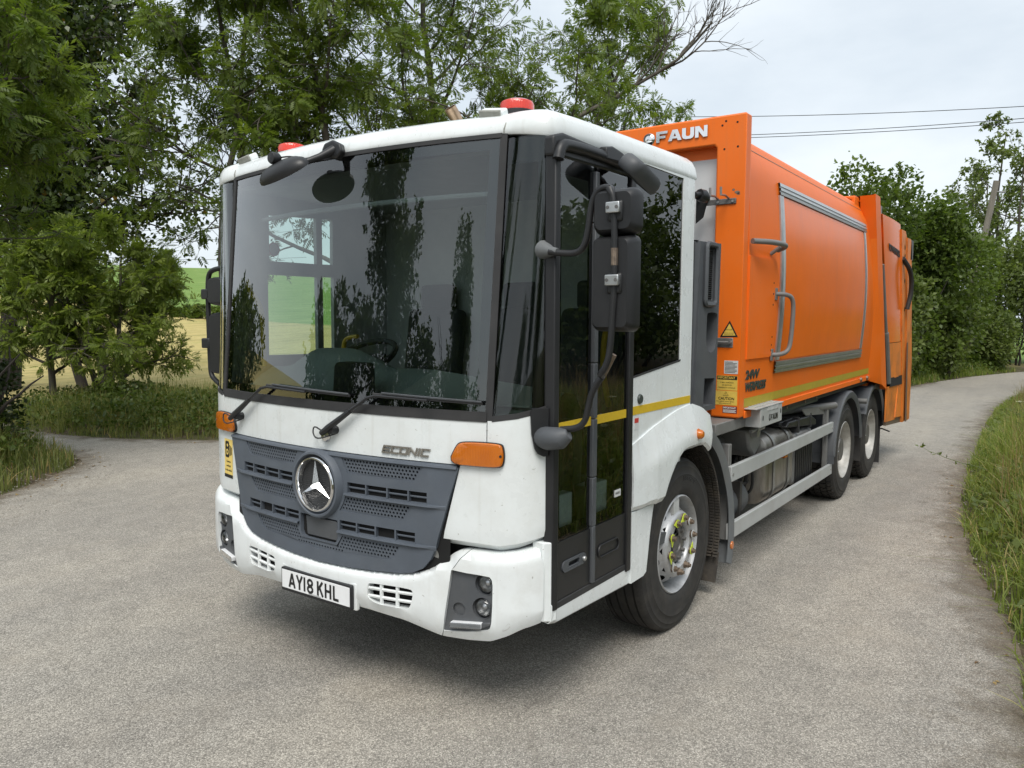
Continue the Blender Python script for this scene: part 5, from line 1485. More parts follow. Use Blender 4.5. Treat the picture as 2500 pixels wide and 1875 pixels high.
# louvre ledges, ribs and bars
for sg in (-1, 1):
    for (y0, y1, y2, z) in ((0.195, 0.70, 0.785, 1.045), (0.148, 0.635, 0.738, 0.849)):
        mb = MB(); k = 20
        for i in range(k + 1): pass
        P = []
        for (dz, oo) in ((0.002, 0.012), (-0.002, 0.036), (-0.010, 0.038), (-0.021, 0.021)):
            P.append([F(sg * lerp(y0, y2, i / k), z + dz, oo if lerp(y0, y2, i / k) < y1 else lerp(oo, 0.0225, (lerp(y0, y2, i / k) - y1) / (y2 - y1))) for i in range(k + 1)])
        if sg > 0: P = [r[::-1] for r in P]
        mb.grid(P[::-1]); mb.build('louvre_ledge', 'grille', grille, angle=30)
    for (ss, z0, z1) in ((slots1, 1.046, 1.099), (slots2, 0.850, 0.901)):
        zc = (z0 + z1) / 2
        for i, (a, b) in enumerate(ss):
            if z0 < 0.9 and i == 2 and sg < 0 or (z0 < 0.9 and i == 2 and sg > 0): continue
            mb = MB(); mb.tube([F(sg * lerp(a - 0.004, b + 0.004, j / 3), zc, 0.008) for j in range(4)], 0.0052, 6); mb.build('slat', 'grille', grille)
# top ledge of upper and middle bands
for (y1, z) in ((0.845, 1.234),):
    mb = MB(); mb.grid([[F(s, z + dz, oo) for s in np.linspace(0.84, -0.84, 41)] for dz, oo in ((-0.016, 0.0225), (-0.010, 0.030), (0.0, 0.026), (0.006, 0.0))]); mb.build('top_ledge', 'grille', grille, angle=30)
# emblem
mb = MB(); mb.lathe([(0.150, 0.0), (0.150, 0.040), (0.158, 0.052), (0.168, 0.050), (0.176, 0.036), (0.182, 0.018)], (F(0, 1.066)[0], 0, 1.066), 'x', 56, sgn=-1); mb.build('emblem_collar', 'grille', grille)
emb = MB(); emb.lathe([(0.124, 0.02), (0.126, 0.044), (0.131, 0.054), (0.138, 0.054), (0.145, 0.046), (0.149, 0.03)], (F(0, 1.066)[0], 0, 1.066), 'x', 64, sgn=-1)
emb = emb.build('star_emblem_ring', 'chrome', grille)
def mesh_mat():
    m = pbr('emblem_mesh', (0.030, 0.031, 0.033), 0.5)
    n, l, b = nodes_of(m)
    co = n.new('ShaderNodeTexCoord'); ck = n.new('ShaderNodeTexVoronoi'); ck.inputs['Scale'].default_value = 95; ck.inputs['Randomness'].default_value = 0.0
    bp = n.new('ShaderNodeBump'); bp.inputs['Strength'].default_value = 1.0; bp.inputs['Distance'].default_value = 0.006
    l.new(co.outputs['Object'], ck.inputs['Vector']); l.new(ck.outputs['Distance'], bp.inputs['Height']); l.new(bp.outputs['Normal'], b.inputs['Normal'])
    return m
MT['mesh'] = mesh_mat()
mb = MB(); mb.disc((F(0, 1.066)[0] - 0.018, 0, 1.066), 0.128, 'x', 48); mb.build('emblem_mesh', 'mesh', grille)
ex = F(0, 1.066)[0]
mb = MB()
for k in range(3):
    a = R(90 + 120 * k)
    d, p = (math.cos(a), math.sin(a)), (-math.sin(a), math.cos(a))
    tip, w = 0.126, 0.0225
    q = (0.013 * 1.0)
    vs = [(ex - 0.062, 0, 1.066), (ex - 0.040, tip * d[0], 1.066 + tip * d[1])]
    for sg in (1, -1):
        a2 = a + sg * R(60)
        vs.append((ex - 0.034, w * math.cos(a2), 1.066 + w * math.sin(a2)))
    mb.add(vs, [(0, 2, 1), (0, 1, 3)])
mb.build('star_emblem', 'chrome', grille, smooth=False)
# sensor cover in the lower opening
mb = MB(); mb.prism([(-0.125, 0.785), (0.095, 0.785), (0.10, 0.79), (0.105, 0.885), (-0.13, 0.885), (-0.13, 0.79)], lambda u, v: (F(0, v)[0] - 0.014 + (0.885 - v) * 0.05, u, v), lambda u, v: (0.06, u, v)); mb.build('sensor_cover', 'grey_pl', grille, bevel=0.008, seg=3)
mb = MB(); mb.bb(0.012, 0.02, -0.15, 0.15, 0.76, 0.905); mb.build('sensor_recess', 'dark', grille)

# ---------------------------------------------------------- lettering on the front panel
EC = {'E': [[(1, 1), (0, 1), (0, 0), (1, 0)], [(0, 0.5), (0.85, 0.5)]], 'C': [[(1, 1), (0, 1), (0, 0), (1, 0)]], 'O': [[(0, 0), (0, 1), (1, 1), (1, 0), (0, 0)]], 'N': [[(0, 0), (0, 1)], [(0, 1), (1, 0)], [(1, 0), (1, 1)]], 'I': [[(0.5, 0), (0.5, 1)]]}
u0 = 0.425
for ch, w in (('E', 0.037), ('C', 0.037), ('O', 0.037), ('N', 0.038), ('I', 0.004), ('C', 0.036)):
    mb = MB()
    for i, L in enumerate(EC[ch]):
        pts = [(u0 + p[0] * w + 0.010 * p[1], 1.270 + p[1] * 0.030) for p in L]
        for (p, q) in zip(pts[:-1], pts[1:]):
            t = Vector((q[0] - p[0], q[1] - p[1])); t.normalize(); nn = Vector((-t.y, t.x)) * 0.0042; e = t * 0.0038
            quad = [(p[0] - e.x + nn.x, p[1] - e.y + nn.y), (p[0] - e.x - nn.x, p[1] - e.y - nn.y), (q[0] + e.x - nn.x, q[1] + e.y - nn.y), (q[0] + e.x + nn.x, q[1] + e.y + nn.y)]
            h = 0.0145 + 0.0003 * (len(mb.v) // 8)
            mb.prism(quad, lambda a, b: F(-a, b, 0.004), lambda a, b, h=h: F(-a, b, h))
    mb.build('model_letter', 'dark_chrome', truck, smooth=False)
    u0 += w + 0.0135
# camera warning sticker (far corner of the front)
def stick(name, s0, s1, z0, z1, o, mat, parent, n=6):
    mb = MB(); strip(mb, s0, s1, z0, z1, o, n, 1); return mb.build(name, mat, parent)
cs = stick('camera_sticker', 0.868, 0.982, 0.965, 1.195, 0.0075, 'sticker_cam', truck)
stick('sticker_foot', 0.868, 0.982, 0.965, 0.985, 0.0082, 'ink', cs)
plate('camera_symbol', 'ink', cs, rrect(0.915, 0.968, 1.085, 1.182, 0.012), lambda u, v, d: F(u, v, 0.0085 - d), 0.0005, holes=[circ(0.942, 1.118, 0.018, 16), circ(0.940, 1.158, 0.010, 14)], flip=True)
mb = MB(); mb.add([F(p[0], p[1], 0.0085) for p in circ(0.942, 1.118, 0.008, 12)][::-1], [tuple(range(12))]); mb.build('camera_symbol_dot', 'ink', cs)
for k in range(3):
    stick('camera_symbol_bar', 0.878 + 0.012 * k, 0.885 + 0.012 * k, 1.105 - 0.004 * k, 1.150 + 0.006 * k, 0.0085, 'ink', cs, 1)
for k, w in enumerate(('Cameras', 'are fitted', 'to this vehicle')):
    text('lettering', w, 0.019, lambda u, v, h, k=k: F(0.925 - u, 1.056 - 0.026 * k + v, 0.0085 + h), 'ink', cs, 0.0002, align='CENTER', sx=0.85)

# ---------------------------------------------------------- indicators
for sg in (-1, 1):
    out = smooth_loop([(0.792, 1.245), (0.95, 1.243), (1.09, 1.246), (1.112, 1.262), (1.118, 1.30), (1.108, 1.34), (1.09, 1.353), (0.96, 1.356), (0.862, 1.352), (0.835, 1.338)], 2)
    o2 = [(sg * a, b) for a, b in out]
    if sg < 0: o2 = o2[::-1]
    cc = (sg * 0.965, 1.30)
    sh = lambda p, k: (cc[0] + (p[0] - cc[0]) * k, cc[1] + (p[1] - cc[1]) * k)
    bz = MB(); n = len(o2)
    vs = [F(*p, 0.004) for p in [sh(q, 1.035) for q in o2]] + [F(*p, 0.018) for p in [sh(q, 1.02) for q in o2]] + [F(*p, 0.018) for p in [sh(q, 0.985) for q in o2]]
    bz.add(vs, [(i + k * n, (i + 1) % n + k * n, (i + 1) % n + (k + 1) * n, i + (k + 1) * n) for k in range(2) for i in range(n)])
    bz = bz.build('indicator_lamp', 'black_pl', truck)
    ln = MB()
    vs = [F(*sh(q, 0.985), 0.010) for q in o2] + [F(*sh(q, 0.965), 0.026) for q in o2] + [F(*sh(q, 0.90), 0.031) for q in o2] + [F(*sh(q, 0.5), 0.033) for q in o2] + [F(*cc, 0.033)]
    fs = [(i + k * n, (i + 1) % n + k * n, (i + 1) % n + (k + 1) * n, i + (k + 1) * n) for k in range(3) for i in range(n)] + [(3 * n + i, 3 * n + (i + 1) % n, 4 * n) for i in range(n)]
    ln.add(vs, fs); ln.build('amber_lens', 'amber', bz)
    mb = MB(); q = F(sg * 1.094, 1.300, 0.032); mb.tube([F(sg * 1.094, 1.300, 0.024), F(sg * 1.094, 1.300, 0.034)], 0.006, 10); mb.build('lens_screw', 'black_pl', bz)

# ---------------------------------------------------------- wipers
for (sp, sb, st_, lab) in ((0.735, 0.46, -0.21, 0), (-0.115, -0.36, -0.955, 1)):
    w = MB()
    p0, p1 = Vector(F(sp + 0.055, 1.335, 0.055)), Vector(F(sb, 1.535, 0.045))
    w.tube([p0, lerp(p0, p1, 0.15), lerp(p0, p1, 0.62)], [0.014, 0.018, 0.013], 8)
    w = w.build('wiper_arm', 'black_pl', truck)
    mb = MB(); mb.tube([lerp(p0, p1, 0.6), lerp(p0, p1, 0.97), Vector(F(lerp(sb, st_, 0.06), 1.540, 0.04)), Vector(F(lerp(sb, st_, 0.55), 1.532, 0.035))], [0.010, 0.008, 0.008, 0.006], 6); mb.build('wiper_rod', 'black_pl', w)
    mb = MB()
    mb.tube([F(lerp(sb + 0.0, st_, k / 14), lerp(1.545, 1.528, k / 14), 0.014) for k in range(15)], 0.007, 5)
    mb.build('wiper_blade', 'rubber', w)
    mb = MB(); mb.tube([F(lerp(sb, st_, k / 10), lerp(1.556, 1.538, k / 10), 0.024) for k in range(1, 11)], 0.0045, 5); mb.build('blade_carrier', 'grey_pl', w)
    mb = MB(); mb.cyl(F(sp, 1.352, 0.0), F(sp, 1.352, 0.05), 0.022, 0.019, 12); mb.build('wiper_pivot', 'black_pl', w)
    a = Vector(F(sp, 1.332, 0.012)); h = smooth_path([a, a + Vector((-0.04, 0.02, -0.012)), a + Vector((-0.05, 0.085, -0.028)), a + Vector((-0.03, 0.135, -0.005)), a + Vector((-0.03, 0.125, 0.035)), p0 + Vector((0, 0.0, 0.015))], 2)
    mb = MB(); mb.tube(h, 0.004, 6); mb.build('washer_hose', 'rubber', w)
mb = MB(); mb.lathe([(0, -0.012), (0.028, -0.010), (0.033, -0.004), (0.033, 0)], (F(-0.045, 1.318)[0] - 0.008, -0.045, 1.318), 'x', 24); mb.build('badge', 'chrome', truck)

# ---------------------------------------------------------- bumper
def bz0(s): return ip(abs(s), (0, 0.34, 0.557, 0.66, 0.76, 0.9, 1.03, 1.15, 1.25, 1.4), (0.478, 0.474, 0.462, 0.443, 0.424, 0.428, 0.441, 0.470, 0.505, 0.535))
def bz1(s): return ip(abs(s), (0, 0.3, 0.5, 0.614, 0.68, 0.72, 0.76, 0.80, 0.84, 0.9, 1.07, 1.2, 1.4), (0.660, 0.668, 0.684, 0.704, 0.726, 0.748, 0.778, 0.815, 0.838, 0.846, 0.848, 0.858, 0.885))
_ss = np.linspace(0, 1.42, 285)
_ker = np.exp(-np.linspace(-2, 2, 17) ** 2); _ker /= _ker.sum()
def _smooth_tab(fn):
    t = np.array([fn(v) for v in np.linspace(-0.04, 1.46, 301)]); return np.convolve(t, _ker, 'valid')
_t0, _t1 = _smooth_tab(bz0), _smooth_tab(bz1)
bz0 = lambda s: float(np.interp(abs(s), _ss, _t0))
bz1 = lambda s: float(np.interp(abs(s), _ss, _t1))
def BM(s, z, d=0.0):
    zt, zb = bz1(s), bz0(s)
    o = 0.034
    r = 0.055 if abs(s) > 0.75 else 0.040
    dt, db = zt - z, z - zb
    if dt < r: o -= r * 0.95 * (1 - math.sqrt(max(0, 1 - (1 - dt / r) ** 2)))
    if db < 0.055: o -= 0.030 * (1 - db / 0.055)
    return F(s, z, o - d)
NS = lambda a, b, n: [float(v) for v in np.linspace(a, b, n)]
def rows(s, ks): return [(s, bz1(s) - k) for k in ks]
ex = []
for s in NS(-0.74, 0.74, 38):
    ex += [(s, bz1(s) - k) for k in (0.003, 0.008, 0.016, 0.028, 0.042)] + [(s, bz0(s) + 0.055)] + [(s, 0.57)]
vR = smooth_loop([(0.350, 0.522), (0.352, 0.610), (0.368, 0.622), (0.60, 0.633), (0.622, 0.620), (0.612, 0.565), (0.598, 0.535), (0.575, 0.528)], 2)
vL = [(-a, b) for a, b in vR]
edge = [(0.893, bz1(0.893)), (0.862, 0.812), (0.838, 0.775), (0.822, 0.752), (0.812, 0.68), (0.80, 0.60), (0.79, 0.53), (0.779, 0.46), (0.762, bz0(0.762))]
top_c = [(s, bz1(s)) for s in NS(0.87, -0.87, 59)]
bot_c = [(s, bz0(s)) for s in NS(-0.74, 0.74, 45)]
ex = [p for p in ex if not (inside(scale_poly(vR, 0.01), *p) or inside(scale_poly(vL, 0.01), *p))]
cen = edge + bot_c[::-1] + [(-a, b) for a, b in edge][::-1] + top_c[::-1]
bumper = plate('front_bumper', 'white_plastic', truck, cen[::-1], BM, 0.045, holes=[vR, vL], extra=ex, flip=True, angle=40)
for sg in (-1, 1):
    L = [(a + 0.004, b) for a, b in edge]
    L[0] = (0.897, bz1(0.897)); L[-1] = (0.767, bz0(0.767))
    hl = [(0.785, 0.459), (0.90, 0.475), (1.0, 0.497), (1.028, 0.510), (1.040, 0.535), (1.046, 0.62), (1.047, 0.71), (1.040, 0.735), (1.020, 0.748), (0.96, 0.751), (0.90, 0.752), (0.826, 0.753)]
    poly = [L[-1]] + [(s, bz0(s)) for s in NS(0.79, 1.375, 26)] + [(1.375, 0.6), (1.375, 0.7), (1.375, 0.8)] + [(s, bz1(s)) for s in NS(1.375, 0.92, 22)] + [L[0], L[1], L[2], (0.826, 0.757)] + hl[::-1][1:] + [(0.783, 0.462)]
    e2 = []
    for s in NS(0.92, 1.36, 22): e2 += [(s, bz1(s) - k) for k in (0.004, 0.010, 0.02, 0.035, 0.055)] + [(s, bz0(s) + 0.055 if s > 1.06 else bz0(s) + 0.03)]
    for s in NS(1.07, 1.36, 16): e2 += [(s, z) for z in (0.60, 0.66, 0.72, 0.77)]
    e2 = [p for p in e2 if inside(poly, *p)]
    q = [(sg * a, b) for a, b in poly]; e3 = [(sg * a, b) for a, b in e2]
    bc = plate('bumper_corner', 'white_plastic', truck, q if sg > 0 else q[::-1], BM, 0.045, extra=e3, flip=True, angle=40)
    # lamp unit
    SH = lambda u, v, o: F(sg * u, v, o)
    l1, l2, l3 = (0.985, 0.705), (0.972, 0.592), (0.856, 0.571)
    pan = [(0.775, 0.45), (0.90, 0.465), (1.03, 0.495), (1.055, 0.53), (1.06, 0.73), (1.03, 0.762), (0.90, 0.765), (0.80, 0.765)]
    hs = [circ(*l1, 0.050, 28), circ(*l2, 0.049, 28), circ(*l3, 0.031, 22)]
    qq = [(sg * a, b) for a, b in pan]
    hh = [[(sg * a, b) for a, b in h] for h in hs]
    hu = plate('headlamp_unit', 'grey_pl', truck, qq if sg > 0 else qq[::-1], lambda s, z, d: F(s, z, 0.016 - d), 0.03, holes=hh, flip=True)
    for (c_, r_) in ((l1, 0.050), (l2, 0.049)):
        p = Vector(F(sg * c_[0], c_[1], 0.0)); nx = PL(sg * c_[0]); nrm = Vector((-0.985, nx[3] * 0.25, 0.0)).normalized()
        M = nrm.to_track_quat('Z', 'Y').to_matrix()
        def lath(prof, n=28):
            vs, fs = [], []
            for (r, h) in prof:
                for j in range(n):
                    a = 2 * math.pi * j / n
                    vs.append(p + M @ Vector((r * math.cos(a), r * math.sin(a), h)))
            fs = [(i * n + j, i * n + (j + 1) % n, (i + 1) * n + (j + 1) % n, (i + 1) * n + j) for i in range(len(prof) - 1) for j in range(n)]
            m2 = MB(); m2.add(vs, fs); return m2
        lath([(r_ + 0.001, 0.016), (r_ - 0.003, -0.004), (r_ - 0.006, -0.03)]).build('lamp_housing', 'grey_pl', hu)
        lath([(r_ - 0.006, 0.004), (r_ - 0.010, 0.008), (0.030, -0.008), (0.018, -0.030), (0.001, -0.038)]).build('reflector', 'alu', hu)
        lath([(0.016, -0.02), (0.014, -0.004), (0.008, 0.001), (0.0005, 0.002)], 16).build('bulb_shield', 'alu', hu)
        lath([(r_ - 0.006, 0.004), (r_ - 0.012, 0.014), (0.024, 0.022), (0.0005, 0.025)]).build('lamp_lens', 'lensclear', hu)
    mb = MB(); mb.add([F(sg * a, b, 0.004) for a, b in (circ(*l3, 0.034, 22) if sg < 0 else circ(*l3, 0.034, 22)[::-1])], [tuple(range(22))]); mb.build('blanking_plug', 'grey_pl', hu)
    dl = rrect(0.822, 0.975, 0.487, 0.513, 0.004)
    mb = MB(); skew = lambda u, v: v + (u - 0.822) * 0.10
    mb.prism([(sg * a, skew(a, b)) for a, b in dl], lambda u, v: F(u, v, 0.008), lambda u, v: F(u, v, 0.040)); mb.build('daytime_lamp', 'plate', hu, bevel=0.003)
    mb = MB(); mb.prism([(sg * a, skew(a, b)) for a, b in rrect(0.821, 0.976, 0.486, 0.514, 0.004)], lambda u, v: F(u, v, 0.042), lambda u, v: F(u, v, 0.044)); mb.build('daytime_lens', 'lensclear', hu)
    mb = MB(); mb.prism([(sg * a, b) for a, b in [(0.975, 0.502), (1.04, 0.526), (1.03, 0.536), (0.975, 0.530)]], lambda u, v: F(u, v, 0.008), lambda u, v: F(u, v, 0.032)); mb.build('lamp_bezel', 'grey_pl', hu, bevel=0.004)
    # vent bars
    for z in (0.553, 0.592):
        mb = MB(); mb.tube([BM(sg * lerp(0.347, 0.618, k / 4), z + 0.012 * k / 4, 0.012) for k in range(5)], 0.0085, 6); mb.build('vent_bar', 'white_plastic', bumper)
    for u in (0.43, 0.525):
        mb = MB(); mb.tube([BM(sg * u, z, 0.012) for z in (0.520, 0.575, 0.632)], 0.0105, 6); mb.build('vent_bar', 'white_plastic', bumper)
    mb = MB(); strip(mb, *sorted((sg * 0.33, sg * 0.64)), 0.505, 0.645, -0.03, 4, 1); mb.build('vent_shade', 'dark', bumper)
    mb = MB(); mb.tube([F(sg * 0.70, 0.80, -0.02), F(sg * 0.70, 0.80, 0.0)], [0.045, 0.04], 16); mb.build('tow_eye_cover', 'steel', bumper)
# chipped paint
mb = MB(); mb.add([BM(-a, b, -0.0008) for a, b in smooth_loop([(1.115, 0.50), (1.15, 0.535), (1.17, 0.545), (1.175, 0.525), (1.15, 0.505), (1.13, 0.500)], 1)], [tuple(range(12))]); mb.build('paint_chip', 'sticker_w', bumper)

# ---------------------------------------------------------- number plate
NP0, NP1 = 0.464, 0.590
def NPm(u, v, h): return (-0.046 - h + 0.08 * (0.03 if False else 0), -u, v)
npl = MB(); npl.prism(rrect(-0.268, 0.268, NP0, NP1, 0.008), lambda u, v: (-0.022, -u, v), lambda u, v: (-0.044, -u, v))
npl = npl.build('number_plate', 'black_pl', truck, bevel=0.003)
mb = MB(); mb.bb(-0.0475, -0.044, -0.258, 0.258, NP0 + 0.018, NP1 - 0.010); mb.build('plate_face', 'plate', npl, bevel=0.001)
mb = MB(); mb.bb(-0.026, -0.0, -0.285, 0.285, NP0 - 0.004, NP1 + 0.012); mb.build('plate_mount', 'white_plastic', npl, bevel=0.008, seg=3)
W_, H_ = 0.0140, 0.076
def strokes(lines, x0, w, base, k0=[0]):
    mb = MB()
    for i, L in enumerate(lines):
        closed = L[0] == L[-1]
        pts = [Vector((x0 + p[0] * w, base + p[1] * H_)) for p in L]
        n = len(pts)
        lo, ro = [], []
        for j in range(n):
            if closed: a, b = pts[(j - 1) % (n - 1)] if j else pts[n - 2], pts[(j + 1) % (n - 1)] if j < n - 1 else pts[1]
            else: a, b = pts[max(0, j - 1)], pts[min(n - 1, j + 1)]
            t = (b - a).normalized(); nn = Vector((-t.y, t.x))
            lo.append(pts[j] + nn * W_ / 2); ro.append(pts[j] - nn * W_ / 2)
        h = 0.0484 + 0.0002 * i
        vs = [(-h, -q.x, q.y) for q in lo] + [(-h, -q.x, q.y) for q in ro]
        mb.add(vs, [(j, j + 1, n + j + 1, n + j) for j in range(n - 1)])
    return mb.build('plate_character', 'ink', npl, smooth=False)
arc = lambda cx, cy, rx, ry, a0, a1, n=10: [(cx + rx * math.cos(R(a0 + (a1 - a0) * k / n)), cy + ry * math.sin(R(a0 + (a1 - a0) * k / n))) for k in range(n + 1)]
chars = {'A': [[(0, 0), (0.5, 1.0)], [(0.5, 1.0), (1, 0)], [(0.2, 0.30), (0.8, 0.30)]], 'Y': [[(0, 1), (0.5, 0.45)], [(1, 1), (0.5, 0.45)], [(0.5, 0.50), (0.5, 0)]], '1': [[(0.5, 0), (0.5, 1)]],
         '8': [arc(0.5, 0.255, 0.46, 0.205, 0, 360, 20), arc(0.5, 0.72, 0.42, 0.20, 0, 360, 20)], 'K': [[(0.05, 0), (0.05, 1)], [(0.95, 1), (0.08, 0.40)], [(0.38, 0.60), (1.0, 0)]],
         'H': [[(0.05, 0), (0.05, 1)], [(0.95, 0), (0.95, 1)], [(0.05, 0.5), (0.95, 0.5)]], 'L': [[(0.08, 1), (0.08, 0.0)], [(0.08, 0.08), (1, 0.08)]]}
x = -0.198
for ch, w, adv in (('A', 0.044, 0.060), ('Y', 0.043, 0.056), ('1', 0.010, 0.029), ('8', 0.040, 0.077), ('K', 0.040, 0.059), ('H', 0.040, 0.060), ('L', 0.038, 0.05)):
    strokes(chars[ch], x, w, NP0 + 0.0285, None); x += adv
text('plate_lettering', 'AGR Car & Commercial Ltd', 0.010, lambda u, v, h: (-0.0482 - h, -(u + 0.0), NP0 + 0.0205 + v), 'ink', npl, 0.0001, align='CENTER', sx=0.8)
# ---------------------------------------------------------- mirrors
def housing(name, mat, parent, cx, cy, cz, w, h, d, r, yaw=0.0, face=True):
    """a rounded mirror shell whose bulging back looks to the front (-x)"""
    mb = MB(); M = Matrix.Rotation(yaw, 3, 'Z')
    lay = [(1.0, 0.0), (1.0, -0.25), (0.97, -0.55), (0.90, -0.82), (0.80, -1.0)]
    out = rrect(-w / 2, w / 2, -h / 2, h / 2, r, 5)
    n = len(out); vs = []
    for k, dx in lay:
        kz = 1 - (1 - k) * w / h
        vs += [Vector((cx, cy, cz)) + M @ Vector((dx * d, p[0] * k, p[1] * kz)) for p in out]
    fs = [(i * n + (j + 1) % n, i * n + j, (i + 1) * n + j, (i + 1) * n + (j + 1) % n) for i in range(len(lay) - 1) for j in range(n)]
    fs.append(tuple((len(lay) - 1) * n + j for j in range(n))[::-1])
    fs = [f[::-1] for f in fs]
    mb.add(vs, fs)
    o = mb.build(name, mat, parent, angle=45)
    mb = MB(); mb.add([Vector((cx, cy, cz)) + M @ Vector((-0.004, p[0] * 0.97, p[1] * 0.98)) for p in out], [tuple(range(n))]); mb.build('mirror_glass', 'chrome', o)
    return o
XM = 0.25
arm = [(0.235, -1.235, 2.202), (0.245, -1.30, 2.193), (XM, -1.36, 2.190), (XM, -1.398, 2.208), (XM, -1.42, 2.268), (XM, -1.434, 2.385), (XM, -1.458, 2.440), (XM, -1.502, 2.458), (XM, -1.545, 2.437), (XM, -1.561, 2.385), (XM, -1.565, 2.226), (XM, -1.569, 2.06), (XM, -1.562, 1.955), (XM, -1.553, 1.790), (XM, -1.535, 1.715), (XM, -1.492, 1.665), (XM, -1.447, 1.600), (XM, -1.430, 1.530), (XM, -1.418, 1.474), (0.245, -1.385, 1.440), (0.24, -1.30, 1.428)]
XM_O = -0.035
mir_n = MB(); mir_n.tube([(p[0] + (XM_O if 1.6 < p[2] < 2.44 and p[1] < -1.5 else 0), p[1], p[2]) for p in smooth_path(arm, 2)], 0.0145, 10); mir_n = mir_n.build('mirror_arm', 'black_pl', truck)
m1 = housing('wide_angle_mirror', 'black_pl', mir_n, XM + 0.045, -1.550, 2.352, 0.205, 0.190, 0.075, 0.038)
m2 = housing('main_mirror', 'black_pl', mir_n, XM + 0.055, -1.542, 2.058, 0.196, 0.398, 0.085, 0.030)
for z in (2.362, 2.070):
    mb = MB(); mb.box((XM - 0.052, -1.565, z), (0.02, 0.062, 0.044)); mb.build('clamp', 'alu', mir_n, bevel=0.004)
    for dy in (-0.020, 0.020):
        mb = MB(); mb.cyl((XM - 0.064, -1.565 + dy, z), (XM - 0.058, -1.565 + dy, z), 0.0075, n=10); mb.build('clamp_bolt', 'hub', mir_n)
    mb = MB(); mb.bb(XM - 0.04, XM + 0.0, -1.60, -1.53, z - 0.055, z + 0.03); mb.build('clamp_back', 'black_pl', mir_n, bevel=0.01)
mb = MB(); mb.tube([(0.275, -1.180, 2.215), (0.262, -1.205, 2.210), (0.245, -1.24, 2.204), (0.242, -1.275, 2.200)], [0.044, 0.036, 0.022, 0.016], 14); mb.build('arm_base', 'fender', mir_n)
mb = MB(); mb.grid([[F(-lerp(s0_, 1.40, j / 4), z_, 0.016) for j in range(5)] for z_, s0_ in ((1.300, 1.37), (1.312, 1.335), (1.335, 1.315), (1.40, 1.295), (1.50, 1.285), (1.515, 1.30))]); mb.build('arm_base_plate', 'black_pl', mir_n, solid=0.024, bevel=0.004)
mb = MB(); mb.tube([(0.245, -1.20, 1.385), (0.225, -1.245, 1.385), (0.230, -1.31, 1.392), (0.238, -1.345, 1.412)], [0.048, 0.052, 0.048, 0.026], 16); mb.build('arm_joint', 'grey_pl', mir_n, bevel=0.004)
for (a, b) in (((XM_O + XM, -1.5655, 2.20), (XM_O + XM, -1.5668, 2.13)), ((XM, -1.548, 1.765), (XM, -1.500, 1.676))):
    mb = MB(); mb.cyl(a, b, 0.0152, n=10); mb.build('worn_patch', 'nut', mir_n)
# far side mirror
XF_ = 0.36
sc_ = lambda y, z: (XF_, -3.0692 + (y + 3.0692) * (XF_ + 2.634) / (0.2 + 2.634), 1.9137 + (z - 1.9137) * (XF_ + 2.634) / (0.2 + 2.634))
far = MB(); far.tube(smooth_path([sc_(1.03, 2.213), sc_(1.15, 2.205), sc_(1.21, 2.185), sc_(1.225, 2.10), sc_(1.227, 1.95), sc_(1.222, 1.62), sc_(1.215, 1.555), sc_(1.17, 1.525), sc_(1.07, 1.475)], 2), 0.016, 10); far = far.build('mirror_arm', 'black_pl', truck)
q = sc_(1.125, 2.072); housing('wide_angle_mirror', 'black_pl', far, q[0] + 0.06, q[1] - 0.02, q[2], 0.19, 0.185, 0.10, 0.035)
q = sc_(1.115, 1.755); housing('main_mirror', 'black_pl', far, q[0] + 0.06, q[1] - 0.02, q[2], 0.19, 0.40, 0.10, 0.03)
for yy, zz in ((1.215, 2.055), (1.225, 1.755)):
    q = sc_(yy, zz); mb = MB(); mb.box((q[0] - 0.01, q[1] - 0.01, q[2]), (0.06, 0.085, 0.065)); mb.build('clamp', 'black_pl', far, bevel=0.008)
# front mirror over the windscreen
fm = MB(); fm.prism([(-0.03, 2.735), (-0.12, 2.715), (-0.165, 2.745), (-0.15, 2.785), (-0.09, 2.812), (-0.02, 2.800), (0.005, 2.765)], lambda u, v: (0.245, u + 0.13, v), lambda u, v: (0.085, u * 0.9 + 0.04, v - 0.008))
fm = fm.build('front_mirror_bracket', 'black_pl', truck, bevel=0.012, seg=3)
mb = MB(); mb.tube([(0.10, -0.04, 2.755), (0.04, 0.0, 2.715), (-0.01, 0.04, 2.688)], [0.026, 0.018, 0.016], 10); mb.build('mirror_stalk', 'black_pl', fm)
mb = MB(); n = 28
lay = [(1.0, 0.0), (0.985, 0.014), (0.9, 0.034), (0.7, 0.052), (0.4, 0.062), (0.02, 0.066)]
ctr = Vector((-0.03, 0.185, 2.640)); M = Matrix.Rotation(R(-9), 3, 'X') @ Matrix.Rotation(R(-38), 3, 'Y')
vs = [ctr + M @ Vector((0.085 * k * math.sin(2 * math.pi * j / n), 0.178 * k * math.cos(2 * math.pi * j / n), h)) for k, h in lay for j in range(n)]
mb.add(vs, [(i * n + j, i * n + (j + 1) % n, (i + 1) * n + (j + 1) % n, (i + 1) * n + j) for i in range(len(lay) - 1) for j in range(n)] + [tuple(range(n))]); mb.build('front_mirror', 'black_pl', fm, angle=50)
mb = MB(); mb.lathe([(0.0, -0.03), (0.026, -0.028), (0.031, -0.018), (0.031, 0.012), (0.024, 0.022), (0.0, 0.024)], (-0.05, 0.235, 2.718), 'x', 18); mb.build('front_camera', 'black_pl', fm)
mb = MB(); mb.tube([(-0.04, 0.235, 2.70), (-0.035, 0.225, 2.66)], 0.012, 8); mb.tube(smooth_path([(-0.03, 0.22, 2.725), (-0.02, 0.15, 2.725), (0.0, 0.05, 2.70), (0.05, 0.0, 2.735), (0.09, -0.04, 2.775)], 2), 0.004, 6); mb.build('camera_cable', 'rubber', fm)
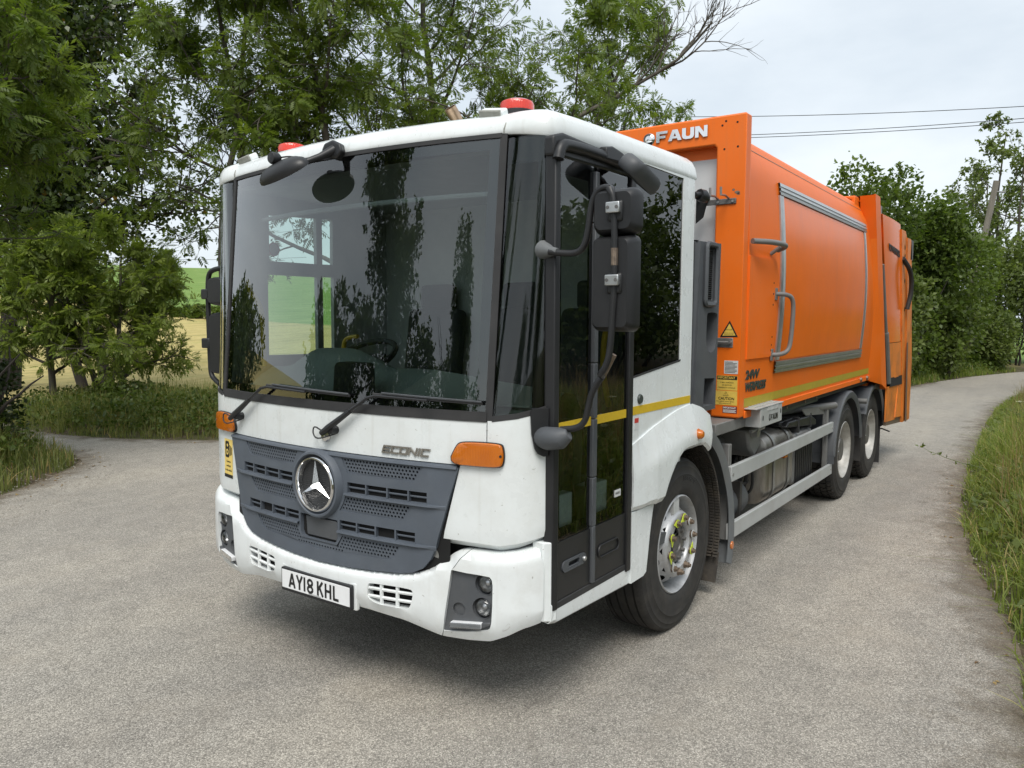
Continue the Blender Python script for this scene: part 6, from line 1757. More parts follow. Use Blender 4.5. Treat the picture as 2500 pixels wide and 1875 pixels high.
# kerb mirror over the door
km = MB(); km.prism([(0.655, 2.665), (0.66, 2.722), (0.72, 2.735), (0.80, 2.725), (0.93, 2.700), (1.0, 2.672), (0.95, 2.655), (0.84, 2.672), (0.75, 2.668)], lambda u, v: (u, -1.235, v), lambda u, v: (u, -1.285, v - 0.004))
km = km.build('kerb_mirror_bracket', 'black_pl', truck, bevel=0.008, seg=3)
mb = MB()
lay = [(0.90, -0.035), (1.0, -0.02), (1.0, 0.012), (0.93, 0.035), (0.80, 0.046)]
out = rrect(-0.145, 0.145, -0.062, 0.062, 0.05, 6); n = len(out)
ctr = Vector((0.80, -1.385, 2.600)); M = Matrix.Rotation(R(16), 3, 'Y') @ Matrix.Rotation(R(38), 3, 'X')
vs = [ctr + M @ Vector((p[0] * k, p[1] * k, h)) for k, h in lay for p in out]
mb.add(vs, [(i * n + j, i * n + (j + 1) % n, (i + 1) * n + (j + 1) % n, (i + 1) * n + j) for i in range(len(lay) - 1) for j in range(n)] + [tuple(range(n))[::-1], tuple((len(lay) - 1) * n + j for j in range(n))])
mb.build('kerb_mirror', 'grey_pl', km, angle=45)
mb = MB(); mb.tube([(0.88, -1.27, 2.69), (0.84, -1.32, 2.655), (0.82, -1.36, 2.63)], [0.022, 0.026, 0.03], 10); mb.build('mirror_stalk', 'black_pl', km)

# ---------------------------------------------------------- things on the cab roof
for (x, y) in ((0.52, -0.865), (0.52, 0.80)):
    mb = MB(); mb.lathe([(0.088, -0.01), (0.088, 0.014), (0.083, 0.018)], (x, y, 2.890), 'z', 30); b = mb.build('roof_beacon', 'black_pl', truck)
    mb = MB(); mb.lathe([(0.083, 0.016), (0.083, 0.050), (0.077, 0.062), (0.06, 0.070), (0.0, 0.073)], (x, y, 2.890), 'z', 30); mb.build('beacon_dome', 'red_lens', b)
for y in (-0.875, 0.95):
    mb = MB(); M = Matrix.Rotation(R(-28), 3, 'Y') @ Matrix.Rotation(R(8 if y < 0 else -8), 3, 'X')
    mb.box((0.315, y, 2.856), (0.060, 0.130, 0.040), M); b = mb.build('roof_marker_base', 'white', truck, bevel=0.010, seg=3)
    mb = MB(); mb.box(Vector((0.315, y, 2.856)) + M @ Vector((-0.028, 0, 0.006)), (0.020, 0.118, 0.036), M); mb.build('marker_lens', 'lampgrey', b, bevel=0.007, seg=3)
mb = MB(); mb.tube([(2.25, 0.87, 2.6), (2.24, 0.87, 3.35), (2.20, 0.89, 3.47), (2.14, 0.905, 3.545)], 0.046, 18, cap=False); mb.build('exhaust_stack', 'copper', truck, solid=0.004)

# ---------------------------------------------------------- refuse body: front frame
XFR, XFB = 2.645, 2.752
yo, yi = 1.268, 1.062
fout = [(-yo, 1.222), (-yo, 3.305), (yo, 3.305), (yo, 1.222), (yi, 1.222), (yi, 3.09), (yi - 0.02, 3.112), (-yi + 0.02, 3.112), (-yi, 3.09), (-yi, 1.222)]
frame = plate('body_front_frame', 'orange', truck, fout, lambda u, v, d: (XFR + d, u, v), XFB - XFR, flip=False, back=True)
md = frame.modifiers.new('bevel', 'BEVEL'); md.width = 0.012; md.segments = 3; md.limit_method = 'ANGLE'; md.angle_limit = R(50)
mb = MB(); mb.bb(2.735, 2.755, -1.06, 1.06, 1.3, 3.035); mb.build('bulkhead_panel', 'whitepanel', frame)
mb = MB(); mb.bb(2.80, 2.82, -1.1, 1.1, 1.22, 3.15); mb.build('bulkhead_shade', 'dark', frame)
for (y, z) in ((-0.935, 3.058 - 0.03),):
    mb = MB(); mb.lathe([(0.0, -0.004), (0.014, -0.004), (0.016, 0)], (2.735, y + 0.1, z), 'x', 14); mb.build('panel_bolt', 'hub', frame)
for (y, z) in ((-1.125, 3.262), (-1.10, 3.236), (-1.205, 3.245), (-1.118, 3.075), (-1.212, 3.082), (-1.188, 2.795)):
    mb = MB(); mb.disc((XFR - 0.0012, y, z), 0.0075, 'x', 10); mb.build('bolt_hole', 'dark', frame)
for (y, z, s) in ((-1.192, 2.795, 0.014), (-1.218, 2.775, 0.026), (-1.225, 2.765, 0.016)):
    pts = [(XFR - 0.0014, y + s * random.uniform(0.5, 1.0) * math.cos(a), z + s * 0.7 * random.uniform(0.5, 1.0) * math.sin(a)) for a in [2 * math.pi * k / 9 for k in range(9)]]
    mb = MB(); mb.add(pts, [tuple(range(9))]); mb.build('paint_chip', 'nut', frame)
# chrome FAUN lettering
FL = {'F': ([(0, 0), (0.30, 0), (0.30, 0.36), (0.80, 0.36), (0.84, 0.58), (0.30, 0.58), (0.30, 0.76), (0.98, 0.76), (1.0, 1.0), (0, 1.0)], []),
      'A': ([(-0.05, 0), (0.26, 0), (0.34, 0.20), (0.72, 0.20), (0.80, 0), (1.12, 0), (0.76, 1.0), (0.32, 1.0)], [[(0.42, 0.40), (0.64, 0.40), (0.53, 0.70)]]),
      'U': ([(0, 1), (0, 0.28), (0.10, 0.08), (0.30, 0), (0.72, 0), (0.92, 0.08), (1.02, 0.28), (1.02, 1), (0.70, 1), (0.70, 0.36), (0.62, 0.25), (0.40, 0.25), (0.32, 0.36), (0.32, 1)], []),
      'N': ([(0, 0), (0.29, 0), (0.29, 0.56), (0.68, 0), (1.02, 0), (1.02, 1), (0.73, 1), (0.73, 0.44), (0.34, 1), (0, 1)], [])}
def faun(name, y0, z0, w, h, gap, mapf, mat, parent, depth):
    u = 0.0
    for ch in 'FAUN':
        o, hs = FL[ch]
        o = [(y0 + u + a * w, z0 + b * h) for a, b in o]; hs = [[(y0 + u + a * w, z0 + b * h) for a, b in q] for q in hs]
        plate(name, mat, parent, o, mapf, depth, holes=hs, angle=30)
        u += w * (1.0 if ch != 'A' else 1.05) + gap
logo = MB(); logo.lathe([(0.0, -0.020), (0.024, -0.017), (0.040, -0.008), (0.046, 0.0)], (XFR, -0.553, 3.210), 'x', 28); logo = logo.build('maker_badge', 'chrome', frame)
mb = MB(); mb.tube([(XFR - 0.016, -0.553 - 0.034 * math.cos(a), 3.210 + 0.034 * math.sin(a)) for a in [R(60 + 20 * k) for k in range(11)]], 0.005, 6); mb.build('badge_swirl', 'hub', frame)
faun('maker_letter', 0.612, 3.176, 0.088, 0.077, 0.009, lambda u, v, d: (XFR - 0.011 + d, -u, v), 'chrome', frame, 0.011)
# tool hook rail
hk = MB(); hk.bb(XFR - 0.010, XFR, -1.212, -0.945, 2.700, 2.738); hk = hk.build('hook_rail', 'hub', frame, bevel=0.003)
for y in (-1.19, -1.085):
    mb = MB(); mb.cyl((XFR - 0.016, y, 2.718), (XFR - 0.010, y, 2.718), 0.009, n=8); mb.build('rail_bolt', 'steel', frame)
for y in (-1.16, -1.085, -1.02, -0.96):
    mb = MB(); mb.tube([(XFR - 0.006, y + 0.0, 2.738), (XFR - 0.06, y + 0.005, 2.752), (XFR - 0.13, y + 0.010, 2.748), (XFR - 0.135, y + 0.010, 2.80)], 0.008, 6); mb.build('hook', 'steel', frame)
mb = MB(); mb.prism([(-0.93, 2.79), (-1.02, 2.755), (-0.985, 2.62), (-0.93, 2.58)], lambda u, v: (XFR - 0.02, u, v), lambda u, v: (XFR - 0.015, u, v)); mb.build('rubber_flap', 'dark', frame)
# labels on the frame post
def fl_(u, v, h): return (XFR - 0.0035 - h, u, v)
def lab(name, y0, y1, z0, z1, mat, o=0.0015):
    mb = MB(); mb.bb(XFR - o, XFR, y0, y1, z0, z1); return mb.build(name, mat, frame)
def line(parent, s, y0, z0, size, mat, w=None):
    """lettering that reads from +y to -y"""
    me = text_mesh(s, size)
    xs = [v.co.x for v in me.vertices]
    k = (w / (max(xs) - min(xs))) if w else 1.0
    text('lettering', s, size, lambda u, v, h: (XFR - 0.0022 - h * 0.2, y0 - u * k, z0 + v), mat, parent, 0.0002)
tri = MB(); tri.prism([(-1.120, 1.787), (-1.248, 1.789), (-1.188, 1.902)], lambda u, v: (XFR, u, v), lambda u, v: (XFR - 0.0015, u, v)); tri = tri.build('danger_sign', 'ink', frame)
mb = MB(); mb.prism([(-1.137, 1.797), (-1.231, 1.799), (-1.187, 1.881)], lambda u, v: (XFR - 0.0014, u, v), lambda u, v: (XFR - 0.0024, u, v)); tf = mb.build('sign_face', 'sticker_y', tri)
text('lettering', 'DANGER', 0.012, lambda u, v, h: (XFR - 0.0028, -1.186 - u, 1.835 + v), 'ink', tri, 0.0, align='CENTER', sx=0.95)
text('lettering', 'ROTATING MACHINERY', 0.008, lambda u, v, h: (XFR - 0.0028, -1.185 - u, 1.813 + v), 'ink', tri, 0.0, align='CENTER', sx=0.85)
text('lettering', 'BEHIND THIS GUARD', 0.008, lambda u, v, h: (XFR - 0.0028, -1.185 - u, 1.803 + v), 'ink', tri, 0.0, align='CENTER', sx=0.85)
mb = MB(); mb.bb(XFR - 0.004, XFR, -1.215, -1.10, 1.715, 1.782); lt = mb.build('latch_plate', 'steel', frame, bevel=0.002)
mb = MB(); mb.tube([(XFR - 0.02, -1.09, 1.752), (XFR - 0.02, -1.20, 1.752)], 0.007, 8); mb.cyl((XFR - 0.028, -1.198, 1.752), (XFR - 0.004, -1.198, 1.752), 0.011, n=10); mb.build('latch_bolt', 'steel', frame)
s1 = lab('instruction_label', -1.255, -1.157, 1.532, 1.624, 'sticker_w')
for k in range(9):
    mb = MB(); mb.bb(XFR - 0.0022, XFR - 0.0014, -1.248 + (0.0 if k % 3 else 0.012) + (0.03 if k == 8 else 0), -1.163, 1.540 + k * 0.009, 1.544 + k * 0.009); mb.build('print_line', 'hub', s1)
s2 = lab('seal_label', -1.254, -1.107, 1.416, 1.519, 'sticker_y')
mb = MB(); mb.bb(XFR - 0.002, XFR - 0.0014, -1.252, -1.109, 1.490, 1.517); mb.build('label_band', 'ink', s2)
text('lettering', 'IMPORTANT', 0.024, lambda u, v, h: (XFR - 0.0026, -1.113 - u, 1.496 + v), 'sticker_y', s2, 0.0, 0.0004, sx=0.93)
for k, w in enumerate(('IF SEAL IS BROKEN', 'OR REMOVED', 'WARRANTY IS INVALID')):
    text('lettering', w, 0.013, lambda u, v, h, k=k: (XFR - 0.0026, -1.180 - u, 1.466 - 0.018 * k + v), 'ink', s2, 0.0, align='CENTER', sx=0.88)
s3 = lab('caution_label', -1.255, -1.090, 1.312, 1.412, 'sticker_y', 0.0018)
text('lettering', 'CAUTION', 0.026, lambda u, v, h: (XFR - 0.0028, -1.178 - u, 1.349 + v), 'ink', s3, 0.0, 0.0006, align='CENTER', sx=0.98)
text('lettering', 'Stop engine & remove ignition', 0.0125, lambda u, v, h: (XFR - 0.0028, -1.170 - u, 1.334 + v), 'ink', s3, 0.0, align='CENTER', sx=0.85)
text('lettering', 'before entering body', 0.0125, lambda u, v, h: (XFR - 0.0028, -1.170 - u, 1.320 + v), 'ink', s3, 0.0, align='CENTER', sx=0.85)
tr_ = [(-1.156, 1.378), (-1.192, 1.378), (-1.174, 1.408)]
mb = MB(); mb.tube([(XFR - 0.0025, *p) for p in tr_ + tr_[:2]], 0.0012, 4); mb.tube([(XFR - 0.0025, -1.174, 1.384), (XFR - 0.0025, -1.174, 1.398)], 0.0012, 4); mb.build('warning_triangle', 'ink', s3)
s4 = lab('keep_clear_label', -1.256, -1.153, 1.256, 1.303, 'sticker_r')
text('lettering', 'IMPORTANT', 0.018, lambda u, v, h: (XFR - 0.0026, -1.156 - u, 1.287 + v), 'ink_w', s4, 0.0, 0.0003, sx=0.90)
for k in range(3):
    mb = MB(); mb.bb(XFR - 0.0022, XFR - 0.0014, -1.250 + 0.008 * (k % 2), -1.157, 1.261 + k * 0.0075, 1.2645 + k * 0.0075); mb.build('print_line', 'ink_w', s4)

# ---------------------------------------------------------- refuse body: hull
def yb(z, x=9.0):
    amp = 0.012 + 0.050 * float(sstep(2.8, 3.6, x))
    y = -1.262 - amp * max(0.0, math.sin(math.pi * min(1, max(0, (z - 1.32) / 1.75))))
    if z > 2.9: y += 1.2 * (z - 2.9) ** 2
    return y
XB1 = 7.30
zs = list(np.linspace(1.225, 3.14, 30)) + [3.165, 3.185, 3.198, 3.204]
def hull_prof(x):
    ys = [yb(z, x) for z in zs[:30]] + [yb(3.14, x) + d for d in (0.012, 0.035, 0.075, 0.14)]
    h_ = list(zip(ys, zs))
    return h_ + [(-y, z) for y, z in h_[::-1]]
prof = hull_prof(2.75)
mb = MB(); mb.grid([[(x, y, z) for y, z in hull_prof(x)] for x in (2.75, 2.85, 2.95, 3.05, 3.15, 3.25, 3.35, 3.45, 3.6, 4.6, 5.6, 6.6, XB1)])
mb.add([(2.75, y, z) for y, z in prof], [tuple(range(len(prof)))])
hull = mb.build('refuse_body', 'orange', truck, angle=30)
mb = MB(); mb.bb(2.76, 7.9, -1.22, 1.22, 1.16, 1.224); mb.build('body_floor', 'chassis', truck)
mb = MB(); mb.bb(2.756, 7.16, -1.274, -1.262, 1.212, 1.262); mb.build('sill_rail', 'orange', hull, bevel=0.004)
mb = MB(); mb.grid([[(x, yb(z, x) - 0.0015, z) for x in np.linspace(2.756, 7.10, 26)] for z in (1.288, 1.352)]); mb.build('yellow_stripe', 'yellow_dull', hull)
mb = MB(); mb.grid([[(x, yb(z, x) - 0.001, z) for x in np.linspace(2.756, 6.6, 10)] for z in (3.098, 3.104)]); mb.build('roof_seam', 'nut', hull)
def SB(x, z, h): return (x, yb(z, x) - h, z)
text('type_lettering', '24W', 0.088, lambda u, v, h: SB(2.768 + u, 1.488 + v, 0.003 + h), 'green_dk', hull, 0.002, 0.0035, sx=1.55, shear=0.15)
text('name_lettering', 'WERPRESS', 0.088, lambda u, v, h: SB(2.768 + u, 1.400 + v, 0.003 + h), 'green_dk', hull, 0.002, 0.0035, sx=1.08, shear=0.15)
# advertising frame with aluminium rails
def arail(name, x0, x1, z, hgt):
    mb = MB(); k = 10
    P = []
    for dz, h in ((-hgt, 0.0), (-hgt, 0.016), (-hgt * 0.62, 0.018), (-hgt * 0.55, 0.010), (-hgt * 0.35, 0.010), (-hgt * 0.28, 0.020), (0.10 * hgt, 0.020), (0.17 * hgt, 0.010), (0.36 * hgt, 0.010), (0.42 * hgt, 0.018), (hgt, 0.016), (hgt, 0.0)):
        P.append([SB(lerp(x0, x1, i / k), z + dz * 0.5, h) for i in range(k + 1)])
    mb.grid(P); return mb.build(name, 'alu', hull, angle=25)
arail('frame_rail', 3.36, 6.50, 2.890, 0.088)
arail('frame_rail', 3.36, 6.48, 1.545, 0.088)
for x in (3.40, 6.42):
    mb = MB(); P = []
    for dx, h in ((-0.045, 0.0), (-0.045, 0.012), (-0.02, 0.016), (-0.012, 0.008), (0.012, 0.008), (0.02, 0.016), (0.045, 0.012), (0.045, 0)):
        P.append([SB(x + dx, z, h) for z in np.linspace(1.60, 2.84, 20)])
    mb.grid([r[::-1] for r in P]); mb.build('frame_post', 'alu', hull, angle=25)
mb = MB(); mb.grid([[SB(x, z, 0.006) for x in np.linspace(3.45, 6.37, 10)] for z in np.linspace(1.60, 2.84, 18)]); mb.build('side_panel', 'orange_pn', hull)
# raised access cover and grab handles
ac = [(2.756, 1.63), (3.22, 1.63), (3.285, 1.655), (3.30, 1.70), (3.30, 2.26), (3.27, 2.335), (3.22, 2.352), (2.756, 2.352)]
plate('access_cover', 'orange', hull, ac, lambda u, v, d: SB(u, v, 0.010 - d), 0.012, extra=[(x, z) for x in (2.8, 2.9, 3.0, 3.1, 3.2) for z in np.linspace(1.7, 2.3, 9)])
mb = MB(); mb.tube(smooth_path([SB(3.27, 2.10, 0.0), SB(3.30, 2.10, 0.06), SB(3.36, 2.08, 0.095), SB(3.39, 2.0, 0.10), SB(3.39, 1.75, 0.10), SB(3.37, 1.67, 0.095), SB(3.31, 1.645, 0.055), SB(3.28, 1.645, 0.0)], 2), 0.017, 10); gh = mb.build('grab_handle', 'greybody', hull)
for z in (2.10, 1.645):
    mb = MB(); mb.box(SB(3.275, z, 0.008), (0.05, 0.012, 0.09)); mb.build('handle_foot', 'greybody', hull, bevel=0.003)
mb = MB(); mb.tube(smooth_path([(2.74, -1.30, 2.45), (2.90, -1.385, 2.452), (3.15, -1.40, 2.452), (3.20, -1.395, 2.440), (3.21, -1.33, 2.42)], 2), 0.020, 10); mb.build('grab_handle', 'greybody', hull)
mb = MB(); mb.tube([SB(3.17, 2.44, 0.07), SB(3.17, 2.41, 0.03), SB(3.17, 2.39, 0.0)], 0.014, 8); mb.build('handle_foot', 'greybody', hull)
for (x, z) in ((3.22, 2.18), (3.22, 2.10), (3.22, 2.02), (3.24, 1.78), (3.24, 1.72), (3.24, 1.68)):
    mb = MB(); mb.add([SB(x + 0.008 * math.cos(a), z + 0.008 * math.sin(a), 0.0108) for a in [2 * math.pi * k / 8 for k in range(8)]], [tuple(range(8))]); mb.build('rivet_hole', 'dark', hull)
for x in (6.62, 6.95):
    mb = MB(); mb.lathe([(0, -0.02), (0.02, -0.02), (0.026, -0.008), (0.026, 0)], (x, -1.272, 1.245), 'y', 12); mb.build('sill_bolt', 'nut', hull)

# rear wedge frame and tailgate
def slant(z, top, bot, zt=3.26, zb=1.06): return lerp(bot, top, (z - zb) / (zt - zb))
zz = [1.06, 1.25, 1.6, 2.0, 2.4, 2.8, 3.1, 3.255]
wd = MB()
P = []
for z in zz:
    xi, xo, xr = slant(z, 6.60, 7.16), slant(z, 6.56, 7.40), slant(z, 6.82, 7.72)
    yin = -1.20 if z > 3.1 else max(yb(z), -1.33) + 0.01
    P.append([(xi - 0.02, yin, z if z > 1.2 else 1.20), (xo, -1.362, z if z > 1.1 else 1.14), (xr, -1.362, z), (xr + 0.02, -1.10, z)])
wd.grid([r for r in P])
wd.add([P[-1][0], P[-1][1], P[-1][2], P[-1][3], (6.35, -1.06, 3.222), (6.95, -1.0, 3.255)], [(0, 1, 2, 3, 5, 4)])
wedge = wd.build('rear_frame', 'orange', truck, angle=25)
mb = MB(); mb.bb(6.40, 7.1, -1.19, 1.30, 3.12, 3.240); mb.build('rear_header', 'orange', wedge, bevel=0.01)
mb = MB(); mb.add([(6.30, -1.14, 3.205), (6.61, -1.205, 3.20), (6.56, -1.36, 3.258), (6.82, -1.36, 3.258), (6.95, -1.0, 3.262), (6.45, -1.0, 3.245)], [(0, 1, 2, 3, 4, 5)]); mb.build('rear_frame_cap', 'orange', wedge, solid=0.01)
mb = MB(); mb.add([(6.86, -1.26, 3.2), (7.22, -1.26, 3.2), (8.14, -1.26, 1.0), (7.74, -1.26, 1.0)], [(0, 3, 2, 1)]); mb.build('joint_gap', 'dark', wedge)
mb = MB(); mb.tube([(7.30, -1.33, 2.55), (7.68, -1.335, 1.75)], 0.022, 8); mb.tube([(7.68, -1.335, 1.75), (7.98, -1.335, 1.12)], 0.034, 8); mb.build('tailgate_ram', 'greybody', wedge)
tg = MB()
def TGp(u, v):
    x = lerp(lerp(8.08, 9.12, u), lerp(7.20, 8.40, u), v)
    return (x, -1.325 - 0.012 * math.sin(math.pi * u), lerp(1.16, 3.12, v))
tg.grid([[TGp(i / 12, lerp(0.236, 1, j / 20)) for i in range(13)] for j in range(21)])
tg.add([TGp(0, 0.236), TGp(0, 1), (7.22, -1.1, 3.12), (8.0, -1.1, 1.62)], [(0, 1, 2, 3)])
tg.add([TGp(0, 1), TGp(1, 1), (8.45, -1.0, 3.13), (7.22, -1.0, 3.12)], [(0, 1, 2, 3)])
tail = tg.build('tailgate', 'orange_pn', truck, solid=0.006, angle=30)
mb = MB(); mb.grid([[TGp(i / 12, lerp(0.0, 0.232, j / 4)) for i in range(13)] for j in range(5)]); mb.build('tailgate_lower_panel', 'orange_scuff', tail, solid=0.006)
mb = MB(); mb.bb(7.3, 8.5, -1.22, 1.3, 1.1, 3.05); mb.build('hopper_core', 'orange', tail)
text('tailgate_lettering', 'POWERPRESS', 0.11, lambda u, v, h: (7.62 + u, -1.342 - h, 2.74 + v - 0.05 * u), 'ink', tail, 0.002, 0.003, sx=1.15, shear=-0.42)
for (xt0, xt1, xb0, xb1, zt, y, nm) in ((8.42, 8.80, 9.14, 9.34, 3.06, -1.33, 'rear_strip'), (8.80, 9.14, 9.32, 9.62, 2.985, -1.345, 'rear_flange')):
    mb = MB(); mb.add([(xb0, y, 0.50), (xb1, y, 0.50), (xb1, y, 1.3), (xt1, y, zt - 0.05), (xt1 - 0.08, y, zt), (xt0, y, zt)], [(0, 1, 2, 3, 4, 5)]); st = mb.build(nm, 'orange_scuff', tail, solid=0.03)
for z in (2.85, 2.74, 2.42, 2.05):
    mb = MB(); mb.disc((slant(z, 8.66, 9.22, 3.06, 0.5), -1.348, z), 0.03, 'y', 10); mb.build('rear_hole', 'dark', tail)
mb = MB(); mb.tube(smooth_path([(8.55, -1.35, 2.70), (8.78, -1.42, 2.55), (8.90, -1.42, 2.30), (8.86, -1.38, 2.05)], 2), 0.03, 8); mb.build('hydraulic_hose', 'rubber', tail)
mb = MB(); mb.bb(7.95, 8.15, -1.15, -0.9, 3.12, 3.33); mb.build('rear_lamp_bracket', 'greybody', tail)
mb = MB(); mb.bb(9.1, 9.3, -1.36, -1.2, 2.72, 2.98); mb.build('rear_bracket', 'hub', tail)
mb = MB(); mb.add([(8.02, -1.31, 0.62), (8.70, -1.31, 0.585), (8.78, -1.32, 1.06), (8.02, -1.31, 1.06)], [(0, 1, 2, 3)]); mb.build('hopper_side', 'orange_scuff', tail, solid=0.02)
mb = MB(); mb.add([(8.62, -1.325, 0.62), (9.20, -1.325, 0.58), (9.25, -1.325, 1.10), (8.72, -1.325, 1.02)], [(0, 1, 2, 3)]); mb.build('hopper_cover', 'orange_scuff', tail, solid=0.02)
mb = MB(); mb.add([(8.12, -1.336, 1.06), (9.12, -1.342, 1.04), (9.10, -1.342, 1.165), (8.12, -1.336, 1.175)], [(0, 1, 2, 3)]); mb.build('hopper_opening', 'dark', tail)
mb = MB(); mb.add([(9.22, -1.366, 0.50), (9.33, -1.366, 0.50), (9.16, -1.366, 1.6), (9.08, -1.366, 1.6)], [(0, 1, 2, 3)]); mb.build('rusted_edge', 'nut', tail, solid=0.006)
mb = MB(); mb.add([(8.05, -1.30, 0.57), (9.45, -1.30, 0.48), (9.45, -1.30, 0.60), (8.05, -1.30, 0.64)], [(0, 1, 2, 3)]); mb.build('hopper_lip', 'nut', tail, solid=0.03)
mb = MB(); mb.bb(8.1, 9.4, -1.25, 1.25, 0.55, 2.9); mb.build('hopper_body', 'dark', tail)

# ---------------------------------------------------------- chassis and side equipment
for sg in (-1, 1):
    mb = MB(); mb.bb(0.7, 8.4, sg * 0.40, sg * 0.48, 0.72, 1.02); mb.build('chassis_rail', 'chassis', truck, bevel=0.01)
for x in (2.4, 3.6, 4.8, 5.6, 6.8, 8.0):
    mb = MB(); mb.bb(x, x + 0.1, -0.42, 0.42, 0.76, 0.98); mb.build('cross_member', 'chassis', truck)
mb = MB(); mb.bb(0.9, 2.2, -0.42, 0.42, 0.45, 1.1); mb.build('engine', 'chassis', truck, bevel=0.05)
mb = MB(); mb.cyl((2.0, 0, 0.62), (5.9, 0, 0.58), 0.07, n=12); mb.build('propeller_shaft', 'chassis', truck)
for x in (XW1, 6.12, 7.50):
    mb = MB(); mb.cyl((x, -1.0, 0.53), (x, 1.0, 0.53), 0.09, n=14); mb.build('axle', 'chassis', truck)
# grey sub-frame, step
mb = MB(); mb.bb(2.30, 2.90, -1.235, 1.235, 1.135, 1.215); mb.build('front_cross_beam', 'greybody', truck, bevel=0.006)
stp = MB(); stp.bb(2.895, 3.41, -1.345, -1.05, 1.135, 1.272); stp = stp.build('step_box', 'guard', truck, bevel=0.004)
mb = MB(); mb.bb(2.78, 3.43, -1.35, -1.05, 1.274, 1.282); mb.build('step_tread', 'guard', stp, bevel=0.002)
for k in range(8):
    mb = MB(); mb.box((3.06 + 0.033 * k, -1.3475, 1.258), (0.016, 0.006, 0.030), Matrix.Rotation(R(12), 3, 'Y')); mb.build('tread_tooth', 'guard', stp, smooth=False)
for i in range(9):
    for j in range(3):
        mb = MB(); mb.box((2.86 + 0.062 * i + 0.02 * j, -1.32 + 0.05 * j, 1.2845), (0.034, 0.012, 0.006)); mb.build('tread_bump', 'guard', stp, smooth=False)
faun('step_letter', 3.135, 1.165, 0.036, 0.045, 0.006, lambda u, v, d: (u, -1.3462 + d, v), 'ink', stp, 0.001)
plate('step_badge', 'ink', stp, circ(3.105, 1.190, 0.022, 18, 0.026), lambda u, v, d: (u, -1.3462 + d, v), 0.001, holes=[circ(3.110, 1.192, 0.012, 12, 0.016)])
for x, z in ((2.945, 1.20), (3.375, 1.215)):
    mb = MB(); mb.add([(x + 0.012 * math.cos(a), -1.3462, z + 0.02 * math.sin(a)) for a in [2 * math.pi * k / 12 for k in range(12)]], [tuple(range(12))]); mb.build('step_hole', 'dark', stp)
mb = MB(); mb.bb(3.42, 5.02, -1.215, -1.20, 1.140, 1.212); pl = mb.build('fixing_plate', 'green_dk', truck)
for x in (3.60, 3.98, 4.55, 4.95):
    mb = MB(); mb.cyl((x, -1.225, 1.175), (x, -1.213, 1.175), 0.016, n=10); mb.build('plate_bolt', 'nut', pl)
# side guards
def guard(z0f, z1f, z0r, z1r):
    mb = MB(); mb.add([(2.57, -1.255, z0f), (5.52, -1.255, z0r), (5.52, -1.255, z1r), (2.57, -1.255, z1f), (2.57, -1.225, z0f), (5.52, -1.225, z0r), (5.52, -1.225, z1r), (2.57, -1.225, z1f)], [(0, 1, 2, 3), (7, 6, 5, 4), (3, 2, 6, 7), (0, 4, 5, 1), (0, 3, 7, 4), (1, 5, 6, 2)])
    return mb.build('side_guard_rail', 'guard', truck, bevel=0.005)
g1 = guard(0.782, 0.893, 0.787, 0.889); g2 = guard(0.372, 0.487, 0.362, 0.467)
for x in (2.585, 5.50):
    for g, z in ((g1, 0.835), (g2, 0.42)):
        mb = MB(); mb.cyl((x + (0.02 if x < 3 else -0.03), -1.26, z), (x + (0.02 if x < 3 else -0.03), -1.254, z), 0.010, n=8); mb.build('rail_bolt', 'steel', g)
mb = MB(); mb.bb(2.60, 2.66, -1.222, -1.15, 0.36, 1.04); mb.build('guard_post', 'greybody', truck, bevel=0.004)
mb = MB(); mb.bb(5.40, 5.46, -1.222, -1.18, 0.36, 1.06); gp2 = mb.build('guard_post', 'greybody', truck, bevel=0.004)
mb = MB(); mb.add([(4.55, -1.19, 1.10), (5.46, -1.19, 1.06), (5.46, -1.19, 0.55), (5.40, -1.19, 0.55), (5.36, -1.19, 0.98), (4.7, -1.19, 1.03)], [(0, 1, 2, 3, 4, 5)]); mb.build('guard_bracket', 'greybody', gp2, solid=0.01)
mb = MB(); mb.cyl((4.2, -1.0, 1.09), (5.62, -1.235, 1.045), 0.035, n=12); mb.build('cross_tube', 'greybody', truck)
# fuel tank
def rtank(name, x0, x1, y0, y1, z0, z1, r, mat):
    o = rrect(y0, y1, z0, z1, r, 6)
    mb = MB(); n = len(o); cx = ((y0 + y1) / 2, (z0 + z1) / 2)
    vs, lay = [], [(x0 + 0.0, 0.90), (x0 + 0.02, 0.98), (x0 + 0.05, 1.0), (x1 - 0.05, 1.0), (x1 - 0.02, 0.98), (x1, 0.90)]
    for x, k in lay: vs += [(x, cx[0] + (p[0] - cx[0]) * k, cx[1] + (p[1] - cx[1]) * k) for p in o]
    fs = [(i * n + j, (i + 1) * n + j, (i + 1) * n + (j + 1) % n, i * n + (j + 1) % n) for i in range(len(lay) - 1) for j in range(n)] + [tuple(range(n)), tuple(5 * n + j for j in range(n))[::-1]]
    mb.add(vs, fs); return mb.build(name, mat, truck)
tk = rtank('fuel_tank', 3.56, 4.36, -1.19, -0.55, 0.40, 0.985, 0.13, 'tank')
for x in (3.74, 4.16):
    mb = MB(); o = rrect(-1.197, -0.54, 0.393, 0.992, 0.137, 6); pts = [(x, *p) for p in o]; mb.grid([[(x + dx, *p) for p in o + [o[0]]] for dx in (0.0, 0.05)]); mb.build('tank_strap', 'steel', tk, solid=0.004)
mb = MB(); mb.cyl((3.70, -0.95, 0.97), (3.68, -1.0, 1.04), 0.05, n=14); mb.build('tank_cap', 'black_pl', tk)
bt = rtank('battery_box', 4.40, 5.02, -1.18, -0.55, 0.42, 0.90, 0.05, 'greybody')
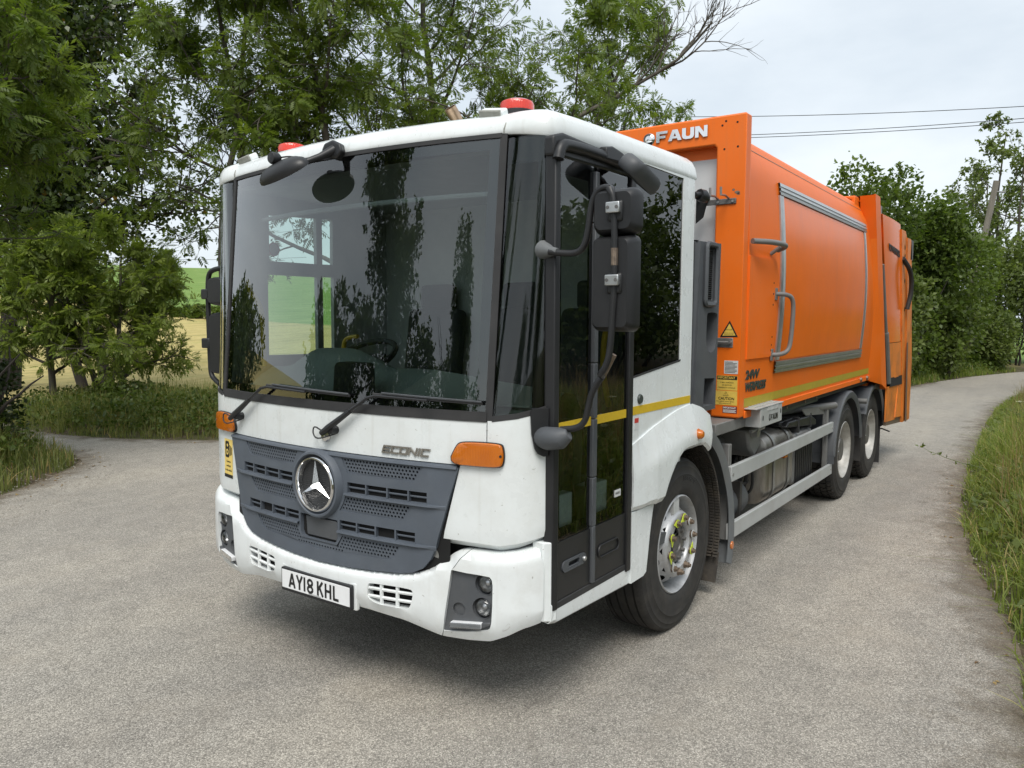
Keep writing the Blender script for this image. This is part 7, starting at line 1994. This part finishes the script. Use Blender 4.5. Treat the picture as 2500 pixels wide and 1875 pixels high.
for k in range(9):
    mb = MB(); mb.bb(4.44 + 0.064 * k, 4.468 + 0.064 * k, -1.192, -1.178, 0.44, 0.86); mb.build('box_rib', 'black_pl', bt, bevel=0.004)
mb = MB(); mb.bb(4.05, 5.05, -1.15, -0.55, 0.99, 1.035); mb.prism([(4.1, 0.985), (5.08, 0.90), (5.08, 0.955), (4.9, 1.015), (4.15, 1.03)], lambda u, v: (u, -1.195, v), lambda u, v: (u, -0.56, v)); mb.build('box_lid', 'black_pl', bt, bevel=0.012)
for x in (4.45, 4.85):
    mb = MB(); mb.bb(x, x + 0.035, -1.20, -0.8, 0.90, 1.04); mb.build('lid_strap', 'rubber', bt, bevel=0.005)
mb = MB(); mb.bb(3.98, 4.06, -1.222, -1.19, 0.74, 0.80); mb.build('amber_reflector', 'amber', truck, bevel=0.004)
# air reservoir and clutter between the arch and the tank
ar = MB(); ar.tube([(2.72, -1.04, 0.545), (2.74, -1.04, 0.545), (2.78, -1.04, 0.545), (3.18, -1.04, 0.545), (3.24, -1.04, 0.545), (3.27, -1.04, 0.545)], [0.06, 0.115, 0.14, 0.14, 0.115, 0.05], 24); ar = ar.build('air_reservoir', 'grey_pl', truck)
mb = MB(); mb.bb(2.95, 3.0, -1.19, -0.9, 0.40, 0.71); mb.build('reservoir_strap', 'chassis', ar)
mb = MB(); mb.tube([(2.86, -0.98, 0.78), (2.86, -0.98, 1.02), (2.86, -0.98, 1.06)], [0.11, 0.11, 0.08], 20); mb.build('filter_housing', 'chassis', truck)
mb = MB(); mb.prism([(3.02, 1.09), (3.36, 1.09), (3.33, 0.93), (3.20, 0.86), (3.08, 0.95)], lambda u, v: (u, -1.21, v), lambda u, v: (u, -0.8, v)); mb.build('hydraulic_valve_block', 'greybody', truck, bevel=0.02)
mb = MB(); mb.cyl((3.12, -1.26, 1.06), (3.12, -1.2, 1.06), 0.03, n=10); mb.cyl((3.0, -1.24, 1.085), (3.30, -1.24, 1.085), 0.014, n=8); mb.build('valve_tap', 'steel', truck)
rr = random.Random(3)
for k in range(16):
    a = Vector((rr.uniform(2.95, 3.45), rr.uniform(-1.15, -0.8), rr.uniform(0.62, 0.98)))
    b = Vector((rr.uniform(3.0, 3.55), rr.uniform(-1.15, -0.7), rr.uniform(0.42, 0.75)))
    m_ = (a + b) / 2 + Vector((rr.uniform(-0.1, 0.1), rr.uniform(-0.1, 0.05), rr.uniform(-0.14, 0.0)))
    mb = MB(); mb.tube(smooth_path([a, m_, b], 3), rr.uniform(0.008, 0.016), 6); mb.build('pipe', 'rubber', truck)
for k in range(9):
    mb = MB(); mb.box((rr.uniform(2.9, 3.5), rr.uniform(-1.08, -0.75), rr.uniform(0.58, 0.98)), (rr.uniform(0.05, 0.14), rr.uniform(0.06, 0.12), rr.uniform(0.05, 0.12))); mb.build('valve', 'hub' if k % 3 == 0 else 'chassis', truck, bevel=0.008)

# ---------------------------------------------------------- wheels
def tyre_prof(Rt, w, groove=True, lug=False):
    h = w / 2
    p = [(0.292, -h + 0.055), (0.300, -h + 0.030), (0.318, -h + 0.012), (0.350, -h + 0.002), (0.395, -h), (0.43, -h + 0.003), (0.434, -h + 0.0015), (0.438, -h + 0.005), (Rt - 0.06, -h + 0.011), (Rt - 0.052, -h + 0.009), (Rt - 0.046, -h + 0.014), (Rt - 0.028, -h + 0.019), (Rt - 0.024, -h + 0.018), (Rt - 0.012, -h + 0.026), (Rt - 0.003, -h + 0.040)]
    gs = [-0.085, -0.030, 0.030, 0.085] if groove else []
    for g in gs: p += [(Rt, g - 0.007), (Rt - 0.014, g - 0.004), (Rt - 0.014, g + 0.004), (Rt, g + 0.007)]
    p += [(Rt - 0.003, h - 0.040), (Rt - 0.03, h - 0.018), (0.395, h), (0.32, h - 0.012), (0.292, h - 0.05)]
    return p
def ring_cells(mb, n, r0, h0, r1, h1, o, rho, nseg=16, sgn=1):
    """conical band of n sectors, each with a round hand hole"""
    for k in range(n):
        a0, a1 = 2 * math.pi * k / n, 2 * math.pi * (k + 1) / n
        def pt(u, v):
            a = lerp(a0, a1, (u + 1) / 2); t = (v + 1) / 2; r = lerp(r0, r1, t); h = lerp(h0, h1, t)
            return (o[0] + r * math.cos(a), o[1] + h * sgn, o[2] + r * math.sin(a))
        vs = []
        for j in range(nseg):
            a = 2 * math.pi * j / nseg + math.pi / nseg; c, s = math.cos(a), math.sin(a); m = max(abs(c), abs(s)); vs.append(pt(c / m, s / m))
        for j in range(nseg):
            a = 2 * math.pi * j / nseg + math.pi / nseg; vs.append(pt(rho[0] * math.cos(a), rho[1] * math.sin(a)))
        mb.add(vs, [(j, (j + 1) % nseg, nseg + (j + 1) % nseg, nseg + j) for j in range(nseg)])
def wheel(x, yout, Rt, kind, side=-1):
    w = 0.315
    yc = yout + w / 2 if side < 0 else yout - w / 2
    t = MB(); t.lathe([(r, h) for r, h in tyre_prof(Rt, w, kind == 'front')], (x, yc, Rt), 'y', 72, sgn=-side if side > 0 else 1)
    return t, yc
def hexnut(mb, c, r, h, ax=-1):
    mb.cyl(c, (c[0], c[1] + ax * h, c[2]), r, r * 0.96, 6)
RF = 0.535
for side in (-1, 1):
    yout = side * 1.222
    yc = yout - side * 0.1575
    wh = MB(); wh.lathe(tyre_prof(RF, 0.315) if side < 0 else [(r, -h) for r, h in tyre_prof(RF, 0.315)][::-1], (XW1, yc, RF - 0.008), 'y', 80)
    wh = wh.build('front_wheel', 'tyre', truck, angle=32)
    o = (XW1, yout, RF - 0.008)
    sg = -side
    mb = MB(); mb.lathe([(0.296, 0.055), (0.304, 0.032), (0.305, 0.020), (0.298, 0.014), (0.292, 0.022), (0.284, 0.05), (0.270, 0.085), (0.264, 0.13)], o, 'y', 64, sgn=sg); mb.build('rim_flange', 'rim', wh, angle=50)
    mb = MB(); ring_cells(mb, 10, 0.266, 0.118, 0.208, 0.030, o, (0.52, 0.62), 16, sg)
    mb.lathe([(0.208, 0.030), (0.202, 0.016), (0.192, 0.006), (0.178, 0.004), (0.142, 0.004), (0.136, 0.010), (0.132, 0.040)], o, 'y', 64, sgn=sg); mb.build('wheel_disc', 'rim', wh, angle=40)
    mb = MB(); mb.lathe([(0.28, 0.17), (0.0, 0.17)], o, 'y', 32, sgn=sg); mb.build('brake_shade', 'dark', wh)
    mb = MB(); mb.lathe([(0.133, 0.045), (0.120, 0.040), (0.112, 0.028), (0.070, 0.022), (0.052, 0.022), (0.048, 0.030), (0.0, 0.030)], o, 'y', 40, sgn=sg); mb.build('hub', 'hub', wh, angle=40)
    for k in range(10):
        a = R(36 * k + 10)
        c = (XW1 + 0.1675 * math.cos(a), yout + sg * 0.004, o[2] + 0.1675 * math.sin(a))
        mb = MB(); mb.lathe([(0.024, 0.0), (0.023, -0.006), (0.0, -0.007)], c, 'y', 14, sgn=sg); hexnut(mb, c, 0.020, 0.026, side); mb.cyl((c[0], c[1] + side * 0.024, c[2]), (c[0], c[1] + side * 0.038, c[2]), 0.012, n=10)
        mb.build('wheel_nut', 'nut', wh)
    for k in range(8):
        a = R(45 * k + 8)
        c = (XW1 + 0.090 * math.cos(a), yout + sg * 0.026, o[2] + 0.090 * math.sin(a))
        mb = MB(); hexnut(mb, c, 0.014, 0.018, side); mb.build('hub_bolt', 'hub', wh)
    for k, turn in ((2, 30), (3, -30), (4, 20), (5, -10), (6, 160), (9, 15), (0, 195), (1, 200)):
        a = R(36 * k + 10); b = a + R(90 + turn)
        c = (XW1 + 0.1675 * math.cos(a), o[2] + 0.1675 * math.sin(a))
        pts = circ(*c, 0.026, 14)
        tip = (c[0] + 0.055 * math.cos(b), c[1] + 0.055 * math.sin(b))
        ar_ = [(c[0] + 0.026 * math.cos(b + R(q)), c[1] + 0.026 * math.sin(b + R(q))) for q in np.linspace(50, 310, 14)] + [tip]
        plate('nut_indicator', 'lime' if k in (2, 3, 4, 5, 9) else 'sticker_w', wh, ar_, lambda u, v, d: (u, yout + side * (0.012 - d), v), 0.004, holes=[circ(*c, 0.019, 10)])
    if side < 0:
        def ts(u, v, h):
            a = R(88) - u / 0.405
            r = 0.398 + v
            return (XW1 + r * math.cos(a), yout - 0.0005 - h, o[2] + r * math.sin(a))
        text('tyre_lettering', '315/80R22.5', 0.038, ts, 'rubber', wh, 0.0012, 0.0008, sx=1.0)
# rear wheels with block tread
for x in (6.12, 7.50):
    for side in (-1, 1):
        yout = side * 1.252
        yc = yout - side * 0.1575
        RT = 0.53
        base = [(r, h) for r, h in tyre_prof(RT - 0.014, 0.315, False)]
        wh = MB(); wh.lathe(base if side < 0 else [(r, -h) for r, h in base][::-1], (x, yc, RT - 0.008), 'y', 72)
        wh = wh.build('rear_wheel', 'tyre', truck, angle=32)
        o = (x, yout, RT - 0.008); sg = -side
        mb = MB()
        for row, (h0, h1, ph) in enumerate(((-0.125, -0.072, 0.0), (-0.066, -0.004, 0.5), (0.004, 0.066, 0.0), (0.072, 0.125, 0.5))):
            nb = 46
            for k in range(nb):
                a0, a1 = 2 * math.pi * (k + ph) / nb, 2 * math.pi * (k + ph + 0.80) / nb
                vs = []
                for r in (RT - 0.018, RT):
                    sk = 0.0 if r < RT - 0.001 else 0.0
                    for a, hh in ((a0, h0), (a1, h0 + 0.006), (a1 + 0.02, (h0 + h1) / 2), (a1, h1 - 0.004), (a0, h1), (a0 + 0.02, (h0 + h1) / 2)):
                        edge = 0.006 if (row in (0, 3) and abs(hh) > 0.11) else 0.0
                        vs.append((x + (r - edge) * math.cos(a), yc + hh, o[2] + (r - edge) * math.sin(a)))
                mb.add(vs, [(6, 7, 8, 9, 10, 11)] + [(i, (i + 1) % 6, 6 + (i + 1) % 6, 6 + i) for i in range(6)])
        tb = mb.build('tread', 'tyre', wh, smooth=False); tb['kind'] = 'stuff'
        mb = MB(); mb.lathe([(0.296, 0.055), (0.304, 0.032), (0.305, 0.018), (0.298, 0.012), (0.290, 0.020), (0.284, 0.045), (0.268, 0.06), (0.262, 0.12), (0.250, 0.165), (0.20, 0.172), (0.12, 0.165)], o, 'y', 56, sgn=sg); mb.build('rim', 'rim2', wh, angle=45)
        mb = MB(); mb.lathe([(0.13, 0.165), (0.125, 0.06), (0.115, 0.045), (0.0, 0.04)], o, 'y', 30, sgn=sg); mb.build('hub', 'hub', wh)
        for k in range(10):
            a = R(36 * k); c = (x + 0.1675 * math.cos(a), yout + sg * 0.168, o[2] + 0.1675 * math.sin(a)); mb = MB(); hexnut(mb, c, 0.018, 0.035, side); mb.build('wheel_nut', 'nut', wh)
        mb = MB(); mb.tube([(x - 0.24, yout + sg * 0.04, o[2]), (x - 0.25, yout + sg * 0.015, o[2] + 0.02)], 0.006, 6); mb.build('valve_stem', 'alu', wh)
        inner = MB(); inner.lathe([(0.29, -0.15), (RT - 0.02, -0.14), (RT - 0.008, -0.10), (RT - 0.008, 0.10), (RT - 0.02, 0.14), (0.29, 0.15)], (x, yc - side * 0.345, RT - 0.008), 'y', 40); inner.build('inner_tyre', 'tyre', wh)

# ---------------------------------------------------------- mudguards
def arcguard(name, cx, cz, r0, r1, a0, a1, y0, y1, mat, lip=0.035, n=28):
    """wheel mudguard swept from angle a0 to a1 (degrees), with a turned-down outer lip"""
    mb = MB(); P = []
    for k in range(n + 1):
        a = R(lerp(a0, a1, k / n)); c, s = math.cos(a), math.sin(a)
        r = r1(lerp(a0, a1, k / n)) if callable(r1) else r1
        P.append([(cx + (r - lip - 0.03) * c, y0 + 0.012, cz + (r - lip - 0.03) * s), (cx + (r - lip) * c, y0 + 0.002, cz + (r - lip) * s), (cx + (r - 0.012) * c, y0, cz + (r - 0.012) * s), (cx + r * c, y0 + 0.014, cz + r * s), (cx + r * c, y0 + 0.07, cz + r * s), (cx + (r - 0.006) * c, y1, cz + (r - 0.006) * s)])
    mb.grid(P); return mb.build(name, mat, truck, solid=0.006, angle=35)
fg = arcguard('front_mudguard', XW1 + 0.06, 0.50, 0.6, lambda a: ip(a, (-28, 0, 30, 60, 75), (0.82, 0.79, 0.76, 0.77, 0.78)), 66, -22, -1.262, -0.85, 'fender', lip=0.055)
mb = MB(); P = []
for k in range(25):
    a = R(lerp(150, -18, k / 24)); P.append([(XW1 + 0.03 + 0.665 * math.cos(a), y, 0.51 + 0.665 * math.sin(a)) for y in (-1.215, -0.85)])
mb.grid(P); al = mb.build('arch_liner', 'liner', truck, solid=0.01)
mb = MB()
for i in range(46):
    a = R(lerp(62, -20, i / 45))
    for j in range(8):
        yy = -1.20 + 0.042 * j; cx, cz = XW1 + 0.03 + 0.655 * math.cos(a), 0.51 + 0.655 * math.sin(a)
        mb.box((cx, yy, cz), (0.010, 0.030, 0.013), Matrix.Rotation(-a, 3, 'Y'))
sn = mb.build('spray_nubs', 'liner', al, smooth=False); sn['kind'] = 'stuff'
mb = MB(); mb.grid([[(2.49 - 0.02 * k, y, lerp(0.30, 0.10, k / 3)) for y in (-1.21, -0.88)] for k in range(4)]); mb.build('front_mud_flap', 'liner', truck, solid=0.012)
mb = MB(); mb.lathe([(0, -0.008), (0.026, -0.007), (0.030, 0)], (2.595, -1.262, 0.335), 'y', 18); mb.build('guard_reflector', 'amber', fg)
for x in (6.12, 7.50):
    rg = arcguard('rear_mudguard', x, 0.50, 0.6, 0.655, 176 if x < 7 else 150, 8, -1.285, -0.60, 'grey_pl', lip=0.045)
    if x < 7:
        mb = MB(); mb.grid([[(x - 0.655, y, z) for y in (-1.283, -0.75)] for z in (0.47, 0.56)]); mb.build('guard_extension', 'grey_pl', rg, solid=0.008)
mb = MB(); mb.grid([[(6.80 + 0.01 * k, y, lerp(0.62, 0.30, k)) for y in (-1.27, -0.7)] for k in (0, 1)]); mb.build('mid_mud_flap', 'chassis', truck, solid=0.012)
mb = MB(); mb.grid([[(8.13, y, z) for y in (-1.24, -0.72)] for z in (0.08, 0.62)]); mb.build('rear_mud_flap', 'rubber', truck, solid=0.014)
mb = MB(); mb.cyl((6.9, -0.6, 0.98), (6.9, -1.30, 0.98), 0.03, n=12); mb.build('guard_stay', 'greybody', truck)
mb = MB(); mb.tube([(8.12, -1.1, 0.50), (8.14, -1.26, 0.52), (8.3, -1.32, 0.47)], 0.010, 6); mb.build('bent_stay', 'chassis', truck)
